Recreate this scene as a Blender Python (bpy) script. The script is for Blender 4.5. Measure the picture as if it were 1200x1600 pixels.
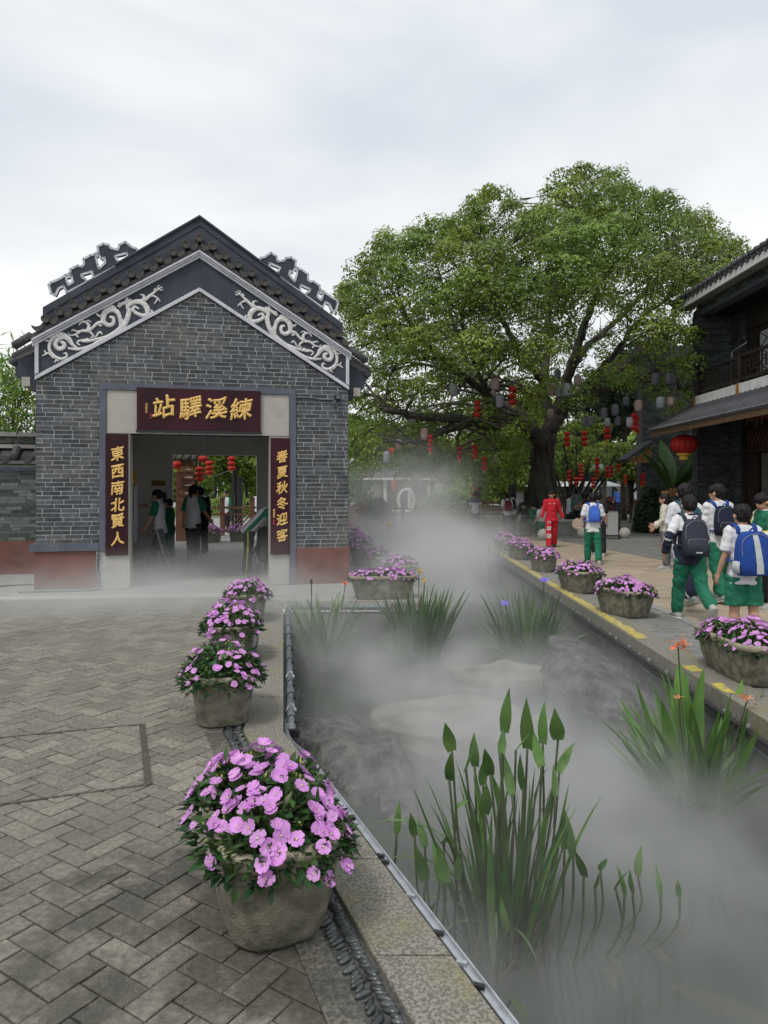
import bpy, bmesh, math, random
import numpy as np
from mathutils import Vector, Matrix, Euler, noise as mn
C = bpy.context.scene
for o in list(bpy.data.objects): bpy.data.objects.remove(o)
R = math.radians
COL = C.collection

# ---------------------------------------------------------------- camera, world, sun, exposure
CAMH, HZ, FPX = 1.6, 764.0, 1100.0
cam_d = bpy.data.cameras.new('camera'); cam = bpy.data.objects.new('camera', cam_d); COL.objects.link(cam)
cam.location = (0, 0, CAMH); cam.rotation_euler = (R(90), 0, 0)
cam_d.sensor_fit = 'VERTICAL'; cam_d.sensor_height = 24.0; cam_d.sensor_width = 18.0
cam_d.lens = FPX / 1600 * 24.0
cam_d.shift_y = -(800 - HZ) / 1600
cam_d.clip_start = 0.05; cam_d.clip_end = 2000
C.camera = cam
SUN_EL, SUN_AZ = 58, -150      # azimuth from +Y clockwise, in degrees (behind the camera, to the left)
w = bpy.data.worlds.new('World'); C.world = w; w.use_nodes = True
nt = w.node_tree; nt.nodes.clear()
N = nt.nodes.new; L = nt.links.new
sky = N('ShaderNodeTexSky'); sky.sky_type = 'NISHITA'; sky.sun_disc = False
sky.sun_elevation = R(SUN_EL); sky.sun_rotation = R(SUN_AZ); sky.air_density = 1.5; sky.dust_density = 4
bgs = N('ShaderNodeBackground'); bgs.inputs[1].default_value = 0.06
L(sky.outputs[0], bgs.inputs[0])
tc = N('ShaderNodeTexCoord'); mp = N('ShaderNodeMapping'); mp.inputs['Scale'].default_value = (1, 1, 2.6)
mp.inputs['Location'].default_value = (0.35, 0.1, 0.45)
L(tc.outputs['Generated'], mp.inputs[0])
nz = N('ShaderNodeTexNoise'); nz.inputs['Scale'].default_value = 1.5; nz.inputs['Detail'].default_value = 5; nz.inputs['Roughness'].default_value = .45
nz.inputs['Distortion'].default_value = .25
L(mp.outputs[0], nz.inputs['Vector'])
cr = N('ShaderNodeValToRGB'); L(nz.outputs[0], cr.inputs[0])
cr.color_ramp.elements[0].position = .40; cr.color_ramp.elements[0].color = (.63, .68, .74, 1)
cr.color_ramp.elements[1].position = .60; cr.color_ramp.elements[1].color = (.93, .93, .92, 1)
bgc = N('ShaderNodeBackground'); bgc.inputs[1].default_value = 1.12; L(cr.outputs[0], bgc.inputs[0])
mx = N('ShaderNodeMixShader'); mx.inputs[0].default_value = .9
L(bgs.outputs[0], mx.inputs[1]); L(bgc.outputs[0], mx.inputs[2])
wo = N('ShaderNodeOutputWorld'); L(mx.outputs[0], wo.inputs[0])
sd = bpy.data.lights.new('sun', 'SUN'); sd.energy = 1.5; sd.angle = R(12); sd.color = (1, .97, .92)
sun = bpy.data.objects.new('sun', sd); COL.objects.link(sun)
a = R(SUN_AZ); e = R(SUN_EL)
sdir = Vector((math.sin(a) * math.cos(e), math.cos(a) * math.cos(e), math.sin(e)))
sun.rotation_euler = sdir.to_track_quat('Z', 'Y').to_euler(); sun.location = (0, 0, 30)
C.view_settings.view_transform = 'Standard'; C.view_settings.look = 'None'
C.view_settings.gamma = 1; C.view_settings.use_curve_mapping = False
C.view_settings.exposure = 0.12
cy = C.cycles
cy.use_denoising = True; cy.max_bounces = 6; cy.diffuse_bounces = 4; cy.glossy_bounces = 2
cy.transparent_max_bounces = 12; cy.transmission_bounces = 3; cy.volume_bounces = 1
cy.volume_step_rate = 2.5; cy.volume_max_steps = 160
cy.caustics_reflective = False; cy.caustics_refractive = False

# ---------------------------------------------------------------- helpers
def gp(px, py, z=0.0):
    """world point at height z seen at a pixel of the 1200x1600 photograph"""
    d = (CAMH - z) * FPX / (py - HZ)
    return Vector(((px - 600) * d / FPX, d, z))
def at(px, py, d):
    return Vector(((px - 600) * d / FPX, d, CAMH + (HZ - py) * d / FPX))

MATS = {}
def mat(name, c1, c2=None, scale=6., rough=.8, bump=.25, bscale=60., metal=0., tone=0., spec=.4, stain=None, stain_scale=1.5, stain_amt=.5, detail=6, transl=0., attr=None, damp=None, coat=0., lo=.35, hi=.65, stretch=None):
    if name in MATS: return MATS[name]
    m = bpy.data.materials.new(name); m.use_nodes = True; nt = m.node_tree; nt.nodes.clear()
    N = nt.nodes.new; L = nt.links.new
    out = N('ShaderNodeOutputMaterial'); b = N('ShaderNodeBsdfPrincipled')
    b.inputs['Roughness'].default_value = rough; b.inputs['Metallic'].default_value = metal
    b.inputs['Specular IOR Level'].default_value = spec; b.inputs['Coat Weight'].default_value = coat
    geo = N('ShaderNodeNewGeometry'); vec = geo.outputs['Position']
    if stretch:
        mp = N('ShaderNodeMapping'); mp.inputs['Scale'].default_value = stretch; L(vec, mp.inputs[0]); vec = mp.outputs[0]
    n1 = N('ShaderNodeTexNoise'); n1.inputs['Scale'].default_value = scale; n1.inputs['Detail'].default_value = detail
    L(vec, n1.inputs['Vector'])
    ramp = N('ShaderNodeMapRange'); ramp.inputs[1].default_value = lo; ramp.inputs[2].default_value = hi
    L(n1.outputs[0], ramp.inputs[0])
    mixc = N('ShaderNodeMix'); mixc.data_type = 'RGBA'
    c2 = c2 or tuple(x * .72 for x in c1)
    mixc.inputs['A'].default_value = (*c1, 1); mixc.inputs['B'].default_value = (*c2, 1)
    L(ramp.outputs[0], mixc.inputs['Factor']); col = mixc.outputs['Result']
    if attr:
        at_ = N('ShaderNodeAttribute'); at_.attribute_name = attr
        ma = N('ShaderNodeMix'); ma.data_type = 'RGBA'; ma.blend_type = 'MULTIPLY'; ma.inputs['Factor'].default_value = 1
        L(col, ma.inputs['A']); L(at_.outputs['Color'], ma.inputs['B']); col = ma.outputs['Result']
    if tone:
        at_ = N('ShaderNodeAttribute'); at_.attribute_name = 'tone'
        oi = N('ShaderNodeObjectInfo')
        ad = N('ShaderNodeMath'); ad.operation = 'ADD'; L(at_.outputs['Fac'], ad.inputs[0]); L(oi.outputs['Random'], ad.inputs[1])
        fr = N('ShaderNodeMath'); fr.operation = 'FRACT'; L(ad.outputs[0], fr.inputs[0])
        pw = N('ShaderNodeMath'); pw.operation = 'POWER'; L(fr.outputs[0], pw.inputs[0]); pw.inputs[1].default_value = 1.4
        mr = N('ShaderNodeMapRange'); L(pw.outputs[0], mr.inputs[0]); mr.inputs[3].default_value = 1 - tone; mr.inputs[4].default_value = 1 + tone * 1.3
        vm = N('ShaderNodeVectorMath'); vm.operation = 'SCALE'; L(col, vm.inputs[0]); L(mr.outputs[0], vm.inputs['Scale']); col = vm.outputs[0]
    if stain:
        n3 = N('ShaderNodeTexNoise'); n3.inputs['Scale'].default_value = stain_scale; n3.inputs['Detail'].default_value = 8; n3.inputs['Roughness'].default_value = .65
        L(geo.outputs['Position'], n3.inputs['Vector'])
        m3 = N('ShaderNodeMapRange'); m3.inputs[1].default_value = .5; m3.inputs[2].default_value = .68; m3.inputs[4].default_value = stain_amt
        L(n3.outputs[0], m3.inputs[0])
        ms = N('ShaderNodeMix'); ms.data_type = 'RGBA'; ms.inputs['B'].default_value = (*stain, 1)
        L(m3.outputs[0], ms.inputs['Factor']); L(col, ms.inputs['A']); col = ms.outputs['Result']
    if damp:
        n4 = N('ShaderNodeTexNoise'); n4.inputs['Scale'].default_value = 2.2; n4.inputs['Detail'].default_value = 7; n4.inputs['Roughness'].default_value = .6; L(geo.outputs['Position'], n4.inputs['Vector'])
        dp = N('ShaderNodeVectorMath'); dp.operation = 'DISTANCE'; dp.inputs[1].default_value = damp[:3]; L(geo.outputs['Position'], dp.inputs[0])
        a1 = N('ShaderNodeMath'); a1.operation = 'MULTIPLY_ADD'; a1.use_clamp = False; a1.inputs[1].default_value = -.26; a1.inputs[2].default_value = damp[3]; L(dp.outputs['Value'], a1.inputs[0])
        c1_ = N('ShaderNodeClamp'); c1_.inputs[1].default_value = -.12; c1_.inputs[2].default_value = .16; L(a1.outputs[0], c1_.inputs[0])
        a2 = N('ShaderNodeMath'); a2.operation = 'ADD'; L(n4.outputs[0], a2.inputs[0]); L(c1_.outputs[0], a2.inputs[1])
        m4 = N('ShaderNodeMapRange'); m4.inputs[1].default_value = .54; m4.inputs[2].default_value = .66; m4.inputs[4].default_value = .8; L(a2.outputs[0], m4.inputs[0])
        md_ = N('ShaderNodeMix'); md_.data_type = 'RGBA'; md_.blend_type = 'MULTIPLY'; md_.inputs['B'].default_value = (.34, .35, .34, 1); L(m4.outputs[0], md_.inputs['Factor']); L(col, md_.inputs['A']); col = md_.outputs['Result']
        mr_ = N('ShaderNodeMapRange'); mr_.inputs[3].default_value = rough; mr_.inputs[4].default_value = .45; L(m4.outputs[0], mr_.inputs[0]); L(mr_.outputs[0], b.inputs['Roughness'])
    L(col, b.inputs['Base Color'])
    if bump:
        n2 = N('ShaderNodeTexNoise'); n2.inputs['Scale'].default_value = bscale; n2.inputs['Detail'].default_value = 4
        L(vec, n2.inputs['Vector'])
        bp = N('ShaderNodeBump'); bp.inputs['Strength'].default_value = bump; bp.inputs['Distance'].default_value = .6 / bscale
        L(n2.outputs[0], bp.inputs['Height']); L(bp.outputs[0], b.inputs['Normal'])
    sh = b.outputs[0]
    if transl:
        tr = N('ShaderNodeBsdfTranslucent'); L(col, tr.inputs[0]); mxs = N('ShaderNodeMixShader'); mxs.inputs[0].default_value = transl
        L(sh, mxs.inputs[1]); L(tr.outputs[0], mxs.inputs[2]); sh = mxs.outputs[0]
    L(sh, out.inputs[0]); MATS[name] = m
    return m

class MB:
    """collects geometry; build() links ONE mesh object"""
    def __init__(s): s.v = []; s.f = []; s.m = []; s.t = []; s.tone = 0.
    def add(s, vs, fs, mi=0):
        b = len(s.v); s.v.extend([tuple(x) for x in vs]); s.f.extend([tuple(b + i for i in f) for f in fs])
        s.m.extend([mi] * len(fs)); s.t.extend([s.tone] * len(fs)); return s
    def box(s, c, d, rz=0., mi=0, M=None):
        x, y, z = d[0] / 2, d[1] / 2, d[2] / 2
        vs = [Vector((i * x, j * y, k * z)) for i in (-1, 1) for j in (-1, 1) for k in (-1, 1)]
        if M is None: M = Matrix.Rotation(rz, 3, 'Z')
        vs = [M @ q + Vector(c) for q in vs]
        return s.add(vs, [(0, 1, 3, 2), (4, 6, 7, 5), (0, 4, 5, 1), (2, 3, 7, 6), (0, 2, 6, 4), (1, 5, 7, 3)], mi)
    def bbox(s, x0, x1, y0, y1, z0, z1, mi=0): return s.box(((x0+x1)/2, (y0+y1)/2, (z0+z1)/2), (abs(x1-x0), abs(y1-y0), abs(z1-z0)), 0, mi)
    def prism(s, poly, a0, a1, axis='z', mi=0, mis=None, bev=0.):
        """poly 2D extruded along an axis between a0 and a1; axis y: poly is (x,z); axis x: poly is (y,z)"""
        def P(p, a):
            return (p[0], p[1], a) if axis == 'z' else ((p[0], a, p[1]) if axis == 'y' else (a, p[0], p[1]))
        n = len(poly)
        if n < 3: return s
        if bev:
            cx = sum(p[0] for p in poly) / n; cy_ = sum(p[1] for p in poly) / n
            top = []
            for p in poly:
                dx, dy = cx - p[0], cy_ - p[1]; l = math.hypot(dx, dy) or 1
                top.append((p[0] + dx / l * bev * 1.4, p[1] + dy / l * bev * 1.4))
            mid = a1 - (bev if a1 > a0 else -bev)
            vs = [P(p, a0) for p in poly] + [P(p, mid) for p in poly] + [P(p, a1) for p in top]
            fs = [(i, (i+1) % n, n + (i+1) % n, n + i) for i in range(n)] + [(n+i, n + (i+1) % n, 2*n + (i+1) % n, 2*n + i) for i in range(n)] + [tuple(2*n + i for i in range(n))]
        else:
            vs = [P(p, a0) for p in poly] + [P(p, a1) for p in poly]
            fs = [(i, (i+1) % n, n + (i+1) % n, n + i) for i in range(n)] + [tuple(range(n))[::-1], tuple(n + i for i in range(n))]
        return s.add(vs, fs, mi)
    def loft(s, secs, n=12, mi=0, cap=.5, closed=True, pw=1.):
        """secs: list of (centre, A, B) radius vectors"""
        vs = []
        for c, A, B in secs:
            c, A, B = Vector(c), Vector(A), Vector(B)
            for k in range(n):
                t = 2 * math.pi * k / n; ct, st_ = math.cos(t), math.sin(t); vs.append(c + A * math.copysign(abs(ct)**pw, ct) + B * math.copysign(abs(st_)**pw, st_))
        m = len(secs); fs = []
        for i in range(m - 1):
            for k in range(n):
                fs.append((i*n+k, i*n+(k+1) % n, (i+1)*n+(k+1) % n, (i+1)*n+k))
        if closed:
            c0, c1 = Vector(secs[0][0]), Vector(secs[1][0]); d = (c0 - c1); d = d.normalized() if d.length else Vector((0, 0, 1))
            vs.append(c0 + d * (Vector(secs[0][1]).length * cap)); i0 = len(vs) - 1
            c0, c1 = Vector(secs[-1][0]), Vector(secs[-2][0]); d = (c0 - c1); d = d.normalized() if d.length else Vector((0, 0, 1))
            vs.append(c0 + d * (Vector(secs[-1][1]).length * cap)); i1 = len(vs) - 1
            for k in range(n):
                fs.append((i0, (k+1) % n, k)); fs.append((i1, (m-1)*n+k, (m-1)*n+(k+1) % n))
        return s.add(vs, fs, mi)
    def tube(s, pts, rad, n=8, mi=0, cap=.5, flat=1.):
        pts = [Vector(p) for p in pts]
        if not hasattr(rad, '__len__'): rad = [rad] * len(pts)
        secs = []; prev = None
        for i, p in enumerate(pts):
            d = (pts[min(i+1, len(pts)-1)] - pts[max(i-1, 0)])
            d = d.normalized() if d.length > 1e-9 else Vector((0, 0, 1))
            if prev is None:
                prev = d.orthogonal().normalized()
                if abs(d.z) < .9: prev = d.cross(Vector((0, 0, 1))).normalized()
            A = (prev - d * prev.dot(d)); A = A.normalized() if A.length > 1e-6 else d.orthogonal().normalized()
            prev = A; B = d.cross(A)
            secs.append((p, A * rad[i], B * rad[i] * flat))
        return s.loft(secs, n, mi, cap)
    def ell(s, c, r, n=10, m=7, mi=0, M=None):
        secs = []
        M = M or Matrix.Identity(3); c = Vector(c)
        for i in range(m):
            t = math.pi * (i + .5) / m
            secs.append((c + M @ Vector((0, 0, -math.cos(t) * r[2])), M @ Vector((math.sin(t) * r[0], 0, 0)), M @ Vector((0, math.sin(t) * r[1], 0))))
        vs0 = len(s.v); s.loft(secs, n, mi, 0.001)
        s.v[-2] = tuple(c + M @ Vector((0, 0, -r[2]))); s.v[-1] = tuple(c + M @ Vector((0, 0, r[2]))); return s
    def lathe(s, prof, c=(0, 0, 0), n=16, mi=0):
        secs = [(Vector(c) + Vector((0, 0, z)), Vector((max(r, 1e-4), 0, 0)), Vector((0, max(r, 1e-4), 0))) for r, z in prof]
        return s.loft(secs, n, mi, 0.)
    def mesh(s, name, mats, smooth=False):
        me = bpy.data.meshes.new(name); me.from_pydata(s.v, [], s.f)
        if not isinstance(mats, (list, tuple)): mats = [mats]
        for q in mats: me.materials.append(q)
        if len(mats) > 1: me.polygons.foreach_set('material_index', s.m)
        if any(s.t):
            at_ = me.attributes.new('tone', 'FLOAT', 'FACE'); at_.data.foreach_set('value', s.t)
        if smooth: me.polygons.foreach_set('use_smooth', [True] * len(me.polygons))
        me.update(); return me
    def build(s, name, mats, parent=None, smooth=False, **kw):
        return link(name, s.mesh(name, mats, smooth), parent, **kw)

def link(name, data, parent=None, loc=None, rot=None, scale=None, kind=None, label=None, cat=None, group=None):
    o = bpy.data.objects.new(name, data); COL.objects.link(o)
    if parent is not None: o.parent = parent
    if loc is not None: o.location = loc
    if rot is not None: o.rotation_euler = rot
    if scale is not None: o.scale = scale
    if kind: o['kind'] = kind
    if label: o['label'] = label
    if cat: o['category'] = cat
    if group: o['group'] = group
    return o
def thing(name, label, cat, loc=(0, 0, 0), rz=0., group=None, kind=None):
    return link(name, None, None, loc, (0, 0, rz), None, kind, label, cat, group)
def copy_tree(o, parent=None):
    c = o.copy(); COL.objects.link(c)
    if parent is not None: c.parent = parent
    for ch in o.children: copy_tree(ch, c)
    return c
def np_mesh(name, V, F, mats, cols=None, smooth=False, mi=None):
    """V (n,3), F (m,k) numpy, cols (m,3) per face -> colour attribute 'leafcol'"""
    me = bpy.data.meshes.new(name); n, (m, k) = len(V), F.shape
    me.vertices.add(n); me.vertices.foreach_set('co', np.ascontiguousarray(V, dtype=np.float32).ravel())
    me.loops.add(m * k); me.loops.foreach_set('vertex_index', np.ascontiguousarray(F, dtype=np.int32).ravel())
    me.polygons.add(m); me.polygons.foreach_set('loop_start', np.arange(0, m * k, k, dtype=np.int32))
    me.polygons.foreach_set('loop_total', np.full(m, k, dtype=np.int32))
    if not isinstance(mats, (list, tuple)): mats = [mats]
    for q in mats: me.materials.append(q)
    if mi is not None: me.polygons.foreach_set('material_index', np.asarray(mi, dtype=np.int32))
    me.update(calc_edges=True)
    if smooth: me.polygons.foreach_set('use_smooth', np.ones(m, dtype=bool))
    if cols is not None:
        ca = me.color_attributes.new('leafcol', 'FLOAT_COLOR', 'CORNER')
        cc = np.ones((m, k, 4), dtype=np.float32); cc[:, :, :3] = cols[:, None, :]
        ca.data.foreach_set('color', cc.ravel())
    return me
def clip(poly, a, b, c):
    """keep the part of a convex polygon where a*x+b*y<=c"""
    out = []; n = len(poly)
    for i in range(n):
        p, q = poly[i], poly[(i+1) % n]
        dp, dq = a*p[0]+b*p[1]-c, a*q[0]+b*q[1]-c
        if dp <= 0: out.append(p)
        if (dp < 0 < dq) or (dq < 0 < dp):
            t = dp / (dp - dq); out.append((p[0]+(q[0]-p[0])*t, p[1]+(q[1]-p[1])*t))
    return out
def area(p): return abs(sum(p[i][0]*p[(i+1) % len(p)][1]-p[(i+1) % len(p)][0]*p[i][1] for i in range(len(p)))) / 2
def smoothpath(pts, k=6):
    """Catmull-Rom through points"""
    P = [Vector(p) for p in pts]; P = [P[0]*2-P[1]] + P + [P[-1]*2-P[-2]]; out = []
    for i in range(1, len(P)-2):
        for j in range(k):
            t = j / k; a, b, c, d = P[i-1], P[i], P[i+1], P[i+2]
            out.append(.5*((2*b)+(c-a)*t+(2*a-5*b+4*c-d)*t*t+(3*b-a-3*c+d)*t*t*t))
    out.append(P[-2]); return out

SC2 = bpy.data.scenes.new('workshop')
def baked(o, name):
    """evaluate an object's modifiers in a scene of its own and return the mesh"""
    SC2.collection.objects.link(o); vl = SC2.view_layers[0]; vl.update(); dg = vl.depsgraph
    me = bpy.data.meshes.new_from_object(o.evaluated_get(dg)); bpy.data.objects.remove(o); me.name = name; return me
# ---------------------------------------------------------------- materials
m_paver = mat('paver_stone', (.25, .23, .19), (.135, .126, .105), 38, .85, .7, 110, tone=.17, stain=(.12, .115, .09), stain_scale=1.1, stain_amt=.6, detail=9, lo=.3, hi=.7, damp=(-.20, 2.2, 0, .36))
m_joint = mat('joint_sand', (.09, .085, .07), (.06, .055, .045), 20, .95, .5, 80)
m_granite = mat('granite_coping', (.275, .26, .22), (.135, .125, .105), 85, .75, .45, 150, stain=(.22, .20, .07), stain_scale=2.5, stain_amt=.55, lo=.42, hi=.58)
m_kerb = mat('dark_wet_kerb_granite', (.17, .16, .135), (.075, .072, .062), 70, .6, .5, 130, stain=(.05, .05, .042), stain_scale=3, stain_amt=.7, lo=.4, hi=.6)
m_granite2 = mat('granite_pillar', (.52, .50, .45), (.32, .30, .27), 130, .8, .3, 160, stain=(.22, .21, .19), stain_scale=3, stain_amt=.3, lo=.4, hi=.6)
m_pebble = mat('black_pebble', (.035, .04, .042), (.07, .075, .075), 12, .28, .1, 60, tone=.4, spec=.6)
m_brick = mat('grey_brick', (.094, .101, .110), (.052, .058, .066), 14, .85, .5, 90, tone=.34, stain=(.20, .18, .15), stain_scale=1.3, stain_amt=.45)
m_brickdark = mat('dark_green_grey_brick', (.070, .082, .082), (.040, .048, .048), 10, .8, .4, 60, tone=.45)
m_brickgreen = mat('slate_green_brick', (.115, .135, .125), (.075, .09, .085), 10, .8, .4, 60, tone=.5)
m_mortar = mat('pale_mortar', (.50, .51, .50), (.30, .31, .31), 30, .9, .3, 90)
m_mortardk = mat('dark_mortar', (.12, .125, .125), (.09, .09, .09), 30, .9, .3, 90)
m_slate = mat('blue_grey_plaster', (.045, .052, .072), (.03, .035, .05), 5, .7, .25, 30, stain=(.09, .10, .12), stain_scale=4, stain_amt=.25)
m_frame = mat('blue_grey_stone_frame', (.115, .125, .16), (.085, .095, .12), 6, .7, .2, 60)
m_whitetrim = mat('white_painted_trim', (.60, .61, .66), (.48, .49, .54), 6, .7, .15, 40)
m_relief = mat('white_plaster_relief', (.74, .74, .72), (.50, .50, .50), 25, .8, .3, 60)
m_tile = mat('grey_clay_tile', (.075, .075, .078), (.045, .046, .05), 14, .7, .4, 60, stain=(.12, .11, .10), stain_scale=6, stain_amt=.4)
m_tileend = mat('carved_tile_end', (.105, .095, .085), (.05, .048, .046), 70, .8, .8, 90)
m_redbase = mat('red_brown_plinth', (.20, .075, .055), (.145, .06, .048), 3, .7, .25, 20, stain=(.20, .13, .12), stain_scale=2, stain_amt=.5)
m_maroon = mat('maroon_lacquer', (.045, .008, .015), (.024, .006, .010), 2, .45, .1, 15, spec=.22, stretch=(1, 1, .15))
m_gold = mat('gold_leaf', (.82, .56, .20), (.66, .40, .11), 30, .42, .25, 60, metal=.2)
m_plaster = mat('grey_interior_plaster', (.80, .78, .75), (.72, .70, .68), 2, .9, .1, 20)
m_wood = mat('dark_brown_wood', (.024, .014, .011), (.014, .009, .008), 8, .5, .3, 40, stretch=(1, 1, .2))
m_woodm = mat('brown_fence_wood', (.17, .075, .042), (.10, .045, .028), 8, .6, .3, 40)
m_woodo = mat('orange_brown_wood', (.34, .19, .07), (.24, .12, .04), 6, .6, .2, 40)
m_black = mat('black_metal', (.014, .014, .016), (.02, .02, .022), 10, .4, .1, 40)
m_hose = mat('grey_hose', (.20, .215, .23), (.14, .15, .16), 20, .5, .1, 40)
m_pipe = mat('grey_pvc_pipe', (.16, .175, .19), (.11, .12, .13), 15, .4, .1, 40)
m_steel = mat('pale_steel_rail', (.50, .53, .56), (.38, .40, .43), 20, .35, .1, 40, metal=.5)
m_white = mat('white_cloth', (.72, .72, .74), (.62, .62, .65), 5, .85, .3, 25)
m_whitep = mat('white_paint', (.68, .68, .66), (.58, .58, .57), 4, .7, .1, 30)
m_red = mat('red_lantern_cloth', (.62, .035, .022), (.50, .022, .018), 10, .6, .15, 30, transl=.25)
m_yellow = mat('yellow_fringe', (.68, .42, .05), (.55, .33, .04), 40, .7, .3, 80)
m_pot = mat('weathered_stone_pot', (.235, .22, .165), (.125, .118, .090), 14, .85, .9, 90, stain=(.055, .062, .035), stain_scale=3.5, stain_amt=.75, detail=9)
m_potrim = mat('pale_worn_rim', (.36, .32, .24), (.23, .21, .15), 12, .8, .4, 80)
m_soil = mat('dark_soil', (.03, .022, .015), (.02, .015, .01), 30, .95, .6, 60)
m_beige = mat('beige_granite_paving', (.42, .34, .255), (.34, .275, .205), 3, .75, .25, 90, tone=.07, stain=(.30, .255, .20), stain_scale=.9, stain_amt=.5)
m_greypave = mat('grey_plaza_paving', (.23, .225, .215), (.18, .178, .17), 5, .85, .35, 80, tone=.12)
m_yellowpaint = mat('worn_yellow_paint', (.55, .44, .06), (.33, .29, .15), 22, .8, .3, 80, lo=.42, hi=.58)
m_ground = mat('pale_plaza_ground', (.30, .29, .27), (.24, .235, .22), 2, .85, .2, 40)
m_concrete = mat('pale_concrete', (.34, .335, .32), (.26, .255, .245), 5, .85, .3, 60)
m_rock = mat('wet_slate_rock', (.135, .135, .125), (.045, .046, .045), 7, .5, 1., 16, detail=10, stain=(.20, .19, .165), stain_scale=3, stain_amt=.35)
m_rockp = mat('pale_sandy_rock', (.25, .235, .205), (.15, .14, .125), 4, .8, .6, 16, detail=9)
m_pondwall = mat('mossy_pond_wall', (.14, .14, .125), (.07, .072, .065), 6, .75, .6, 40, stain=(.05, .06, .04), stain_scale=3, stain_amt=.6)
m_bark = mat('banyan_bark', (.075, .065, .052), (.032, .029, .024), 9, .9, .8, 25, stretch=(1, 1, .25))
m_skin = mat('skin', (.50, .30, .21), (.44, .25, .17), 6, .55, .05, 60)
m_hair = mat('black_hair', (.009, .008, .008), (.017, .015, .014), 90, .5, .8, 220, spec=.22)
# ================================================================ ground, paving, pond
from mathutils.geometry import tessellate_polygon
WZ = -0.60                                     # water level
def edgeL(y):                                  # left edge of the pond (coping's pond side)
    if y < 4.62: return -.66 + .40 * (4.62 - y)
    return -.66 - .143 * (y - 4.62)
def edgeR(y): return 2.63 + .0135 * (y - 5)
BANKY = 9.72                                   # far end of the wide basin on the left
def edgeF(y): return .80 - .105 * (y - BANKY)  # left bank of the narrow channel behind
ENDY = 25.5
LB = [(edgeL(-3), -3), (edgeL(4.62), 4.62), (edgeL(BANKY), BANKY), (edgeF(BANKY), BANKY), (edgeF(ENDY), ENDY)]
RB = [(edgeR(-3), -3), (edgeR(ENDY), ENDY)]
def sheet(name, poly, z, m, kind='structure', parent=None):
    tri = tessellate_polygon([[Vector((*p, 0)) for p in poly]])
    b = MB(); b.add([(p[0], p[1], z) for p in poly], [tuple(t) for t in tri]); o = b.build(name, m, parent)
    me = o.data
    if len(me.polygons) and me.polygons[0].normal.z < 0: me.flip_normals()
    if kind and parent is None: o['kind'] = kind
    return o
big = 400
gl = [(-big, -60), (LB[0][0], -60), *LB, (LB[-1][0], ENDY), (-big, ENDY)]
gl = [(-big, -60), (LB[0][0], -60)] + LB + [(-big, ENDY)]
gr = [(RB[0][0], -60), (big, -60), (big, ENDY), RB[1], RB[0]]
b = MB()
for poly in (gl, gr, [(-big, ENDY), (big, ENDY), (big, 900), (-big, 900)], [(LB[0][0], -60), (RB[0][0], -60), (RB[0][0], -3), (LB[0][0], -3)]):
    tri = tessellate_polygon([[Vector((*p, 0)) for p in poly]])
    b.add([(p[0], p[1], -.035) for p in poly], [tuple(t) for t in tri])
g = b.build('ground', m_ground); g['kind'] = 'structure'
bpy.context.view_layer.update()
for p in g.data.polygons:
    if p.normal.z < 0: p.flip() if hasattr(p, 'flip') else None

# --- herringbone paving on the left
W_ = .1055; ang = R(57.7); e1 = (math.cos(ang), math.sin(ang)); e2 = (math.sin(ang), -math.cos(ang)); O = (-1.164, 2.394)
def toW(a, b_): return (O[0] + a*e1[0] + b_*e2[0], O[1] + a*e1[1] + b_*e2[1])
pav = []
stepY = lambda x: 10.0 + .11 * (x + 5.45)
CV = [gp(-40, 1157), gp(222, 1132), gp(232, 1226), gp(-40, 1263)]     # access cover frame on the ground
def clip_left(p):
    if sum(q[1] for q in p)/len(p) < 4.62: p = clip(p, 1, .40, -.66 + .4*4.62 - .515)
    else: p = clip(p, 1, .143, -.66 + .143*4.62 - .515)
    p = clip(p, -.11, 1, 10.0 + .11*5.45)
    p = clip(p, -1, 0, 8.2); p = clip(p, 0, -1, .2)
    return p
rng = random.Random(5)
for i in range(-60, 60):
    for j in range(-45, 45):
        a0 = -W_*i + 2*W_*j; b0 = W_*i + 2*W_*j
        for (x0, x1, y0, y1) in ((a0, a0+2*W_, b0, b0+W_), (a0+2*W_, a0+3*W_, b0, b0+2*W_)):
            cx, cy_ = toW((x0+x1)/2, (y0+y1)/2)
            if not (-8.6 < cx < 1.2 and .0 < cy_ < 10.8): continue
            if abs(cx) > .62*cy_ + .6: continue
            gpx = .0035
            p = [toW(x0+gpx, y0+gpx), toW(x1-gpx, y0+gpx), toW(x1-gpx, y1-gpx), toW(x0+gpx, y1-gpx)]
            p = clip_left(p[::-1])
            if len(p) >= 3 and area(p) > .0008: pav.append((cy_, cx, p))
pav.sort(key=lambda t: t[0])
paving = sheet('pavement', [(-9, -3), (edgeL(-3)-.52, -3), (edgeL(4.62)-.52, 4.62), (edgeL(BANKY)-.52, BANKY+.0), (edgeL(10.3)-.52, stepY(-2)), (-9, stepY(-9))], -.009, m_joint)
near = [t for t in pav if t[0] > 1.9 or True]
vis = [t for t in pav if (t[0] > 2.0)]
vis.sort(key=lambda t: t[0])
first = vis[:300]; rest = vis[300:] + [t for t in pav if t[0] <= 2.0]
def paver_mesh(bm_, p, jit, bev=.003):
    z = rng.uniform(-jit, jit); bm_.tone = rng.random() * .999 + .0005
    cx = sum(q[0] for q in p)/len(p); cy_ = sum(q[1] for q in p)/len(p)
    s1 = rng.uniform(-.006, .006); s2 = rng.uniform(-.006, .006)
    n0 = len(bm_.v); bm_.prism(p, -.03, z, 'z', bev=bev)
    for k in range(n0 + len(p), len(bm_.v)):
        v = bm_.v[k]; bm_.v[k] = (v[0], v[1], v[2] + (v[0]-cx)*s1*2 + (v[1]-cy_)*s2*2)
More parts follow.
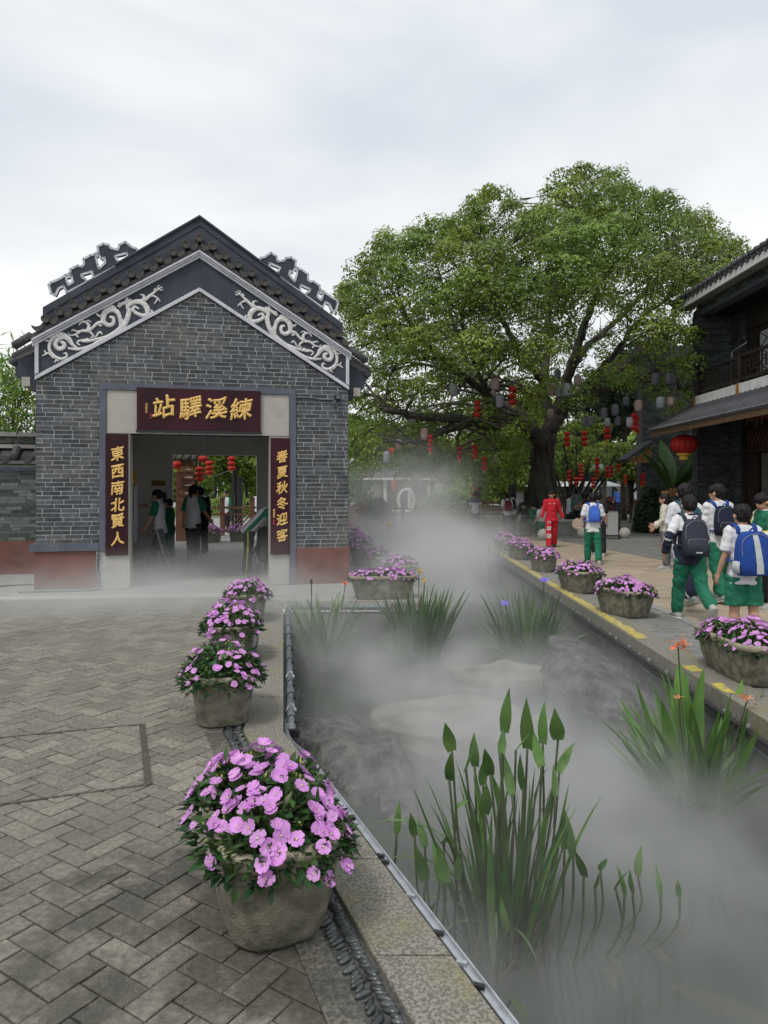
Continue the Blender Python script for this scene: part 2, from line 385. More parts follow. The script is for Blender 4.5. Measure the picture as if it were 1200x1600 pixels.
for _, _, p in first:
    b = MB(); paver_mesh(b, p, .002); b.build('paver', m_paver, paving)
b = MB()
for _, _, p in rest: paver_mesh(b, p, .0018)
b.build('paver_field', m_paver, paving, kind='stuff')
# access cover frame: dark grooves and a rusty metal strip
m_rust = mat('rusty_steel', (.13, .11, .085), (.05, .042, .036), 30, .7, .5, 60)
t = thing('access_cover_frame', 'rusty metal edging set in the herringbone paving around an access cover', 'access cover', CV[1])
def strip(b, p, q, w_, z0, z1, off=Vector((0, 0, 0))):
    p = Vector(p) - off; q = Vector(q) - off; d = (q-p); n = Vector((-d.y, d.x, 0)).normalized()*w_/2
    b.prism([(p+n)[:2], (p-n)[:2], (q-n)[:2], (q+n)[:2]], z0, z1)
for i, (p, q) in enumerate(((CV[0], CV[1]), (CV[3], CV[2]))):
    b = MB(); strip(b, p, q, .018, -.01, .0045, CV[1]); b.build('edge_bar', m_rust, t)
for dx in (-.018, .018):
    b = MB(); strip(b, CV[1]+Vector((dx, 0, 0)), CV[2]+Vector((dx, 0, 0)), .006, -.01, .0045, CV[1]); b.build('channel_rail', m_rust, t)
b = MB(); strip(b, CV[1], CV[2], .026, -.01, .0035, CV[1]); b.build('channel_bed', m_joint, t)

# --- kerb, pebble drain, coping along the left of the pond
def band(name, f0, f1, y0, y1, step, m, z0, z1, parent, gap=.004, bev=.004, jit=.002):
    y = y0
    while y < y1 - .01:
        ye = min(y1, y + step*rng.uniform(.85, 1.15))
        if y < 4.62 < ye: ye = 4.62
        if y1 - ye < .2: ye = y1
        b = MB(); b.tone = rng.random()
        b.prism([(f0(y+gap), y+gap), (f1(y+gap), y+gap), (f1(ye-gap), ye-gap), (f0(ye-gap), ye-gap)], z0, z1+rng.uniform(-jit, jit), 'z', bev=bev)
        b.build(name, m, parent); y = ye
cop = thing('coping', '', '', kind='structure')
band('kerb_stone', lambda y: edgeL(y)-.515, lambda y: edgeL(y)-.40, .4, BANKY+.1, .55, m_kerb, -.05, .004, cop)
band('coping_stone', lambda y: edgeL(y)-.262, lambda y: edgeL(y), .4, BANKY, .72, m_granite, -.12, .014, cop)
m_mortarw = mat('wet_grey_mortar', (.12, .12, .11), (.07, .07, .065), 25, .6, .4, 60)
b = MB()
for y0, y1 in ((.4, 4.62), (4.62, BANKY+.3)):
    b.add([(edgeL(y0)-.40, y0, -.006), (edgeL(y0)-.262, y0, -.006), (edgeL(y1)-.262, y1, -.006), (edgeL(y1)-.40, y1, -.006)], [(0, 1, 2, 3)])
dr = b.build('drain_strip', m_mortarw); dr['kind'] = 'structure'
pebs = []; 
bp_ = MB(); bp_.ell((0, 0, 0), (.5, .17, .17), 10, 6); me_peb = bp_.mesh('pebble', m_pebble, True)
y = 1.2; k = 0; pbr = random.Random(3)
for row in (0, 1):
    y = 1.6
    while y < 9.7:
        s = pbr.uniform(.045, .066); x = edgeL(y) - .262 - (.040 if row == 0 else .098) + pbr.uniform(-.006, .006)
        rz = R(-22 + pbr.uniform(-14, 14)) if row == 0 else R(48 + pbr.uniform(-18, 18))
        pebs.append((y, x, s, rz)); y += pbr.uniform(.019, .027)
pebs.sort(); pebs2 = [q for q in pebs if q[0] > 1.95]
for q in pebs2[:300]:
    link('pebble', me_peb, dr, (q[1], q[0], .002), (R(pbr.uniform(-15, 15)), R(pbr.uniform(-8, 8)), q[3]), (q[2], q[2]*pbr.uniform(.9, 1.5), q[2]*1.1))
base = np.array([v.co[:] for v in me_peb.vertices]); FF = [tuple(p.vertices) for p in me_peb.polygons]
b = MB()
for q in pebs2[300:] + [q for q in pebs if q[0] <= 1.95]:
    c, s_ = math.cos(q[3]), math.sin(q[3]); b.tone = pbr.random()
    b.add([((v[0]*c - v[1]*1.2*s_)*q[2]+q[1], (v[0]*s_+v[1]*1.2*c)*q[2]+q[0], v[2]*q[2]*1.1+.002) for v in base], FF)
b.build('pebble_run', m_pebble, dr, True, kind='stuff')

# --- building apron and step in front of the gatehouse
b = MB(); 
ap = [(-9, stepY(-9)+.02), (-.9, stepY(-.9)+.02), (.78, BANKY+.02), (.45, 13.2), (-1, 12.6), (-1, 20), (-9, 20)]
ap = [(-9, stepY(-9)+.02), (-1.95, stepY(-1.95)+.02), (-1.4, BANKY+.24), (edgeF(BANKY)-.02, BANKY+.24), (edgeF(20)-.25, 20), (-1, 30), (-16, 30), (-16, 12)]
tri = tessellate_polygon([[Vector((*p, 0)) for p in ap]])
apron = sheet('forecourt', ap, .012, m_concrete)
fr = MB()
for i in range(3):
    p, q = ap[i], ap[i+1]; fr.add([(p[0], p[1], -.03), (q[0], q[1], -.03), (q[0], q[1], .012), (p[0], p[1], .012)], [(0, 1, 2, 3)])
fr.build('step_face', m_concrete, apron)
x = -6.6
while x < -2.1:
    x2 = x + rng.uniform(.9, 1.2); b = MB(); b.prism([(x+.004, stepY(x)+.03), (min(x2, -2.0)-.004, stepY(min(x2, -2.0))+.03), (min(x2, -2.0)-.004, stepY(min(x2, -2.0))+.28), (x+.004, stepY(x)+.28)], .005, .03, 'z', bev=.004)
    b.build('kerb_stone', m_granite2, apron); x = x2
x = -1.3
while x < .7:
    x2 = min(x + rng.uniform(.6, .8), .78); b = MB(); b.bbox(x+.003, x2-.003, BANKY, BANKY+.24, -.08, .016); b.build('kerb_stone', m_granite, apron); x = x2

# --- right bank: coping, yellow line, grey pavers, kerb line, beige slabs
plz = thing('plaza', '', '', kind='structure')
sh_ = sheet('plaza_bed', [(edgeR(-3)+.02, -3), (14, -3), (14, 60), (edgeR(60)+.02, 60)], -.012, m_joint, None, plz)
band('coping_stone', lambda y: edgeR(y), lambda y: edgeR(y)+.31, 4.0, 22, .8, m_granite, -.13, .010, plz)
yb = MB()
for (y0, y1, wd) in ((7.45, 18, .13), (6.1, 6.32, .12), (5.45, 5.75, .10)):
    n = int((y1-y0)/.12)+1; prev = None
    for i in range(n+1):
        yy = y0+(y1-y0)*i/n; wv = wd*rng.uniform(.75, 1.1); x0 = edgeR(yy)+.012+rng.uniform(0, .01)
        cur = ((x0, yy, .0165), (x0+wv, yy, .0165))
        if prev: yb.add([prev[0], prev[1], cur[1], cur[0]], [(0, 1, 2, 3)])
        prev = cur
yb.build('yellow_line', m_yellowpaint, plz)
b2 = []
y = 4.0; r_ = 0
while y < 21:
    x = edgeR(y)+.318 - (.1 if r_ % 2 else 0)
    while x < 3.62:
        p = [(x+.003, y+.003), (x+.197, y+.003), (x+.197, y+.097), (x+.003, y+.097)]
        p = clip(clip(p, 1, 0, 3.615), -1, .0135, -(edgeR(0)+.318))
        if len(p) >= 3 and area(p) > .001: b2.append((y, p))
        x += .2
    y += .1; r_ += 1
far = MB(); cnt = 0
for yy, p in b2:
    if yy > 5.3 and cnt < 300: b = MB(); paver_mesh(b, p, .002); b.build('paver', m_greypave, plz); cnt += 1
    else: paver_mesh(far, p, .002)
far.build('paver_field', m_greypave, plz, kind='stuff')
band('kerb_stone', lambda y: 3.62, lambda y: 3.74, 4, 22, 1.0, m_concrete, -.05, .004, plz)
def bx(y): return 6.0 + 1.1*max(0, (17-y)/6) if y < 17 else 6.0 - .1*(y-17)
y = 4.0; r_ = 0; nb = 0
while y < 23.4:
    x = 3.745 - (.45 if r_ % 2 else 0)
    lim = 5.45 + (21.7-y)*.135 if y < 30 else 6
    while x < lim:
        p = clip(clip([(x+.003, y+.003), (x+.897, y+.003), (x+.897, y+.447), (x+.003, y+.447)], -1, 0, -3.745), 1, .135, 5.45+21.7*.135)
        if len(p) >= 3 and area(p) > .004: b = MB(); paver_mesh(b, p, .0015); b.build('slab', m_beige, plz); nb += 1
        x += .9
    y += .45; r_ += 1
b = MB(); y = 6.0; r_ = 0
while y < 26:
    x = 3.2 - (.15 if r_ % 2 else 0)
    while x < 11:
        p = clip([(x+.004, y+.004), (x+.296, y+.004), (x+.296, y+.146), (x+.004, y+.146)], -1, -.135, -(5.45+21.7*.135)-.02)
        if len(p) >= 3 and area(p) > .002 and (x > 5.3 or y > 23.4): b.tone = rng.random(); b.prism(p, -.03, rng.uniform(-.001, .001))
        x += .3
    y += .15; r_ += 1
b.build('grey_paver_field', m_greypave, plz, kind='stuff')
b = MB(); b.bbox(4.2, 9.4, 22.0, 22.16, -.02, .02); b.build('kerb_line', m_concrete, plz)

# --- pond walls, water, bed
pw = MB()
def wall(b, p, q, z0, z1, th, side):
    p = Vector((*p, 0)); q = Vector((*q, 0)); d = (q-p).normalized(); n = Vector((-d.y, d.x, 0))*side*th
    b.prism([p[:2], q[:2], (q+n)[:2], (p+n)[:2]], z0, z1)
pond = thing('pond', '', '', kind='structure')
for i in range(len(LB)-1):
    b = MB(); p, q = LB[i], LB[i+1]; wall(b, p, q, -1.25, -.125, .2, 1); b.build('pond_wall', m_pondwall, pond)
b = MB(); wall(b, RB[0], RB[1], -1.25, -.135, .2, -1); b.build('pond_wall', m_pondwall, pond)
b = MB(); wall(b, (LB[-1][0]-.1, ENDY), (RB[1][0]+.1, ENDY), -1.25, -.04, .3, 1); b.build('pond_wall', m_pondwall, pond)
# block joints on the right wall
y = 3.2; 
while y < 20:
    b = MB(); yl = rng.uniform(.7, 1.0)
    for z0, z1 in ((-.62, -.40), (-.395, -.22)):
        b.bbox(edgeR(y)-.006-rng.uniform(0, .01), edgeR(y)+.02, y+.005, y+yl-.005, z0, z1)
    b.build('wall_block', m_pondwall, pond); y += yl
sheet('pond_bed', [(p[0], p[1]) for p in LB] + [RB[1], RB[0]], -1.15, m_soil, None, pond)
mw = bpy.data.materials.new('murky_green_water'); mw.use_nodes = True; nt = mw.node_tree; nt.nodes.clear()
N = nt.nodes.new; L = nt.links.new
pb = N('ShaderNodeBsdfPrincipled'); pb.inputs['Base Color'].default_value = (.075, .085, .070, 1); pb.inputs['Roughness'].default_value = .07; pb.inputs['IOR'].default_value = 1.33
pb.inputs['Specular IOR Level'].default_value = .5
nz = N('ShaderNodeTexNoise'); nz.inputs['Scale'].default_value = 2.6; nz.inputs['Detail'].default_value = 3
geo = N('ShaderNodeNewGeometry'); L(geo.outputs['Position'], nz.inputs['Vector'])
bp = N('ShaderNodeBump'); bp.inputs['Strength'].default_value = .12; bp.inputs['Distance'].default_value = .05; L(nz.outputs[0], bp.inputs['Height']); L(bp.outputs[0], pb.inputs['Normal'])
tr = N('ShaderNodeBsdfTransparent'); tr.inputs[0].default_value = (.75, .8, .7, 1); mxs = N('ShaderNodeMixShader'); mxs.inputs[0].default_value = .24
L(pb.outputs[0], mxs.inputs[1]); L(tr.outputs[0], mxs.inputs[2]); ou = N('ShaderNodeOutputMaterial'); L(mxs.outputs[0], ou.inputs[0])
water = sheet('water', [(p[0], p[1]) for p in LB] + [RB[1], RB[0]], WZ, mw)

# --- edge rails and hoses
t = thing('edge_rail', 'pale steel rail with clips along the near left pond edge', 'rail', (edgeL(3.2), 3.2, 0)); o0 = Vector((edgeL(3.2), 3.2, 0))
y = 1.2
pth = [Vector((edgeL(yy)+.028, yy, .002))-o0 for yy in (1.0, 4.05)]
b = MB(); d = (pth[1]-pth[0]).normalized(); n = Vector((-d.y, d.x, 0))
b.prism([(pth[0]+n*.012)[:2], (pth[1]+n*.012)[:2], (pth[1]-n*.012)[:2], (pth[0]-n*.012)[:2]], -.03, .004)
b.prism([(pth[0]-n*.012)[:2], (pth[1]-n*.012)[:2], (pth[1]-n*.018)[:2], (pth[0]-n*.018)[:2]], -.03, .016); b.build('rail', m_steel, t)
b = MB(); b.tube([p + Vector((-.022, 0, -.004)) for p in pth], .006, 6); b.build('cable', m_black, t)
for yy in (2.25, 2.36, 2.52, 2.75, 3.0, 3.05, 3.4, 3.8):
    b = MB(); b.box(Vector((edgeL(yy)+.016, yy, .010))-o0, (.035, .016, .014), R(-22)); b.build('clip', m_black if rng.random() < .6 else m_steel, t)
t = thing('mist_pipe', 'grey pipe with small nozzles along the left pond edge beside the row of pots', 'pipe', (edgeL(7), 7, 0)); o0 = Vector((edgeL(7), 7, 0))
pts = [Vector((edgeL(yy)+.055, yy, -.03))-o0 for yy in (9.6, 8.4, 7.2, 6, 5.2, 4.75)] 
b = MB(); b.tube(pts, .03, 10); b.build('pipe', m_pipe, t, True)
b = MB(); b.box(pts[-1]+Vector((.01, -.02, -.01)), (.09, .03, .05), R(-15)); b.build('pipe_end', m_black, t)
pts = smoothpath([Vector((edgeL(yy)+dx, yy, -.03))-o0 for yy, dx in ((4.95, .02), (4.6, .03), (4.35, .05), (4.1, .04), (3.95, .03))], 5)
b = MB(); b.tube(pts, .016, 8); b.build('hose', m_pipe, t, True)
for yy in (9.2, 8.7, 8.1, 7.6, 7.0, 6.5, 6.0, 5.75, 5.4, 5.1, 4.85):
    b = MB(); pz = Vector((edgeL(yy)+.05, yy, 0))-o0
    b.tube(smoothpath([pz+Vector((-.03, 0, -.01)), pz+Vector((-.01, .02, .03)), pz+Vector((.02, .01, .035)), pz+Vector((.035, 0, .0))], 4), .005, 5); b.ell(pz+Vector((.036, 0, .0)), (.012, .012, .016), 6, 5, 0)
    b.build('nozzle', m_steel if rng.random() < .5 else m_black, t, True)
t = thing('mist_pipe', 'black pipe channel fixed along the right pond wall below the yellow line', 'pipe', (edgeR(9), 9, 0)); o0 = Vector((edgeR(9), 9, 0))
b = MB(); b.prism([(edgeR(4)-.055-o0.x, 4-9), (edgeR(18)-.055-o0.x, 18-9), (edgeR(18)-.004-o0.x, 18-9), (edgeR(4)-.004-o0.x, 4-9)], -.175, -.14); b.build('channel', m_black, t)
b = MB(); b.tube([Vector((edgeR(yy)-.04, yy, -.125))-o0 for yy in (4, 8, 12, 18)], .018, 8); b.build('pipe', m_black, t, True)
b = MB(); b.tube([Vector((edgeR(yy)-.02, yy, -.205-.02*math.sin(yy*3)))-o0 for yy in np.arange(4, 18, .4)], .010, 6); b.build('hose', m_hose, t, True)
y = 4.6
while y < 16:
    b = MB(); pz = Vector((edgeR(y)-.03, y, -.09))-o0; b.box(pz, (.03, .02, .022), rng.uniform(0, 1)); b.build('clip', m_steel, t); y += rng.uniform(.16, .5)
t = thing('edge_rail', 'pale steel strip on the far bank of the basin in front of the gatehouse', 'rail', (-.4, BANKY, 0))
b = MB(); b.bbox(-.93, .5, -.03, .01, -.03, .022); b.build('rail', m_steel, t)

# --- rocks
def rock(name, label, c, size, seed, rz=0, m=None, flat=.5, tilt=(0, 0), group=None, sub=4):
    bm = bmesh.new(); bmesh.ops.create_icosphere(bm, subdivisions=sub, radius=1)
    s = Vector((seed*7.3, seed*3.1, seed*1.7))
    for v in bm.verts:
        p = v.co.copy(); q = Vector((p.x, p.y, p.z))
        r = 1 + .30*mn.noise(p*1.1+s) + .16*mn.noise(p*2.7+s)
        lay = math.sin((p.z*1.0+.35*mn.noise(p*1.6+s))*14)*.03
        q = p*r; q.x *= 1+lay; q.y *= 1+lay
        zt = flat*(1+.22*mn.noise(Vector((p.x*2, p.y*2, seed))) + .10*mn.noise(Vector((p.x*6, p.y*6, seed))))
        if q.z > zt: q.z = zt + (q.z-zt)*.12 + .035*mn.noise(Vector((p.x*9, p.y*5, seed)))
        v.co = (q.x*size[0], q.y*size[1], q.z*size[2])
    me = bpy.data.meshes.new(name); bm.to_mesh(me); bm.free(); me.materials.append(m or m_rock)
    for p in me.polygons: p.use_smooth = True
    return link(name, me, None, c, (R(tilt[0]), R(tilt[1]), rz), None, None, label, 'rock', group)
def wp(px, py): return gp(px, py, WZ)
q = wp(545, 1205); rock('rock', 'dark flat slate rock in the pond beside the steel edge rail', (q.x, q.y+.1, WZ-.12), (.50, .74, .62), 1, R(25), None, .55)
q = wp(620, 1262); rock('rock', 'small dark rock at the near tip of the dark flat slate rock', (q.x, q.y-.02, WZ-.14), (.16, .30, .30), 2, R(10), None, .6)
q = wp(720, 1140); rock('rock', 'large pale flat rock in mid pond under the thick mist', (q.x, q.y, WZ-.16), (.86, .72, .50), 3, R(-10), m_rockp, .55)
q = wp(785, 1068); rock('rock', 'pale flat rock just behind the large pale one below the purple iris clump', (q.x, q.y, WZ-.1), (.58, .50, .48), 4, R(10), m_rockp, .55)
q = wp(945, 1085); rock('rock', 'broad dark rippled rock against the right pond wall', (q.x, q.y+.2, WZ-.05), (.62, 1.2, .62), 5, R(8), None, .5, (4, 14))
q = wp(600, 1300); rock('rock', 'low dark rock showing through the water left of the pickerel plants', (q.x-.1, q.y+.15, WZ-.2), (.2, .4, .25), 6, R(-20), None, .6)

# --- koi under the surface
m_koi = mat('orange_koi_skin', (.45, .18, .04), (.50, .32, .16), 18, .4, .1, 60)
def koi(px, py, rz, L_, label):
    L_ *= .8
    q = wp(px, py); b = MB(); n = 9; secs = []
    for i in range(n):
        t = i/(n-1); wd = .10*math.sin(math.pi*min(1, t*.86+.1))**.8*L_
        x = L_*(t-.5); yy = .06*L_*math.sin(t*4+px)
        secs.append((Vector((x, yy, 0)), Vector((0, wd, 0)), Vector((0, 0, wd*1.1))))
    b.loft(secs, 8)
    o = thing('koi', label, 'fish', (q.x, q.y, WZ-.056), rz, 'koi in the pond'); b.build('body', m_koi, o, True)
    b = MB(); x = L_*.46; y1 = .06*L_*math.sin(4+px)
    b.add([(x-.02, y1, 0), (x+.16*L_, y1+.09*L_, 0), (x+.10*L_, y1, 0), (x+.16*L_, y1-.09*L_, 0)], [(0, 1, 2), (0, 2, 3)])
    b.build('tail', m_koi, o)
    for s in (1, -1): b = MB(); b.add([(-.18*L_, s*.08*L_, 0), (-.05*L_, s*.2*L_, -.01), (-.10*L_, s*.07*L_, 0)], [(0, 1, 2)]); b.build('fin', m_koi, o)
koi(957, 1490, R(80), .42, 'orange koi pointing away from the camera, nearest the pickerel plants')
koi(1003, 1458, R(120), .40, 'orange koi turned aslant to the right of another')
koi(1135, 1555, R(-42), .55, 'long pale orange koi in the near right corner of the pond')
koi(925, 1296, R(5), .40, 'faint pale koi lying crosswise right of the pickerel stems')
# ================================================================ gatehouse (local axes: u along the front, v inwards, w up)
GA = Vector((-5.35, 10.8, 0)); GT = R(13); gu = Vector((math.cos(GT), math.sin(GT), 0)); gv = Vector((-math.sin(GT), math.cos(GT), 0))
def fu(px, py, v=0.):
    k = (px - 600) / FPX
    d = (v + GA.dot(gv)) / (k*gv.x + gv.y); P = Vector((k*d, d, 0)) - GA
    return (P.dot(gu), CAMH + (HZ - py)*d/FPX)
def gl2w(u, v, w_): return GA + gu*u + gv*v + Vector((0, 0, w_))
GH = thing('gatehouse', 'grey brick gatehouse with white scroll relief gable and maroon sign over its open doorway', 'gatehouse', GA, GT)
UM = 2.44; UW = 4.88
u1 = fu(155, 700)[0]; u2 = fu(462, 700)[0]          # outer edges of the door frame
wt = fu(155, 598)[1]                                 # top of the frame
wl0, wl1 = fu(55, 594)[1], fu(314, 456)[1]           # lower white trim: eave side, apex (outer edges)
wu0, wu1 = fu(52.5, 531)[1], fu(312, 393.5)[1]       # upper trim top edge
PL = fu(55, 850)[1]; PB = fu(55, 862)[1]
sl = (wl1-wl0)/UM
def chev(w0, w1, du0=0.): return [(-du0, w0), (UM, w1), (UW+du0, w0)]
# masonry core: front wall with opening, side walls, back wall
core = MB()
ou1, ou2, owt = fu(207, 700, .25)[0], fu(418, 700, .25)[0], fu(300, 680, .1)[1]
def holed(b, poly_l, v0, v1, mi=0): b.prism(poly_l, v0, v1, 'y', mi)
yb0 = .012
# front core split round the opening (mortar face at v=.012)
core.prism([(0.01, 0), (ou1-.02, 0), (ou1-.02, owt), (0.01, owt)], .0015, .30, 'y')
core.prism([(ou2+.02, 0), (UW-.01, 0), (UW-.01, owt), (ou2+.02, owt)], .0015, .30, 'y')
core.prism([(0.01, owt), (UW-.01, owt), (UW-.01, wl0-.02), (UM, wl1-.02), (0.01, wl0-.02)], .0015, .30, 'y')
core.build('front_wall', m_mortar, GH)
LEN = 7.8
b = MB()
for (ua, ub) in ((0.01, .26), (UW-.26, UW-.01)): b.bbox(ua, ub, .302, LEN+.2, 0, 3.3)
b.build('side_wall', m_brickdark, GH)
# inner linings
fx0, fx1, fwt = fu(268, 760, LEN)[0], fu(403, 760, LEN)[0], fu(330, 711, LEN)[1]
b = MB(); b.bbox(.262, fx0, LEN, LEN+.2, 0, 3.1); b.bbox(fx1, UW-.262, LEN, LEN+.2, 0, 3.1); b.bbox(fx0, fx1, LEN, LEN+.2, fwt, 3.1); b.build('back_wall', m_plaster, GH)
b = MB(); b.bbox(.262, .30, .32, LEN-.002, 0, 3.1); b.build('inner_lining', m_plaster, GH)
b = MB(); b.bbox(UW-.30, UW-.262, .32, LEN-.002, 0, 3.1); b.build('inner_lining', m_plaster, GH)
b = MB(); b.bbox(.262, UW-.262, .302, LEN-.002, 3.1, 3.2); b.build('room_ceiling', m_plaster, GH)
b = MB(); b.bbox(.27, ou1-.02, .302, .318, 0, 3.1); b.bbox(ou2+.02, UW-.27, .302, .318, 0, 3.1); b.bbox(ou1-.02, ou2+.02, .302, .318, owt, 3.1); b.build('inner_lining', m_plaster, GH)
m_floor = mat('interior_stone_floor', (.36, .35, .335), (.29, .283, .27), 3, .6, .2, 40)
b = MB(); b.bbox(.27, UW-.27, .0, LEN+.6, .0, .032); b.build('room_floor', m_floor, GH)
for wz in (fx0, fx1-.03):
    b = MB(); b.bbox(wz, wz+.03, LEN-.02, LEN+.21, .033, fwt-.001); b.build('opening_trim', m_whitep, GH)
# bricks
BH, BL = .0675, .268; mo = .0048
bricks = []
brr = random.Random(11)
excl = (u1, u2, wt)
row = -2; w0 = PL-2*BH
while w0 < wl1:
    off = (0, .5, .12, .62)[row % 4]*BL + brr.uniform(-.01, .01); x = -off
    while x < UW:
        ln = BL if brr.random() < .9 else BL/2
        xa, xb = max(x, 0), min(x+ln, UW); x += ln
        for (ra, rb) in (((xa, min(xb, u1)), (max(xa, u2), xb)) if w0+BH*.5 < wt else ((xa, xb),)):
            if rb-ra < .02 or (row < 0 and ra < u2): continue
            wa = w0+mo; wb = w0+BH-mo
            if w0+BH*.5 >= wt and wa < wt and rb > u1 and ra < u2: wa = max(wa, wt+.002)
            p = [(ra+mo, wa), (rb-mo, wa), (rb-mo, wb), (ra+mo, wb)]
            p = clip(p, -sl, 1, wl0-.012); p = clip(p, sl, 1, wl0+sl*UW-.012)
            if len(p) >= 3 and area(p) > .0004: bricks.append((area(p), p))
    w0 += BH; row += 1
brr.shuffle(bricks)
bricks.sort(key=lambda t: -round(t[0], 3))
fw = [o for o in GH.children if o.name.startswith('front_wall')][0]
def brick_geo(b, p, v0=-.0, jit=.004):
    v1 = v0 - brr.uniform(0, jit); b.tone = brr.random()*.999+.0005
    b.prism(p, .02, v1, 'y', bev=.0025)
for a_, p in bricks[:300]: b = MB(); brick_geo(b, p); b.build('brick', m_brick, fw)
b = MB()
for a_, p in bricks[300:]: brick_geo(b, p)
b.build('brick_field', m_brick, fw, kind='stuff')
# right side lower bricks next to the plinth handled above; plinths
RP = PL-2*BH-.002
b = MB(); b.bbox(-.012, u1-.002, -.012, .3, 0, PB); b.build('plinth', m_redbase, GH)
b = MB(); b.bbox(-.075, u1-.002, -.05, .28, PB+.001, PL); b.build('plinth_cap', m_frame, GH)
b = MB(); b.bbox(u2+.002, UW+.012, -.012, .3, 0, RP); b.build('plinth', m_redbase, GH)
# door frame
fth = .105
for (ua, ub, wa, wb) in ((u1, u1+fth, PB-.01, wt-fth-.002), (u2-fth, u2, 0, wt-fth-.002), (u1, u2, wt-fth, wt)):
    b = MB(); b.prism([(ua, wa), (ub, wa), (ub, wb), (ua, wb)], .05, -.035, 'y', bev=.006); b.build('door_surround', m_frame, GH)
# granite pillars and upper blocks
pl0, pl1 = u1+fth+.002, fu(203, 800)[0]; pr0, pr1 = fu(421, 800)[0], u2-fth-.002
blk_l = fu(166, 676)[1]; blk_r = blk_l
for (ua, ub) in ((pl0, pl1), (pr0, pr1)):
    b = MB(); b.prism([(ua, 0), (ub, 0), (ub, owt-.002), (ua, owt-.002)], .33, .0, 'y', bev=.006); b.build('pillar', m_granite2, GH)
wtb = wt-fth-.003
for (ua, ub) in ((pl0, fu(214.5, 640)[0]), (fu(404, 640)[0], pr1)):
    b = MB(); b.prism([(ua, owt), (ub, owt), (ub, wtb), (ua, wtb)], .06, -.012, 'y', bev=.005); b.build('granite_block', m_granite2, GH)
b = MB(); b.bbox(pl1+.002, pr0-.002, .03, .30, owt, owt+.06); b.build('lintel', m_granite2, GH)
# sign board with gold characters
def glyph(name, ch, size, parent, loc, rot, sx=1., depth=.012, bold=.012, m=None, vox=None, italic=.12):
    """one raised brush-like character as a real mesh"""
    cu = bpy.data.curves.new('tmp', 'FONT'); cu.body = ch; cu.size = size; cu.extrude = depth; cu.align_x = 'CENTER'; cu.align_y = 'CENTER'; cu.shear = italic; cu.resolution_u = 3
    me = baked(bpy.data.objects.new('tmp', cu), 'tmp')
    n = len(me.vertices); co = np.empty(n*3); me.vertices.foreach_get('co', co); co = co.reshape(-1, 3)
    ph = sum(map(ord, ch)) * .37
    co[:, 0] += size*.022*np.sin(co[:, 1]/size*9+ph) ; co[:, 1] += size*.03*np.sin(co[:, 0]/size*7+ph*2) + co[:, 0]*.10
    me.vertices.foreach_set('co', co.ravel())
    o = bpy.data.objects.new('tmp', me)
    md = o.modifiers.new('r', 'REMESH'); md.mode = 'VOXEL'; md.voxel_size = vox or size*.016
    md = o.modifiers.new('d', 'DISPLACE'); md.strength = size*bold*2; md.mid_level = 0.
    md = o.modifiers.new('s', 'SMOOTH'); md.factor = .5; md.iterations = 2
    me2 = baked(o, name); me2.materials.clear(); me2.materials.append(m or m_gold)
    return link(name, me2, parent, loc, rot, (sx, 1, 1))
def sign(name, label, ua, ub, wa, wb, v, th, chars, size, vertical, sx=1., small=None, seal=None):
    t = thing(name, label, 'sign', gl2w((ua+ub)/2, v, wa), GT); W2, H2 = (ub-ua), (wb-wa)
    b = MB(); b.prism([(-W2/2, 0), (W2/2, 0), (W2/2, H2), (-W2/2, H2)], th, 0, 'y', bev=.008); b.build('board', m_maroon, t)
    b = MB(); e = .012
    if not vertical:
        b.bbox(-W2/2-e, W2/2+e, -.008, th, -.03, 0); b.build('bottom_rail', m_black, t)
    rr_ = random.Random(2)
    for k, (ch, fx, fw_) in enumerate(chars):
        glyph('character', ch, size, t, (W2*(fx-.5), -.012, H2*fw_), (R(90), R(-rr_.uniform(2, 7)), 0), sx, .005, .017)
    if small:
        txt, fx, fw_, sz = small
        for k, ch in enumerate(txt):
            glyph('small_character', ch, sz, t, (W2*(fx-.5), -.003, H2*fw_ - k*sz*1.02), (R(90), 0, 0), 1., .003, .012, None, sz*.03)
    if seal:
        for k in range(2):
            b = MB(); b.box((W2*(seal[0]-.5), -.004, H2*seal[1]-k*.045), (.032, .006, .034)); b.build('red_seal', mat('red_seal_paint', (.35, .02, .05), rough=.5), t)
    return t
su0, su1 = fu(214.5, 640)[0], fu(407, 640)[0]; sw0, sw1 = fu(215, 673)[1]+.01, fu(215, 606)[1]
sign('door_sign', 'wide maroon name board with four large gold characters above the doorway', su0, su1, sw0, sw1, -.075, .06,
     [('站', .205, .50), ('驛', .42, .50), ('溪', .63, .50), ('練', .83, .50)], .36, False, 1.0, ('戊戌年冬', .075, .60, .04), (.11, .36))
cw0, cw1 = fu(166, 868)[1], fu(166, 677)[1]-.004
sign('couplet_board', 'left vertical maroon couplet board with six gold characters', pl0-.01, fu(200.5, 760)[0], cw0, cw1, -.045, .04,
     [(c, .52, f) for c, f in zip('東西南北賢人', (.825, .68, .545, .405, .275, .13))], .225, True, .92)
sign('couplet_board', 'right vertical maroon couplet board with six gold characters', fu(422.5, 760)[0], pr1+.01, fu(440, 866)[1], fu(440, 684.5)[1], -.045, .04,
     [(c, .57, f) for c, f in zip('春夏秋冬迎客', (.83, .70, .565, .43, .295, .155))], .205, True, .92, ('練溪驛站', .17, .38, .035), (.17, .29))
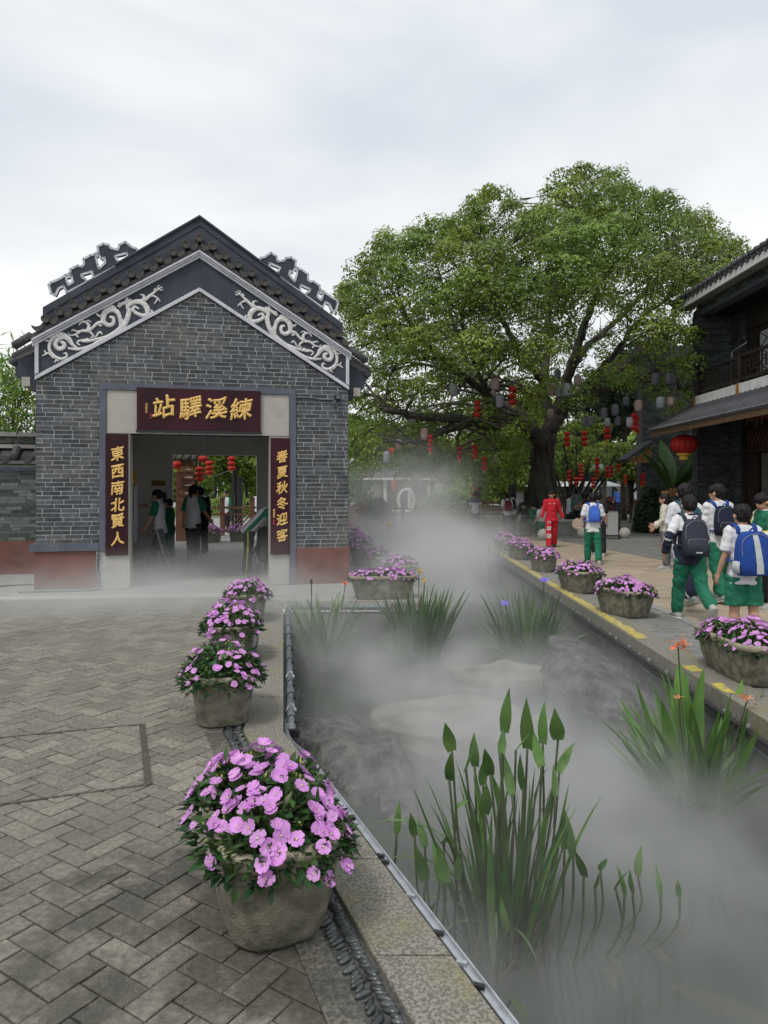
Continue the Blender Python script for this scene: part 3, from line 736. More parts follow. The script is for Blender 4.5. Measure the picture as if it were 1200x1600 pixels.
# gable field, trims
b = MB(); b.prism([(0, wl0+.01), (UM, wl1+.01), (UW, wl0+.01), (UW, wu0-.02), (UM, wu1-.03), (0, wu0-.02)], .30, -.012, 'y'); b.build('gable_panel', m_slate, GH)
def band2(b, off0, off1, v0, v1, ua=0., ub=None, mi=0, bev=.0):
    """inclined band on the left half and its mirror; off are heights above the lower trim line; ua..UM"""
    for s in (0, 1):
        f = (lambda u: u) if s == 0 else (lambda u: UW-u)
        p = [(f(ua), off0(ua)), (f(UM), off0(UM)), (f(UM), off1(UM)), (f(ua), off1(ua))]
        if s: p = p[::-1]
        b.prism(p, v0, v1, 'y', mi, bev=bev)
lt = lambda k: (lambda u: wl0 + (wl1-wl0)*u/UM + k)
ut = lambda k: (lambda u: wu0 + (wu1-wu0)*(u+.03)/(UM+.03) + k)
for s in (0, 1):
    f = (lambda u: u) if s == 0 else (lambda u: UW-u)
    p = [(f(-.0), lt(0)(0)), (f(UM), lt(0)(UM)), (f(UM), lt(.060)(UM)), (f(-.0), lt(.060)(0))]
    b = MB(); b.prism(p, .01, -.045, 'y', bev=.004); b.build('white_trim', m_whitetrim, GH)
    b = MB(); p = [(f(.0), lt(.077)(0)), (f(.055), lt(.077)(0.055)), (f(.055), wu0-.06), (f(0), wu0-.06)]; b.prism(p, .01, -.045, 'y', bev=.004); b.build('white_trim', m_whitetrim, GH)
    b = MB()
    for q in range(3):
        o0, o1 = (-.11, -.065, -.03)[q], (-.067, -.032, .0)[q]; vv = (-.05, -.075, -.10)[q]
        b.prism([(f(-.03), ut(o0)(-.03)), (f(UM), ut(o0)(UM)), (f(UM), ut(o1)(UM)), (f(-.03), ut(o1)(-.03))], .01, vv, 'y')
    b.build('upper_trim', m_whitetrim, GH)
# crest wall above the verge
cw_l, cw_a = fu(66.7, 480, .05)[1], fu(312, 340, .05)[1]; cu_l = fu(66.7, 480, .05)[0]
b = MB()
b.prism([(cu_l, ut(.0)(cu_l)), (UM, ut(.0)(UM)), (UW-cu_l, ut(0)(cu_l)), (UW-cu_l, cw_l), (UM, cw_a), (cu_l, cw_l)], .05, .42, 'y'); b.build('crest_wall', m_slate, GH)
crest = lambda u: cw_l + (cw_a-cw_l)*(u-cu_l)/(UM-cu_l)
for s in (0, 1):
    f = (lambda u: u) if s == 0 else (lambda u: UW-u)
    b = MB()
    b.prism([(f(1.15), crest(1.15)), (f(UM), crest(UM)), (f(UM), crest(UM)+.035), (f(1.15), crest(1.15)+.035)], .02, .46, 'y')
    b.prism([(f(cu_l), crest(cu_l)-.13), (f(UM), crest(UM)-.13), (f(UM), crest(UM)-.118), (f(cu_l), crest(cu_l)-.118)], .05, .035, 'y')
    b.build('crest_cap', m_slate, GH)
# verge tiles: round roll ends and drop-shaped drip tiles
sl2 = (cw_a-cw_l)/(UM-cu_l)
tp = [fu(px, py, -.1) for px, py in ((70.5, 498), (92.4, 486.5), (114.4, 475), (137.6, 463), (160, 451), (182.5, 438.5), (204.5, 427.5), (227, 415), (249, 404), (270, 393.5), (290.5, 381.5), (311.5, 371.6))]
bm_ = MB(); prof = [(0.0, -.112), (.045, -.112), (.056, -.118), (.062, -.112), (.062, .14)]
rr = MB(); secs = []
for r_, y_ in ((.02, -.100), (.044, -.102), (.046, -.112), (.062, -.112), (.062, .14)): secs.append((Vector((0, y_, 0)), Vector((r_, 0, 0)), Vector((0, 0, r_))))
rr.loft(secs, 16, 0, .02); me_roll = rr.mesh('round_tile', [m_tileend], False)
dd = MB(); pts = [(-.085, .03), (-.04, -.005), (0, -.012), (.04, -.005), (.085, .03), (.082, -.02), (.055, -.065), (0, -.098), (-.055, -.065), (-.082, -.02)]
dd.prism([(x, z) for x, z in pts], -.06, -.085, 'y', bev=.0); 
me_drip = dd.mesh('drip_tile', [m_tileend])
for s in (0, 1):
    for i, (u, w_) in enumerate(tp):
        if s == 1 and i == len(tp)-1: continue
        uu = u if s == 0 else UW-u
        link('round_tile', me_roll, GH, (uu, 0, w_))
    for i in range(len(tp)):
        if i == 0: u, w_ = tp[0][0]-.115, tp[0][1]-.105
        else: u, w_ = (tp[i][0]+tp[i-1][0])/2 + .0, (tp[i][1]+tp[i-1][1])/2-.045
        uu = u if s == 0 else UW-u
        link('drip_tile', me_drip, GH, (uu, 0, w_), (0, R(-14 if s == 0 else 14), 0))
    f = (lambda u: u) if s == 0 else (lambda u: UW-u)
    b = MB(); b.prism([(f(-.12), ut(.02)(-.12)), (f(UM), ut(.02)(UM)), (f(UM), ut(.085)(UM)), (f(-.12), ut(.085)(-.12))], .05, -.06, 'y'); b.build('verge_bed', m_tile, GH)
# roof slabs behind the crest, with tile rolls
for s in (0, 1):
    f = (lambda u: u) if s == 0 else (lambda u: UW-u)
    rs = lambda u: ut(.04)(u)
    b = MB(); b.prism([(f(-.42), rs(-.42)-.10), (f(UM), rs(UM)-.10), (f(UM), rs(UM)), (f(-.42), rs(-.42))], .42, LEN+.6, 'y')
    vv = .5
    b.build('roof', m_tile, GH)
    rf = MB()
    while vv < LEN+.5:
        rf.tube([(f(-.44), vv, rs(-.44)+.03), (f(UM), vv, rs(UM)+.03)], .055, 8); vv += .24
    rf.build('roof_tile_rolls', m_tile, GH, True, kind='stuff')
    # verge end and eave box
    b = MB(); b.tube([(f(-.30), .0, ut(.06)(-.30)), (f(-.05), 0, ut(.06)(-.05)+.02)], .065, 12); b.build('end_tile', m_tile, GH, True)
    b = MB(); zz = ut(.0)(-.33)-.15; b.prism([(f(-.33), zz), (f(-.03), zz+.14), (f(-.03), zz-.42), (f(-.09), zz-.42), (f(-.09), zz-.30), (f(-.29), zz-.22)], .12, .5, 'y'); b.build('eave_bracket', m_slate, GH)
    b = MB(); b.tube([(f(-.34), .1, zz+.01), (f(-.34), .1+.5, zz+.01)], .06, 10); b.build('eave_tile', m_tile, GH, True)
    b = MB(); b.tube([(f(-.34), .2, zz+.02), (f(-.02), .2, zz+.18)], .05, 10); b.build('eave_tile', m_tile, GH, True)
    b = MB(); b.bbox(min(f(-.22), f(-.10)), max(f(-.22), f(-.10)), .11, .3, zz-.36, zz-.22); b.build('eave_end', m_granite2, GH)
# fretwork crest ornaments
def fret(outer, holes, name):
    out = [fu(x/3.75+ox, y/3.75+320, .12) for x, y in outer]
    hs = [[fu(x/3.75+ox, y/3.75+320, .12) for x, y in h] for h in holes]
    return out, hs
ox = 0
oo, hh = fret([(285, 470), (300, 455), (345, 437), (385, 412), (410, 402), (412, 378), (440, 365), (455, 357), (480, 362), (492, 350), (490, 318), (530, 297), (560, 287), (576, 277), (572, 245), (605, 228), (638, 236), (650, 254), (690, 264), (700, 234), (735, 218), (757, 236), (768, 247), (800, 258), (815, 290), (600, 404), (392, 516), (372, 478), (345, 490), (325, 532), (300, 522)],
              [[(388, 428), (418, 418), (428, 452), (402, 470)], [(478, 410), (538, 392), (548, 432), (512, 452), (500, 436), (484, 428)], [(562, 304), (580, 294), (592, 318), (612, 312), (616, 340), (580, 374), (572, 350)], [(675, 302), (742, 284), (750, 318), (704, 350), (690, 330)]], 'l')
fo_l = (oo, hh)
def fret_build(oo, hh, mirror, label):
    f = (lambda u: u) if not mirror else (lambda u: UW-u)
    cu0 = oo[0]; org = gl2w(f((oo[0][0]+oo[24][0])/2), .18, oo[24][1]-.5)
    t = link('ridge_fretwork', None, GH); t.location = (0, 0, 0)
    loops = [[(f(u), w_) for u, w_ in l] for l in [oo] + hh]
    tri = tessellate_polygon([[Vector((u, w_, 0)) for u, w_ in l] for l in loops])
    fl = [q for l in loops for q in l]; n = len(fl); b = MB()
    vs = [(u, .12, w_) for u, w_ in fl] + [(u, .24, w_) for u, w_ in fl]; fs = [tuple(x) for x in tri] + [tuple(n+i for i in x)[::-1] for x in tri]
    k = 0
    for l in loops:
        m = len(l); fs += [(k+i, k+(i+1) % m, n+k+(i+1) % m, n+k+i) for i in range(m)]; k += m
    b.add(vs, fs); bo = b.build('fret_body', m_slate, t)
    b = MB()
    for l in loops:
        m = len(l)
        for i in range(m):
            p, q = Vector((l[i][0], .115, l[i][1])), Vector((l[(i+1) % m][0], .115, l[(i+1) % m][1]))
            d = (q-p)
            if d.length < .004: continue
            d.normalize(); nn = Vector((-d.z, 0, d.x))*.017
            b.add([p-nn-d*.01+Vector((0, .006, 0)), p+nn-d*.01+Vector((0, .006, 0)), q+nn+d*.01+Vector((0, .006, 0)), q-nn+d*.01+Vector((0, .006, 0)), p-nn-d*.01+Vector((0, -.006, 0)), p+nn-d*.01+Vector((0, -.006, 0)), q+nn+d*.01+Vector((0, -.006, 0)), q-nn+d*.01+Vector((0, -.006, 0))],
                  [(0, 1, 2, 3), (7, 6, 5, 4), (0, 4, 5, 1), (1, 5, 6, 2), (2, 6, 7, 3), (3, 7, 4, 0)])
    b.build('fret_outline', m_whitetrim, t)
    return t
fret_build(oo, hh, False, ''); fret_build(oo, hh, True, '')
# scroll relief
strokes = [([(400, 842), (450, 848), (520, 835), (600, 792), (680, 747), (735, 695), (757, 630), (745, 595)], [5, 8, 8, 9, 11, 13, 13, 8]),
 ([(455, 842), (425, 820), (405, 790), (368, 766), (325, 770), (297, 805), (292, 850), (318, 888), (358, 905), (392, 892), (388, 872), (372, 874)], [5, 9, 14, 15, 11, 9, 8, 9, 8, 6, 5, 3]),
 ([(410, 800), (385, 778), (345, 788), (326, 820), (345, 846), (374, 838), (378, 815), (358, 806)], [8, 11, 12, 11, 11, 11, 10, 7]),
 ([(320, 900), (288, 872), (268, 878), (250, 888)], [7, 5, 5, 3]), ([(285, 872), (270, 868), (262, 855)], [5, 4, 3]), ([(318, 888), (332, 908), (322, 924)], [6, 5, 3]), ([(332, 908), (345, 920)], [4, 3]),
 ([(295, 805), (278, 798), (265, 800)], [6, 5, 3]),
 ([(700, 742), (708, 690), (692, 635), (652, 615), (614, 638), (608, 685), (638, 708), (664, 698), (666, 668), (645, 658)], [6, 9, 12, 16, 15, 12, 11, 10, 9, 6]),
 ([(614, 640), (588, 655), (572, 645), (562, 632)], [9, 7, 5, 3]), ([(606, 690), (575, 695), (545, 722), (515, 740), (480, 742), (445, 762), (412, 768)], [9, 8, 7, 9, 7, 5, 3]),
 ([(515, 740), (522, 710), (500, 688), (475, 692), (465, 708)], [8, 8, 7, 6, 3]), ([(515, 735), (540, 758), (548, 775), (530, 782)], [7, 6, 5, 3]), ([(480, 742), (455, 745), (430, 735), (422, 742)], [6, 5, 4, 3]), ([(445, 762), (460, 778), (455, 768)], [5, 4, 3]), ([(575, 695), (590, 712), (600, 705)], [6, 5, 3]),
 ([(680, 620), (670, 600), (650, 596), (640, 604)], [7, 6, 5, 3]), ([(412, 768), (402, 752)], [3, 2]), ([(500, 690), (520, 680), (535, 690)], [5, 4, 3]),
 ([(745, 600), (780, 575), (825, 572), (858, 600), (866, 640), (842, 652), (805, 640), (780, 618), (792, 600), (815, 612)], [10, 12, 14, 15, 12, 11, 10, 9, 7, 5]), ([(862, 645), (890, 642), (892, 625), (880, 620)], [9, 7, 5, 3]),
 ([(700, 602), (715, 585), (745, 572), (770, 556)], [5, 9, 12, 4]), ([(745, 572), (742, 555), (752, 545)], [7, 5, 3]), ([(715, 585), (700, 580), (690, 600)], [6, 5, 3]),
 ([(825, 572), (845, 550), (840, 532), (820, 528)], [9, 8, 6, 3]), ([(845, 565), (880, 535), (905, 515), (930, 495), (952, 485)], [9, 8, 6, 5, 3]), ([(880, 535), (905, 538), (925, 552), (940, 570)], [7, 5, 4, 3]), ([(925, 552), (915, 570), (905, 582)], [4, 4, 3]), ([(905, 515), (905, 500), (915, 490)], [5, 4, 3]), ([(930, 495), (925, 480), (940, 475)], [4, 3, 2]), ([(930, 495), (948, 505), (955, 495)], [4, 3, 2]),
 ([(630, 770), (570, 790), (500, 802), (470, 798), (455, 812), (470, 825)], [5, 8, 7, 6, 5, 4]), ([(520, 790), (490, 795), (480, 790)], [7, 5, 3]), ([(600, 760), (585, 748), (560, 780)], [4, 5, 4]),
 ([(712, 700), (722, 685), (715, 668)], [6, 5, 3]), ([(715, 690), (705, 665)], [5, 3])]
for s in (0, 1):
    b = MB()
    for pts, rad in strokes:
        P3 = []
        for x, y in pts:
            u, w_ = fu(x/3.75, y/3.75+320); P3.append(Vector((u if s == 0 else UW-u, -.022, w_)))
        sp = smoothpath(P3, 5); ra = []
        for i in range(len(sp)):
            t_ = i/5; k = min(int(t_), len(rad)-2); ra.append((rad[k] + (rad[k+1]-rad[k])*(t_-k))*.0031)
        prev = None; secs = []
        for i, p in enumerate(sp):
            d = (sp[min(i+1, len(sp)-1)]-sp[max(i-1, 0)]).normalized(); n_ = Vector((-d.z, 0, d.x))
            secs.append((p, n_*ra[i], Vector((0, -max(.008, min(ra[i]*.6, .015)), 0))))
        b.loft(secs, 8, 0, .6)
    b.build('scroll_relief', m_relief, GH, True)
# cctv camera and its conduit, hose at the foot of the wall
t = thing('security_camera', 'small black security camera on the brick wall right of the doorway', 'camera', gl2w(*[fu(525, 622, -.05)[0], -.0, fu(525, 622)[1]]), GT)
b = MB(); b.box((0.02, -.08, .0), (.085, .13, .075)); b.build('camera_body', m_black, t); b = MB(); b.box((0.02, -.148, .0), (.06, .006, .05)); b.build('lens_window', m_pipe, t)
b = MB(); b.tube([(0, .0, -.12), (-.02, -.05, -.11), (0.0, -.07, -.04)], .018, 8); b.ell((0, -.02, -.12), (.04, .03, .04)); b.build('bracket', m_pipe, t, True)
ue = fu(463, 622)[0]; uc = fu(520, 622)[0]
t = thing('conduit', 'thin blue grey conduit from the door frame to the security camera', 'conduit', gl2w(ue, -.02, fu(463, 620.5)[1]), GT)
b = MB(); b.tube(smoothpath([(0, 0, 0), ((uc-ue)*.35, 0, -.005), ((uc-ue)*.7, 0, -.03), (uc-ue, 0, -.03), (uc-ue+.01, 0, -.1)], 5), .014, 6); b.build('tube', m_pipe, t, True)
t = thing('drain_hose', 'grey hose running down the door frame and along the foot of the left plinth', 'hose', gl2w(u1, -.05, 0), GT)
b = MB(); b.tube(smoothpath([(-.02, .015, .62), (-.03, .015, .35), (.01, .0, .12), (-.06, -.02, .045), (-.3, -.03, .04), (-.7, -.01, .042), (-1.0, -.02, .04), (-1.15, .01, .04)], 6), .018, 8); b.build('tube', m_hose, t, True)

# --- things inside and seen through the gatehouse
def gthing(name, label, cat, u, v, rz=0., group=None, z=.032): return thing(name, label, cat, gl2w(u, v, z), GT+rz, group)
m_cab = mat('orange_brown_cabinet', (.30, .13, .06), (.22, .10, .05), 3, .5, .1, 20)
m_glassd = mat('dark_glass_door', (.05, .07, .09), (.10, .12, .14), 2, .12, 0, 10, spec=.8)
t = gthing('drinks_fridge', 'tall drinks fridge with orange sides inside the gatehouse left of the pointing girl', 'fridge', .72, 2.75)
b = MB(); b.bbox(-.36, .36, .02, .62, .08, 1.95); b.build('body', m_cab, t)
b = MB(); b.bbox(.362, .385, .04, .60, .5, 1.62); b.build('glass_door', m_glassd, t)
for yy in (.05, .32, .59): b = MB(); b.bbox(.386, .40, yy-.02, yy+.02, .5, 1.62); b.build('door_rail', m_steel, t)
b = MB(); b.bbox(.362, .39, .03, .61, 1.66, 1.93); b.build('top_panel', m_yellow, t)
b = MB(); b.bbox(-.32, .32, .0, .018, .3, 1.85); b.build('side_poster', mat('faded_orange_poster', (.38, .17, .08), (.30, .20, .10), 4, .5, .1), t)
t = gthing('wall_notice', 'small brown notice on the back wall inside the gatehouse', 'notice', fu(248, 755, LEN)[0], LEN-.03, z=fu(248, 759, LEN)[1])
b = MB(); b.bbox(-.18, .18, 0, .02, 0, .14); b.build('board', m_woodo, t)
t = gthing('ceiling_hook', 'short black rod hanging under the lintel of the doorway', 'rod', fu(325, 690, .2)[0], .2, z=owt-.13)
b = MB(); b.bbox(-.012, .012, -.012, .012, 0, .13); b.build('rod', m_black, t)
# stroller half hidden by the right pillar
t = gthing('stroller', 'dark folded stroller half hidden behind the right granite pillar', 'stroller', fu(412, 880, 1.6)[0], 1.75, R(20))
b = MB(); b.loft([(Vector((0, 0, .25)), Vector((.16, 0, 0)), Vector((0, .2, 0))), (Vector((.05, .05, .5)), Vector((.17, 0, 0)), Vector((0, .12, 0))), (Vector((.1, .15, .8)), Vector((.15, 0, 0)), Vector((0, .05, 0)))], 10); b.build('seat', m_black, t, True)
for sx in (-.17, .17):
    b = MB(); b.tube([(sx, -.25, .1), (sx, .1, .5), (sx+.05, .3, .95)], .014, 6); b.build('frame_tube', m_steel, t, True)
    b = MB(); b.tube([(sx, .3, .1), (sx, -.02, .45), (sx, -.2, .62)], .014, 6); b.build('frame_tube', m_black, t, True)
for sx in (-.2, .2):
    for yy in (-.25, .3):
        b = MB(); b.lathe([(.04, -.02), (.09, -.018), (.095, 0), (.09, .018), (.04, .02)], n=14); b.build('wheel', m_black, t, False, loc=(sx, yy, .095), rot=(0, R(90), 0))

# --- garden wall left of the gatehouse
SW = thing('garden_wall', 'grey brick garden wall with a tiled coping left of the gatehouse', 'wall', gl2w(-4.6, 2.6, 0), GT)
b = MB(); b.bbox(0, 4.58, .012, .28, 0, 2.05); b.build('wall_core', m_mortar, SW); wc = SW.children[0]
b = MB(); b.bbox(0, 4.585, -.02, .29, 0, .63); b.build('plinth', m_redbase, SW)
row = 0; w0 = .635; allb = []
while w0 < 1.93:
    x = 2.2-brr.choice((0, .09, .18, .27))
    while x < 4.57:
        ln = .30 if brr.random() < .8 else .15
        xa, xb = max(x, 2.2), min(x+ln, 4.57); x += ln
        if xb-xa > .02: allb.append([(xa+.003, w0+.003), (xb-.003, w0+.003), (xb-.003, w0+.0635-.003), (xa+.003, w0+.0635-.003)])
    w0 += .0635; row += 1
for p in allb[:300]: b = MB(); brick_geo(b, p, .0, .003); b.build('brick', m_brickgreen, wc)
if allb[300:]:
    b = MB(); [brick_geo(b, p, .0, .003) for p in allb[300:]]; b.build('brick_field', m_brickgreen, wc, kind='stuff')
b = MB(); b.bbox(0, 4.58, -.05, .30, 1.94, 2.00); b.build('cornice', m_frame, SW)
b = MB(); b.bbox(0, 4.58, -.10, .30, 2.07, 2.13); b.build('cornice', m_concrete, SW)
for k, (z0, z1, y_) in enumerate(((2.36, 2.43, .0), (2.45, 2.56, .03), (2.58, 2.66, .0))):
    b = MB(); b.bbox(0, 4.4, y_, .3, z0, z1); b.build('ridge_course', m_concrete if k != 1 else m_brickgreen, SW)
x = 2.55
while x < 4.5:
    b = MB(); b.tube([(x, -.16, 2.19), (x, .12, 2.40)], .085, 14); b.build('round_tile', m_tile, SW, True)
    b = MB(); b.prism([(-.14+x, 2.24), (x-.1, 2.20), (x, 2.185), (x+.1, 2.20), (x+.14, 2.24), (x+.10, 2.15), (x, 2.06), (x-.10, 2.15)], -.14, -.115, 'y'); o = b.build('drip_tile', m_tile, SW, loc=(.19, 0, 0)); x += .375
b = MB(); b.prism([(-.12, 2.14), (.30, 2.14), (.30, 2.36), (.1, 2.36), (-.12, 2.20)], 0, 4.55, 'x'); b.build('tile_bed', m_tile, SW)
b = MB(); b.tube([(4.42, -.06, 2.2), (4.42, -.06, 2.62)], .09, 12); b.build('post_cap', m_slate, SW, True)
# drain strips on the forecourt at far left
dn = sheet('drain_grate', [gl2w(-2.2, .35, 0)[:2], gl2w(-.08, .95, 0)[:2], gl2w(-.08, 1.12, 0)[:2], gl2w(-2.2, .55, 0)[:2]], .016, m_soil)
# ================================================================ planters and pond plants
def leafmat(name, c1, c2, rough=.5, transl=.25, spec=.4, attr='leafcol', scale=3, **k): return mat(name, c1, c2, scale, rough, .0, 40, attr=attr, transl=transl, spec=spec, **k)
m_impleaf = leafmat('dark_green_leaf', (.060, .115, .035), (.035, .075, .022), .42, .2)
m_petal = mat('violet_pink_petal', (.78, .40, .80), (.68, .28, .72), 30, .6, 0, transl=.3, tone=.12)
m_petaleye = mat('pale_flower_centre', (.85, .72, .45), rough=.6, bump=0)
m_bud = mat('yellow_green_bud', (.38, .42, .10), rough=.5, bump=0)
m_blade = mat('green_blade', (.085, .17, .045), (.05, .115, .03), 5, .45, 0, transl=.25, tone=.3)
m_bladepale = mat('pale_striped_blade', (.16, .25, .10), (.10, .18, .065), 14, .45, 0, transl=.25, tone=.25)
m_bladebright = mat('bright_green_leaf', (.13, .27, .05), (.075, .17, .03), 4, .4, 0, transl=.3, tone=.3)
m_pick = mat('pickerel_leaf', (.15, .27, .07), (.075, .155, .045), 9, .4, 0, transl=.3, tone=.35)
m_stem = mat('olive_stem', (.075, .10, .045), (.05, .06, .03), 10, .5, 0)

def flower_mesh(r=.024, seed=0):
    rg = random.Random(seed); b = MB()
    cup = rg.uniform(.1, .35)
    for k in range(5):
        a = 2*math.pi*k/5 + rg.uniform(-.1, .1); w_ = .62*r*rg.uniform(.9, 1.1); L_ = r*rg.uniform(.92, 1.1)
        d = Vector((math.cos(a), math.sin(a), 0)); n = Vector((-d.y, d.x, 0)); z = lambda t: r*(cup*t*t*1.2 - .25*max(0, t-.75)) + (k % 2)*.0012
        pts = [d*.08*r, d*.45*L_-n*w_*.62, d*.85*L_-n*w_*.8, d*1.0*L_-n*w_*.3, d*.93*L_, d*1.0*L_+n*w_*.3, d*.85*L_+n*w_*.8, d*.45*L_+n*w_*.62, d*.6*L_]
        vs = [(p.x, p.y, z(p.length/r)) for p in pts]; vs[8] = (pts[8].x, pts[8].y, z(.6)-.001)
        b.add(vs, [(0, 1, 8), (1, 2, 8), (2, 3, 4), (2, 4, 8), (4, 5, 6), (4, 6, 8), (6, 7, 8), (7, 0, 8)])
    b.ell((0, 0, .0022), (.0035, .0035, .003), 6, 4, 1)
    return b.mesh('flower', [m_petal, m_petaleye])
FLOW = [flower_mesh(.026, k) for k in range(5)]
def bud_mesh():
    b = MB(); b.ell((0, 0, 0), (.005, .005, .010), 6, 5); return b.mesh('bud', m_bud, True)
BUD = bud_mesh()
def leafy(centres, dirs, L_, W_, col, rg, fold=.25):
    """two-quad folded leaves -> arrays"""
    n = len(centres); up = np.array([0, 0, 1.]); d = dirs/np.linalg.norm(dirs, axis=1)[:, None]
    s = np.cross(d, up+rg.normal(0, .35, (n, 3))); s /= np.linalg.norm(s, axis=1)[:, None]+1e-9; nn = np.cross(s, d)
    L = (L_*rg.uniform(.7, 1.25, n))[:, None]; W = (W_*rg.uniform(.8, 1.2, n))[:, None]
    A = centres; Bm = centres+d*L*.5 - nn*W*fold; T = centres+d*L - nn*L*.12
    Lf = centres+d*L*.45 + s*W*.5; Rt = centres+d*L*.45 - s*W*.5
    V = np.stack([A, Lf, T, Rt, Bm], 1).reshape(-1, 3); i = np.arange(n)[:, None]*5
    F = np.concatenate([i+np.array([[0, 4, 1]]), i+np.array([[4, 2, 1]]), i+np.array([[0, 3, 4]]), i+np.array([[4, 3, 2]])], 0)
    Cc = np.tile(col, (4, 1)); return V, F, Cc
def pot_mesh(W, L_, H, ch=.08, seed=0):
    """octagonal tapered trough, rim, hollow top"""
    def oct(w_, l, c): return [(-w_+c, -l), (w_-c, -l), (w_, -l+c), (w_, l-c), (w_-c, l), (-w_+c, l), (-w_, l-c), (-w_, -l+c)]
    prof = [(.78, .0, 0), (.80, .015, 0), (.90, .5*H, 0), (.965, .84*H, 0), (.975, .86*H, 0), (1.0, .87*H, 1), (1.01, .985*H, 1), (.985, 1.0*H, 1), (.90, 1.0*H, 1), (.88, .90*H, 1), (.86, .84*H, 2)]
    rgp = random.Random(seed); b = MB(); rings = []
    for s_, z, m_ in prof:
        k = ch*(1.15 if s_ < .9 else 1)
        rings.append([(x*s_, y*(s_ if s_ > .9 else s_*1.0), z) for x, y in oct(W/2, L_/2, k)])
    vs = [v for r_ in rings for v in r_]; n = 8
    for i in range(len(rings)-1):
        mi = prof[i+1][2]
        b.add([vs[i*n+k] for k in range(n)]+[vs[(i+1)*n+k] for k in range(n)], [(k, (k+1) % n, n+(k+1) % n, n+k) for k in range(n)], min(mi, 1))
    b.add(rings[0], [tuple(range(8))[::-1]])
    bm = bmesh.new(); me = b.mesh('pot', [m_pot, m_potrim]); bm.from_mesh(me); bmesh.ops.remove_doubles(bm, verts=bm.verts, dist=.0005)
    bmesh.ops.subdivide_edges(bm, edges=bm.edges, cuts=1, use_grid_fill=True, smooth=.15)
    for v in bm.verts:
        v.co += Vector((mn.noise(v.co*6+Vector((seed, 0, 0))), mn.noise(v.co*6+Vector((0, seed, 3))), 0))*.006
    bm.to_mesh(me); bm.free()
    for p in me.polygons: p.use_smooth = True
    soil = MB(); soil.prism([(x*.87, y*.87) for x, y in oct(W/2, L_/2, ch)], .7*H, .88*H)
    return me, soil.mesh('soil', m_soil)
def planter(label, x, y, rz, W=.42, L_=.76, H=.31, mound=.2, nfl=90, nleaf=900, seed=0, indiv=True, group='stone planters of pink flowers', lscale=1., spill=.06, fs=1.):
    t = thing('flower_planter', label, 'planter', (x, y, .014 if x < 3.4 else 0), rz, group)
    me, so = pot_mesh(W, L_, H, seed=seed); link('pot', me, t); link('soil', so, t)
    rg = np.random.default_rng(seed+10)
    def dome(n, shell):
        a = rg.uniform(0, 2*math.pi, n); r_ = np.sqrt(rg.uniform(0, 1, n))
        X = np.sign(np.cos(a))*np.abs(np.cos(a))**.75*r_*(W/2+spill); Y = np.sign(np.sin(a))*np.abs(np.sin(a))**.75*r_*(L_/2+spill)
        top = H-.03+mound*(1-r_**2.6)*(.8+.35*np.sin(X*17+seed)*np.cos(Y*13+seed*2)); top = np.where(r_ > .9, top-.06*(r_-.9)*10, top)
        Z = top*1.0 if shell else (H-.06)+(top-(H-.06))*rg.uniform(.2, 1, n)
        return np.stack([X, Y, Z], 1), r_, a
    P, r_, a = dome(nleaf, False)
    out = np.stack([P[:, 0]/(W/2), P[:, 1]/(L_/2), np.full(len(P), .25)], 1)+rg.normal(0, .55, (len(P), 3))
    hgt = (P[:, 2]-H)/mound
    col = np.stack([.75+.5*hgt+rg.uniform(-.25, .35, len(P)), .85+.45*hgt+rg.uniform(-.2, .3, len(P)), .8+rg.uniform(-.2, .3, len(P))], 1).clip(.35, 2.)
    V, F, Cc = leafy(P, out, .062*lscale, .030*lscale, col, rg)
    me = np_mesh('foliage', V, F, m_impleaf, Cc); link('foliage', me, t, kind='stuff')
    P, r_, a = dome(nfl, True); fb = MB()
    for i in range(nfl):
        p = Vector(P[i]); nrm = Vector((p.x/(W/2)*.8, p.y/(L_/2)*.6, .9))+Vector(rg.normal(0, .28, 3)); nrm.normalize()
        q = nrm.to_track_quat('Z', 'Y'); e = (q.to_matrix() @ Matrix.Rotation(rg.uniform(0, 6.28), 3, 'Z'))
        p = p+nrm*.030; sc = rg.uniform(.8, 1.15)*fs; src = FLOW[int(rg.integers(5))]
        if indiv: link('flower', src, t, p, e.to_euler(), (sc,)*3)
        else:
            sc *= 1.25; fb.tone = float(rg.uniform(.01, .99)); base_ = len(fb.v)
            fb.add([e @ (v.co*sc)+p for v in src.vertices], [tuple(f.vertices) for f in src.polygons])
            for k, f in enumerate(src.polygons): fb.m[-len(src.polygons)+k] = f.material_index
    if not indiv: fb.build('flowers', [m_petal, m_petaleye], t, kind='stuff')
    nb = int(nfl*.35) if indiv else 0; P, r_, a = dome(max(nb, 1), True)
    for i in range(nb): link('bud', BUD, t, Vector(P[i])+Vector((0, 0, .012)), tuple(rg.uniform(-.6, .6, 3)))
    return t
def edir(y): return math.atan2(.4, 1) if y < 4.4 else math.atan2(.143, 1)
planter('weathered stone trough of pink flowers nearest the camera', -.455, 2.72, edir(2.5), H=.36, nfl=185, nleaf=1700, seed=1, mound=.2, spill=.06, fs=1.05)
planter('stone trough with sparser pink flowers, second from the camera on the left paving', -1.13, 4.93, R(14), .42, .62, .34, .2, 72, 1200, 2, spill=.06)
planter('round-topped stone planter in the left row, just behind the sparser one', -1.43, 6.62, R(10), .42, .6, .34, .2, 120, 900, 3, spill=.06)
planter('stone planter at the far end of the left row, before the gatehouse pillar', -1.66, 8.55, R(8), .44, .6, .34, .16, 100, 700, 4, spill=.05)
planter('wide stone trough on the bank between the gatehouse and the pond', -.02, 10.25, R(90+6), .42, .95, .34, .10, 140, 600, 5, True, spill=.03)
planter('misty stone planter behind the wide trough, nearest it', .30, 11.9, R(6), .42, .8, .34, .13, 70, 500, 6, False)
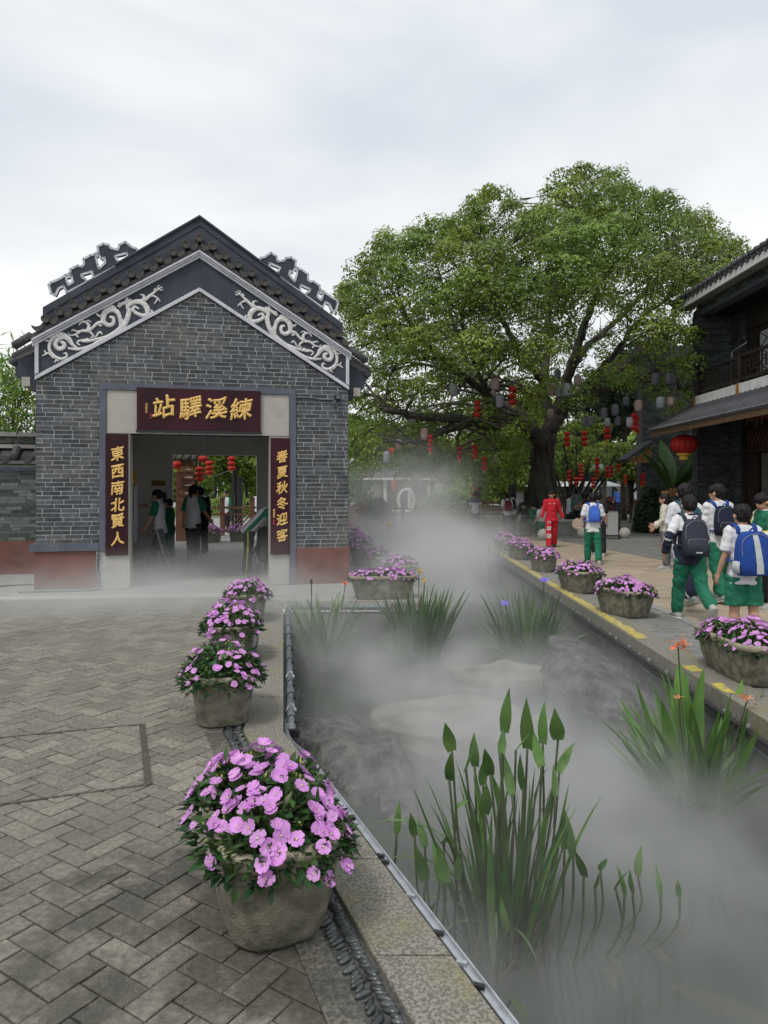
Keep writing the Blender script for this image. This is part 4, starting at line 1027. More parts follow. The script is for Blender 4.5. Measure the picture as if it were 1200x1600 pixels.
planter('misty stone planter in the middle of the row behind the wide trough', -.10, 13.3, R(6), .42, .8, .34, .16, 70, 500, 7, False)
planter('misty stone planter farthest back by the gatehouse corner', -.48, 14.9, R(6), .42, .9, .40, .26, 90, 600, 8, False)
planter('misty stone planter behind the gatehouse corner, half hidden by its wall', -.78, 17.2, R(6), .42, .9, .40, .3, 90, 600, 9, False)
planter('large stone trough at the right edge of the picture', 3.14, 6.03, R(0), .60, .98, .34, .13, 175, 1300, 11, True, 'stone planters along the right pond bank', spill=.04)
planter('stone trough in front of the kerb, second nearest on the right bank', 3.06, 8.95, R(24), .46, .74, .33, .15, 150, 800, 12, True, 'stone planters along the right pond bank', spill=.04)
planter('stone trough below the boy with the small blue bag', 3.06, 11.0, R(20), .46, .74, .33, .15, 140, 600, 13, True, 'stone planters along the right pond bank', spill=.04)
planter('short stone planter left of the boy with the small blue bag', 3.1, 13.7, R(10), .42, .56, .33, .14, 110, 380, 14, False, 'stone planters along the right pond bank')
planter('stone planter in front of the teenager in red', 3.08, 16.0, R(10), .42, .6, .33, .14, 110, 350, 15, False, 'stone planters along the right pond bank')
planter('farthest stone planter of the right bank, half in mist', 3.1, 18.3, R(10), .42, .6, .33, .14, 110, 350, 16, False, 'stone planters along the right pond bank')

def blade_mesh(L_, W_, bend, m, wide=.35, seed=0, n=9):
    """curved tapering blade, base at the origin, growing up and arching to +x"""
    b = MB(); vs = []; x = z = 0; a = R(90); ds = L_/n
    rg = random.Random(seed)
    for i in range(n+1):
        t = i/n; w_ = W_*(.45+.9*t*(1-t)*2 if False else 1)*(min(1, .5+t/wide*.5) if t < wide else ((1-t)/(1-wide))**.7)
        w_ = max(w_, .0006)
        vs += [(x, -w_/2, z), (x-.12*w_*math.sin(a), 0, z+.0), (x, w_/2, z)]
        x += math.cos(a)*ds; z += math.sin(a)*ds; a -= bend/n*(.4+1.2*t)
    fs = []
    for i in range(n):
        for k in (0, 1): fs.append((i*3+k, i*3+k+1, i*3+k+4, i*3+k+3))
    b.add(vs, fs); return b.mesh('leaf', m, True)
def clump(name, label, cat, px, py, specs, seed, spread=.12, scale=1., joined=False, group=None, z=WZ):
    """specs: list of (count, L range, W range, lean range deg, bend range, material, wide)"""
    q = gp(px, py, z); t = thing(name, label, cat, q, 0, group); rg = random.Random(seed); jb = {}
    for (cnt, Lr, Wr, lean, bend, m, wide) in specs:
        protos = [blade_mesh(1, rg.uniform(*Wr)/((Lr[0]+Lr[1])/2), rg.uniform(*bend), m, wide, k) for k in range(6)]
        for i in range(cnt):
            me = rg.choice(protos); L_ = rg.uniform(*Lr)*scale; az = rg.uniform(0, 2*math.pi); ln = R(rg.uniform(*lean)); r_ = spread*math.sqrt(rg.random())
            loc = Vector((math.cos(az)*r_, math.sin(az)*r_, -.04)); rot = (Matrix.Rotation(az, 4, 'Z') @ Matrix.Rotation(ln, 4, 'Y') @ Matrix.Rotation(rg.uniform(-.9, .9), 4, 'Z'))
            if joined:
                jb.setdefault(m.name, MB()); jb[m.name].tone = rg.uniform(.01, .99); jb[m.name].add([(rot @ (v.co*L_))+loc for v in me.vertices], [tuple(p.vertices) for p in me.polygons])
            else: link('leaf', me, t, loc, rot.to_euler(), (L_,)*3)
    for k, b in jb.items(): b.build('leaves', MATS[k], t, True, kind='stuff')
    return t
# iris clump, centre right
m_iris = mat('blue_violet_iris', (.16, .10, .72), (.26, .20, .80), 30, .5, 0, transl=.2)
def iris_flower(t, loc):
    b = MB()
    for k in range(6):
        a = k*math.pi/3; d = Vector((math.cos(a), math.sin(a), 0)); n = Vector((-d.y, d.x, 0)); dr = -.012 if k % 2 else .02
        b.add([(0, 0, 0), tuple(d*.03-n*.016+Vector((0, 0, .008))), tuple(d*.052+Vector((0, 0, dr))), tuple(d*.03+n*.016+Vector((0, 0, .008)))], [(0, 1, 2, 3)])
    link('flower', b.mesh('iris', m_iris), t, loc, (.5, -.2, 0), (1.25,)*3)
t = clump('iris_clump', 'dense dark green iris clump with two violet flowers behind the pale rocks', 'iris plant', 822, 1022,
      [(170, (.55, .98), (.026, .036), (2, 30), (.1, .5), m_blade, .3), (50, (.4, .7), (.022, .03), (30, 60), (.3, .9), m_blade, .3), (26, (.5, .8), (.024, .034), (30, 60), (.4, .9), m_bladepale, .3)], 21, .30)
iris_flower(t, (.22, -.1, 1.0)); iris_flower(t, (-.31, -.15, .70))
b = MB(); b.tube([(.1, -.05, 0), (.18, -.08, .5), (.22, -.1, .99)], .006, 5); b.build('stem', m_stem, t)
t = clump('iris_clump', 'iris clump in thick mist on the right of the channel', 'iris plant', 762, 908,
      [(110, (.6, 1.1), (.034, .046), (3, 38), (.1, .6), m_blade, .3), (20, (.4, .7), (.02, .026), (40, 70), (.4, .9), m_bladepale, .3)], 22, .35, joined=True)
t = clump('canna_clump', 'broad dark leaved clump before the bank, between the wide trough and the mist', 'canna plant', 655, 1026,
      [(120, (.55, 1.05), (.045, .068), (2, 28), (.1, .5), m_blade, .35), (22, (.5, .7), (.03, .045), (35, 60), (.5, 1.0), m_bladepale, .3)], 23, .26)
t2 = t; 
def canna_flower(t, loc, m, s=1., stem=True, fb=0):
    rg = random.Random(int(loc[0]*1000)); b = MB()
    for k in range(9):
        a = rg.uniform(0, 6.28); el = rg.uniform(-.3, 1.2); d = Vector((math.cos(a)*math.cos(el), math.sin(a)*math.cos(el), math.sin(el))); n = d.cross(Vector((.3, .2, 1))).normalized()
        c = Vector((rg.uniform(-.02, .02), rg.uniform(-.02, .02), rg.uniform(-.02, .03)))
        b.add([c, c+d*.035-n*.017, c+d*.068+Vector((0, 0, -.008)), c+d*.035+n*.017], [(0, 1, 2, 3)])
    link('flower', b.mesh('canna_bloom', m), t, loc, None, (s,)*3)
    if stem: b = MB(); b.tube([(loc[0]*.3, loc[1]*.3, 0), (loc[0]*.8, loc[1]*.8, loc[2]*.6), tuple(loc)], .006, 5); b.build('stem', m_stem, t)
m_coral = mat('coral_orange_petal', (.85, .20, .12), (.90, .34, .12), 40, .5, 0, transl=.3)
m_peach = mat('peach_petal', (.85, .36, .18), (.85, .45, .25), 40, .5, 0, transl=.3)
m_yel = mat('yellow_petal', (.85, .58, .06), (.80, .42, .05), 40, .5, 0, transl=.3)
canna_flower(t2, (.0, .1, 1.07), m_yel, 1.2); canna_flower(t2, (.05, .05, .98), m_yel, .8, False)
t = clump('canna_clump', 'pale striped leaved clump in front of the granite pillar', 'canna plant', 507, 1028,
      [(72, (.55, 1.0), (.05, .085), (2, 30), (.2, .8), m_bladepale, .35), (34, (.55, .8), (.03, .045), (30, 62), (.6, 1.4), m_bladepale, .3)], 24, .22)
canna_flower(t, (.27, .05, .96), m_coral, 1.2)
b = MB(); b.box((-.18, .1, .98), (.03, .03, .06)); b.tube([(-.18, .1, .3), (-.18, .1, .96)], .008, 6); b.build('sprinkler_head', m_black, t)
t = clump('canna_clump', 'broad leaved canna clump with coral flowers at the right pond wall', 'canna plant', 1085, 1232,
      [(30, (.65, 1.02), (.10, .16), (2, 32), (.1, .5), m_bladebright, .42), (70, (.5, .98), (.045, .075), (3, 44), (.1, .6), m_bladebright, .35), (26, (.4, .7), (.025, .045), (35, 70), (.5, 1.2), m_bladepale, .3)], 25, .34, .92)
canna_flower(t, (-.12, .0, 1.04), m_coral, 1.35); canna_flower(t, (-.06, -.02, 1.06), m_peach, 1.1, False); canna_flower(t, (.33, -.1, .66), m_peach, 1.1); canna_flower(t, (-.20, -.2, .72), m_peach, .7)
t = clump('lily_clump', 'low dark shrub with yellow lilies half lost in the mist before the fence', 'flowering plant', 606, 905,
      [(40, (.5, .9), (.03, .05), (3, 30), (.2, .6), m_blade, .3)], 26, .25, joined=True)
canna_flower(t, (0, 0, 1.25), m_yel, 2.0)

# pickerel weed, near middle of the pond
def pick_leaf(L_, W_, seed):
    rg = random.Random(seed); b = MB(); n = 8; vs = []; cur = rg.uniform(-.25, .3)
    for i in range(n+1):
        t = i/n; w_ = W_*(math.sin(math.pi*min(1, .13+t*.87)**.72))*.5 if t < 1 else .001
        z = t*L_; x = cur*L_*t*t
        vs += [(x+.10*w_, -w_, z-(.06*L_ if i == 0 else 0)), (x-.12*w_, 0, z), (x+.10*w_, w_, z-(.06*L_ if i == 0 else 0))]
    b.add(vs, [(i*3+k, i*3+k+1, i*3+k+4, i*3+k+3) for i in range(n) for k in (0, 1)])
    return b.mesh('leaf', m_pick, True)
PICK = [pick_leaf(.17*s, .052*s, k) for k, s in enumerate((1, .9, 1.1, 1, .85, 1.05, .95))]
q0 = gp(790, 1478, WZ); t = thing('pickerel_clump', 'tall clump of arrow leaved water plants in the near middle of the pond', 'water plant', q0)
rgk = random.Random(4)
def stalk(px, py, dd, base=None, tilt=None, sc=1., roll=None):
    """a leaf whose tip stands at this height; px,py = leaf base as seen, dd = distance"""
    p = at(px, py, dd)-q0; b0 = base or Vector((p.x*.35+rgk.uniform(-.05, .05), p.y*.5+rgk.uniform(-.04, .04), -.05))
    mid = b0.lerp(p, .5)+Vector((rgk.uniform(-.02, .02)+p.x*.10, 0, .0))
    b = MB(); b.tube(smoothpath([b0, mid, p], 4), [.006]*9, 5); s = b.build('stalk', m_stem, t, True)
    ti = tilt if tilt is not None else R(rgk.uniform(-16, 16))
    link('leaf', rgk.choice(PICK), t, p, (rgk.uniform(-.3, .15), ti*1.7+R(rgk.uniform(-7, 7)), roll if roll is not None else rgk.uniform(-1.3, 1.3)+math.pi/2), (sc*rgk.uniform(.85, 1.15), sc*rgk.uniform(.8, 1.3), sc*rgk.uniform(.85, 1.2)))
# (px, py of leaf base, distance, lean)
for px, py, dd, ti, sc in ((706, 1172, 3.4, 8, 1.05), (728, 1202, 3.3, -14, 1.), (702, 1218, 3.2, -20, .9), (788, 1142, 3.4, -3, 1.1), (783, 1176, 3.3, 20, .85), (806, 1172, 3.4, -22, .8), (824, 1168, 3.5, -3, 1.25), (872, 1155, 3.5, -24, 1.25), (848, 1160, 3.5, 4, 1.0), (846, 1196, 3.4, 12, 1.0), (874, 1206, 3.4, 24, 1.1),
                           (868, 1242, 3.3, 20, .9), (766, 1210, 3.3, -14, 1.), (742, 1196, 3.5, 2, 1.), (755, 1225, 3.4, -8, 1.), (818, 1230, 3.5, 5, 1.1), (836, 1240, 3.4, -6, 1.), (800, 1240, 3.3, 10, 1.), (780, 1260, 3.4, 0, .9), (758, 1272, 3.3, -12, .9), (860, 1262, 3.6, 16, .9)):
    stalk(px, py, dd, None, R(ti), sc)
for px, py, dd, ti, sc in ((664, 1375, 3.1, -8, .95), (648, 1305, 3.3, 0, .75), (664, 1322, 3.3, 12, .8), (697, 1378, 3.0, 6, 1.), (688, 1374, 3.1, -4, .9), (716, 1372, 3.1, 2, .8), (672, 1432, 2.9, -14, .8), (694, 1318, 3.3, -30, .6), (712, 1262, 3.4, 40, .6), (620, 1300, 3.5, 0, .8),
                           (882, 1325, 3.3, 3, .8), (896, 1338, 3.3, 10, 1.1), (912, 1368, 3.2, -14, .85), (938, 1358, 3.4, -20, .7), (930, 1388, 3.3, -24, .6), (962, 1388, 3.3, -18, .9), (976, 1398, 3.3, 4, .8), (988, 1394, 3.3, -6, .7), (996, 1366, 3.5, 2, .8), (1032, 1398, 3.4, 3, .6), (1062, 1402, 3.4, -6, .7), (792, 1452, 2.9, -12, .9), (800, 1560, 2.7, 160, .5)):
    p = at(px, py, dd)-q0; stalk(px, py, dd, Vector((p.x*.8+rgk.uniform(-.03, .03), p.y*.7, -.05)), R(ti), sc)
protos = [blade_mesh(1, .04, rgk.uniform(.1, .5), m_pick, .4, k) for k in range(5)]+[blade_mesh(1, .035, rgk.uniform(.1, .5), m_blade, .4, k) for k in range(3)]
for i in range(85):
    az = rgk.uniform(0, 6.28); r_ = .17*math.sqrt(rgk.random()); ln = R(rgk.uniform(0, 19)); L_ = rgk.uniform(.45, .95)
    link('blade', rgk.choice(protos), t, (math.cos(az)*r_, math.sin(az)*r_, -.04), (Matrix.Rotation(az, 4, 'Z') @ Matrix.Rotation(ln, 4, 'Y') @ Matrix.Rotation(rgk.uniform(-1, 1), 4, 'Z')).to_euler(), (L_,)*3)
arch = [blade_mesh(1, .045, 2.0, m_bladepale, .4, 3), blade_mesh(1, .05, 2.5, m_bladepale, .4, 4)]
for az, L_, ln in ((175, .75, 25), (190, .62, 38), (215, .5, 40), (150, .55, 40), (262, .5, 25), (185, .95, 12), (290, .45, 40)):
    link('blade', rgk.choice(arch), t, (-.05, 0, .05), (Matrix.Rotation(R(az), 4, 'Z') @ Matrix.Rotation(R(ln), 4, 'Y')).to_euler(), (L_,)*3)
b = MB(); rgd = random.Random(8)
for i in range(70):
    az = rgd.uniform(0, 6.28); r_ = rgd.uniform(.02, .24); p = Vector((math.cos(az)*r_, math.sin(az)*r_, -.02)); b.tube([p, p+Vector((rgd.uniform(-.1, .1), rgd.uniform(-.1, .1), rgd.uniform(.05, .28)))], .0035, 4)
b.build('dead_stalks', mat('dead_stalk_straw', (.16, .13, .08), (.08, .07, .045), 10, .8, 0), t, kind='stuff')
b = MB()
for i in range(60):
    x = rgd.uniform(-3.2, .3); y = rgd.uniform(2.4, 6.5) if i < 25 else rgd.uniform(2.3, 5.4)
    if i >= 25: x = edgeL(y)-.55-abs(rgd.gauss(0, .25))
    b.ell((x, y, .006), (rgd.uniform(.004, .012), rgd.uniform(.003, .008), .003), 5, 4)
b.build('fallen_petals', mat('faded_petal_litter', (.40, .28, .20), (.30, .2, .22), 50, .8, 0), None, kind='stuff', label='small fallen petals and leaf bits scattered over the left paving', cat='litter')
# ================================================================ trees
m_leaf = leafmat('banyan_leaf', (.215, .30, .055), (.135, .205, .038), .5, .3, .3, scale=.7)
m_leafl = leafmat('light_leaf', (.27, .37, .08), (.19, .28, .055), .55, .3, .3, scale=.5)
m_leafd = leafmat('dark_leaf', (.035, .07, .025), (.025, .052, .02), .5, .25, .3, scale=.5)
m_bambooleaf = leafmat('bamboo_leaf', (.24, .36, .07), (.13, .22, .045), .5, .3, .3, scale=2)
m_redleaf = leafmat('red_brown_leaf', (.20, .06, .04), (.11, .06, .03), .5, .25, .3, scale=2)
def inpoly(x, y, P):
    c = False; j = len(P)-1
    for i in range(len(P)):
        if (P[i][1] > y) != (P[j][1] > y) and x < (P[j][0]-P[i][0])*(y-P[i][1])/(P[j][1]-P[i][1])+P[i][0]: c = not c
        j = i
    return c
def clump_leaves(C_, Rr, per, size, rg, flat=.72, upb=.35, vary=.35, asp=.62, hue=.12):
    """leaf quads on the shells of many clumps; returns V,F,cols"""
    Vs = []; cols = []
    for i in range(len(C_)):
        n = int(per*(Rr[i]**1.6)) if per > 0 else -per
        d = rg.normal(0, 1, (n, 3)); d[:, 2] += upb; d /= np.linalg.norm(d, axis=1)[:, None]
        lump = 1+.22*np.sin(d[:, 0]*5+i)*np.cos(d[:, 1]*4+i*2)+.15*np.sin(d[:, 2]*7+i*3)
        r_ = Rr[i]*lump*rg.uniform(.35, 1.04, n)**.32
        P = C_[i]+d*r_[:, None]*np.array([1, 1, flat])
        nn = d*1.15+rg.normal(0, .42, (n, 3)); nn[:, 2] += .3; nn /= np.linalg.norm(nn, axis=1)[:, None]
        t_ = np.cross(nn, rg.normal(0, 1, (n, 3))); t_ /= np.linalg.norm(t_, axis=1)[:, None]+1e-9; s_ = np.cross(nn, t_)
        L_ = (size*rg.uniform(.65, 1.3, n))[:, None]; W = L_*asp*.5
        fold = nn*L_*.12
        Vs.append(np.stack([P-t_*L_*.5, P+s_*W-fold, P+t_*L_*.5, P-s_*W-fold], 1).reshape(-1, 3))
        b_ = (1+rg.uniform(-vary, vary, n)*.7)*(1+rg.uniform(-.2, .2)); h = rg.uniform(-hue, hue, n)*.5+rg.uniform(-hue, hue)
        cols.append(np.stack([b_*(1+h*1.6), b_*(1+h*.4), b_*(1-h)], 1).clip(.2, 2.5))
    V = np.concatenate(Vs); n = len(V)//4; F = np.arange(n*4).reshape(n, 4)
    return V, F, np.concatenate(cols)
def crown(name, C_, Rr, per, size, m, parent, seed, **k):
    rg = np.random.default_rng(seed); V, F, cc = clump_leaves(np.array(C_)-np.array(parent.location), Rr, per, size, rg, **k)
    return link(name, np_mesh(name, V, F, m, cc), parent)
rt = random.Random(77)
# ---- banyan
BD = 26.0
cp = [(530, 470), (545, 440), (575, 400), (598, 372), (640, 368), (665, 352), (700, 356), (735, 338), (742, 308), (775, 300), (805, 315), (822, 340), (845, 330), (858, 295), (885, 270), (930, 264), (972, 278), (985, 308), (1012, 306), (1050, 314), (1075, 338), (1108, 350), (1125, 374), (1158, 388), (1138, 420), (1108, 450), (1088, 480), (1088, 560), (1082, 630), (1050, 640), (1020, 600), (980, 590), (930, 590), (880, 590), (850, 630), (835, 655), (800, 680), (815, 715), (790, 735), (770, 700), (720, 730), (690, 715), (660, 738), (600, 730), (560, 742), (540, 728), (545, 600), (530, 540)]
sparse = [(850, 470), (940, 440), (1045, 440), (1062, 560), (1010, 610), (860, 640), (790, 570), (800, 510)]
holes = [(560, 560, 12), (650, 420, 13), (825, 400, 12), (875, 360, 12), (800, 345, 14), (840, 460, 12), (650, 600, 12), (740, 575, 12), (690, 640, 10), (1035, 380, 10), (575, 630, 10), (960, 340, 9), (615, 520, 10), (700, 432, 16), (610, 470, 10), (770, 520, 12), (985, 540, 26), (930, 560, 22), (1045, 500, 16), (1010, 470, 14), (960, 495, 18), (742, 470, 10), (890, 470, 14), (1075, 418, 10)]
BL_ = at(847, 800, BD); BL_.z = 0
ban = thing('banyan_tree', 'huge spreading banyan with lanterns hanging from its branches', 'tree', BL_)
cc_, rr2 = [], []
LX = [(709, 610, 22.5), (774, 600, 21.5), (781, 627, 21.5), (644, 650, 22), (663, 678, 22), (623, 695, 22), (604, 714, 21.5), (861, 608, 22.5), (873, 610, 22.3), (885, 610, 22), (902, 595, 22.5), (860, 646, 24), (1024, 592, 22), (1046, 592, 22), (1032, 630, 21.5), (1048, 628, 21.5), (801, 618, 21.5), (745, 640, 22), (718, 708, 23), (742, 706, 23), (757, 724, 23), (672, 692, 22), (992, 655, 22), (997, 634, 22), (950, 665, 23), (918, 658, 23), (961, 645, 23)]
def clear_l(p, r_):
    d = p.y; px = 600+p.x*FPX/d; py = HZ-(p.z-CAMH)*FPX/d; k = r_*FPX/d
    return not any(d < ld+.3 and abs(px-lx) < k*.8+5 and abs(py-ly) < k*.62+9 for lx, ly, ld in LX)
tries = 0
while len(cc_) < 360 and tries < 16000:
    tries += 1
    px, py = rt.uniform(528, 1165), rt.uniform(262, 742)
    if not inpoly(px, py, cp): continue
    if inpoly(px, py, sparse) and rt.random() > .16: continue
    if any((px-x)**2+(py-y)**2 < r_*r_*1.6 for x, y, r_ in holes): continue
    ex, ey = (px-850)/345, (py-520)/285; hd = 7.2*math.sqrt(max(.03, 1-ex*ex-ey*ey))
    sgn = -1 if rt.random() < .64 else 1; dd = BD + sgn*hd*rt.uniform(.55, 1.)
    r_ = rt.uniform(.6, 1.1)
    # keep the clump inside the silhouette
    k = r_*FPX/dd
    okk = sum(inpoly(px+k*.8*math.cos(a), py+k*.62*math.sin(a), cp) for a in np.arange(0, 6.28, .785))
    if okk < 8: r_ *= rt.uniform(.42, .7); k = r_*FPX/dd
    if okk < 3: continue
    p = at(px, py, dd)
    if any((p-q).length < .55+.5*r_ for q in cc_) or not clear_l(p, r_): continue
    cc_.append(p); rr2.append(r_)
limbs = []
def limb(pts, r0, r1, k=6):
    P = [at(x, y, d) for x, y, d in pts]; sp = smoothpath(P, k); n = len(sp)
    for i in range(1, n-1): sp[i] += Vector((rt.uniform(-1, 1), rt.uniform(-1, 1), rt.uniform(-1, 1)))*.05
    limbs.append((sp, [r0+(r1-r0)*(i/(n-1))**.8 for i in range(n)]))
limb([(848, 806, 26), (848, 770, 26), (846, 730, 26), (846, 700, 26), (850, 680, 26)], .48, .36)
limb([(846, 705, 26), (840, 685, 25.6), (822, 668, 25), (795, 664, 24.2), (760, 662, 23.2), (715, 655, 22.6), (660, 650, 22), (600, 640, 21.5)], .36, .09)
limb([(850, 700, 26), (862, 665, 26), (880, 640, 26), (905, 622, 26), (950, 610, 25.8), (1000, 590, 25.6), (1060, 560, 25.5)], .36, .08)
limb([(890, 630, 26), (925, 600, 26.5), (970, 575, 27), (1010, 540, 27), (1050, 500, 27.4), (1090, 450, 27.5)], .26, .06)
limb([(872, 650, 26), (885, 600, 25.5), (900, 550, 25), (915, 500, 24.5), (940, 440, 24), (960, 390, 24)], .26, .05)
limb([(895, 570, 25.3), (930, 530, 26), (975, 490, 26.5), (1020, 440, 26.6), (1060, 400, 27)], .15, .04)
limb([(862, 660, 26), (850, 610, 26.6), (855, 550, 27), (860, 480, 27.3), (880, 400, 27.5), (910, 330, 27.5)], .26, .05)
limb([(852, 600, 26.6), (820, 560, 25.5), (790, 510, 24.8), (760, 450, 24), (745, 400, 24)], .17, .05)
limb([(800, 664, 24.4), (770, 630, 24), (730, 590, 23), (680, 550, 22.6), (640, 500, 22.5), (610, 450, 23)], .2, .05)
limb([(846, 700, 26), (830, 660, 27.2), (790, 630, 28.2), (740, 600, 29.5), (680, 560, 30.5), (620, 540, 30.5)], .24, .06)
limb([(740, 600, 29.5), (720, 540, 29.8), (700, 470, 30), (680, 410, 30)], .14, .04)
limb([(740, 660, 22.9), (700, 670, 22.4), (650, 690, 22), (600, 690, 21.6)], .14, .04)
limb([(915, 605, 26), (960, 550, 24.6), (1000, 500, 24), (1040, 470, 24)], .12, .04)
limb([(780, 664, 24), (760, 610, 22.6), (740, 560, 21.6), (720, 500, 21)], .13, .04)
limb([(1000, 592, 25.6), (1030, 600, 25), (1060, 610, 24.6)], .09, .03)
tb = MB()
for sp, ra in limbs: tb.tube(sp, ra, 12 if ra[0] > .3 else 8)
# fluted roots and hanging aerial roots on the trunk
for i in range(26):
    a = rt.uniform(0, 6.28); r0 = rt.uniform(.40, .52); px0 = at(847, 800, BD)
    top = rt.uniform(2.0, 3.9); P = []
    for k in range(7):
        f = k/6; z = top*(1-f); rr_ = (r0*(.85+.1*math.sin(k*1.3+i)) if f < .8 else r0*(1+.9*(f-.8)*5*rt.uniform(.5, 1)))
        aa = a+.25*math.sin(k*.9+i); P.append(Vector((px0.x+math.cos(aa)*rr_, px0.y+math.sin(aa)*rr_, z-.03)))
    tb.tube(smoothpath(P, 3), rt.uniform(.025, .08), 6)
for i in range(45):
    sp, ra = rt.choice(limbs[:3]); p = rt.choice(sp[2:]); L2 = rt.uniform(.5, 1.8)
    tb.tube([p, p+Vector((rt.uniform(-.1, .1), 0, -L2*.5)), p+Vector((rt.uniform(-.15, .15), 0, -L2))], .010, 4)
alls = [(p, r_) for sp, ra in limbs for p, r_ in zip(sp, ra)]
tw = []
for p, rc_ in zip(cc_, rr2):
    q, r_ = min(alls, key=lambda t: (t[0]-p).length*(1 if t[0].z < p.z+.5 else 1.6))
    L2 = (p-q).length; mid = q.lerp(p, .5)+Vector((0, 0, .12*L2)) + Vector((rt.uniform(-.2, .2), rt.uniform(-.2, .2), 0))
    sp = smoothpath([q, mid, p], 5); tb.tube(sp, [max(.02, min(.075, r_*.5))*(1-.65*i/(len(sp)-1)) for i in range(len(sp))], 5)
    for k in range(3):
        e = p+Vector((rt.uniform(-.8, .8), rt.uniform(-.8, .8), rt.uniform(-.2, .6)))*rc_*.8; tb.tube([sp[-4], (sp[-4]+e)/2+Vector((0, 0, .05)), e], [.02, .014, .006], 4)
# bare twigs seen in the open lower right of the crown
for i in range(70):
    p0, r_ = rt.choice([a_ for a_ in alls if a_[0].x > BL_.x]); e = p0+Vector((rt.uniform(-.4, 1.), rt.uniform(-1, 1), rt.uniform(.2, .9)))
    tb.tube(smoothpath([p0, (p0+e)/2+Vector((.15, 0, -.1)), e], 3), [.03, .028, .024, .018, .012, .010, .008], 4)
ob = BL_.copy(); tb.v = [(v[0]-ob.x, v[1]-ob.y, v[2]) for v in tb.v]
tb.build('trunk', m_bark, ban, True)
crown('crown', cc_, rr2, 980, .10, m_leaf, ban, 5, hue=.09, upb=.6, vary=.3)
# thin sprays for the open part and the rim
sp_c = []; 
for i in range(170):
    px, py = rt.uniform(800, 1085), rt.uniform(410, 640)
    if inpoly(px, py, sparse): sp_c.append(at(px, py, BD+rt.uniform(-5.5, 5.5)))
for i in range(len(cp)):
    (x0, y0), (x1, y1) = cp[i], cp[(i+1) % len(cp)]
    for k in range(3):
        f = rt.random(); sp_c.append(at(x0+(x1-x0)*f+rt.uniform(-5, 5), y0+(y1-y0)*f+rt.uniform(-5, 5), BD+rt.uniform(-3, 3)))
crown('outer_sprays', sp_c, [rt.uniform(.25, .5) for _ in sp_c], 420, .10, m_leaf, ban, 6, hue=.18, flat=.8)['kind'] = 'stuff'
# hanging foliage at the lower left of the banyan
hl = []
for i in range(60):
    px, py = rt.choice(((rt.uniform(550, 700), rt.uniform(640, 738)), (rt.uniform(720, 770), rt.uniform(690, 760)), (rt.uniform(775, 815), rt.uniform(690, 742)), (rt.uniform(640, 690), rt.uniform(700, 745))))
    q_ = at(px, py, rt.uniform(21.5, 27))
    if clear_l(q_, .5): hl.append(q_)
crown('hanging_foliage', hl, [rt.uniform(.35, .7) for _ in hl], 420, .11, m_leaf, ban, 7, hue=.18, flat=1.)['kind'] = 'stuff'

def tree(label, x, y, h, cr, lobes, per, size, m, seed, trunk=.16, group=None, name='tree', flat=.8, bark=None, vary=.35, z0=0, lowest=-.5):
    t = thing(name, label, 'tree', (x, y, z0), 0, group); rg = random.Random(seed); C_, Rr = [], []
    for i in range(lobes):
        a = rg.uniform(0, 6.28); e = rg.uniform(lowest, 1.); rr_ = cr*rg.uniform(.35, .85)*math.sqrt(max(.25, 1-e*e*.6))
        C_.append((x+math.cos(a)*rr_, y+math.sin(a)*rr_, z0+h-cr*.75+e*cr*.75)); Rr.append(cr*rg.uniform(.26, .42))
    b = MB(); top = Vector((rg.uniform(-.2, .2), rg.uniform(-.2, .2), h-cr*.8)); b.tube(smoothpath([(0, 0, -.1), top*.5+Vector((rg.uniform(-.15, .15), 0, 0)), top], 4), [trunk*(1-.4*i/8) for i in range(9)], 8)
    for c in C_[:14]:
        p = Vector(c)-t.location; q = top*rg.uniform(.55, 1); b.tube(smoothpath([q, (p+q)/2+Vector((0, 0, -.1*cr)), p], 3), [trunk*.45, trunk*.4, trunk*.34, trunk*.28, trunk*.2, trunk*.15, trunk*.1], 5)
    b.build('trunk', bark or m_bark, t, True); crown('crown', C_, Rr, per, size, m, t, seed, flat=flat, vary=vary)
    return t
# small spreading tree with forked stems behind the round bench
sx = at(893, 800, 31); t = thing('tree', 'small yellow green tree with forked leaning stems right of the banyan trunk', 'tree', (sx.x, 31, 0)); b = MB(); C_, Rr = [], []
for px, py, dd in ((880, 735, 31), (870, 745, 32), (905, 730, 30.5), (925, 712, 30), (945, 700, 31), (960, 716, 32), (890, 715, 31), (915, 690, 31), (935, 670, 32), (900, 668, 31), (880, 690, 30), (860, 700, 32), (862, 725, 31.5), (955, 735, 32), (970, 700, 31), (915, 655, 32), (940, 740, 31)):
    C_.append(at(px, py, dd)); Rr.append(rt.uniform(.42, .68))
for i, c in enumerate(C_):
    p = Vector(c)-t.location; s0 = Vector((rt.uniform(-.25, .25), 0, .5)); b.tube(smoothpath([(0, 0, -.05), s0, s0+(p-s0)*.5+Vector((0, 0, -.3)), p], 3), [.13, .12, .11, .10, .085, .07, .06, .05, .04, .03], 6)
b.build('trunk', m_bark, t, True); crown('crown', C_, Rr, 700, .12, m_leafl, t, 9, flat=.5)
bg = 'trees beyond the plaza'
specs = [(975, 36, 7.5, 2.2, m_leafd), (1005, 40, 9.5, 2.8, m_leafd), (940, 44, 7.8, 2.4, m_leafd), (885, 50, 6.0, 2.4, m_leafl), (1040, 46, 9.0, 3., m_leafd), (990, 33, 3.4, 1.3, m_leafl)]
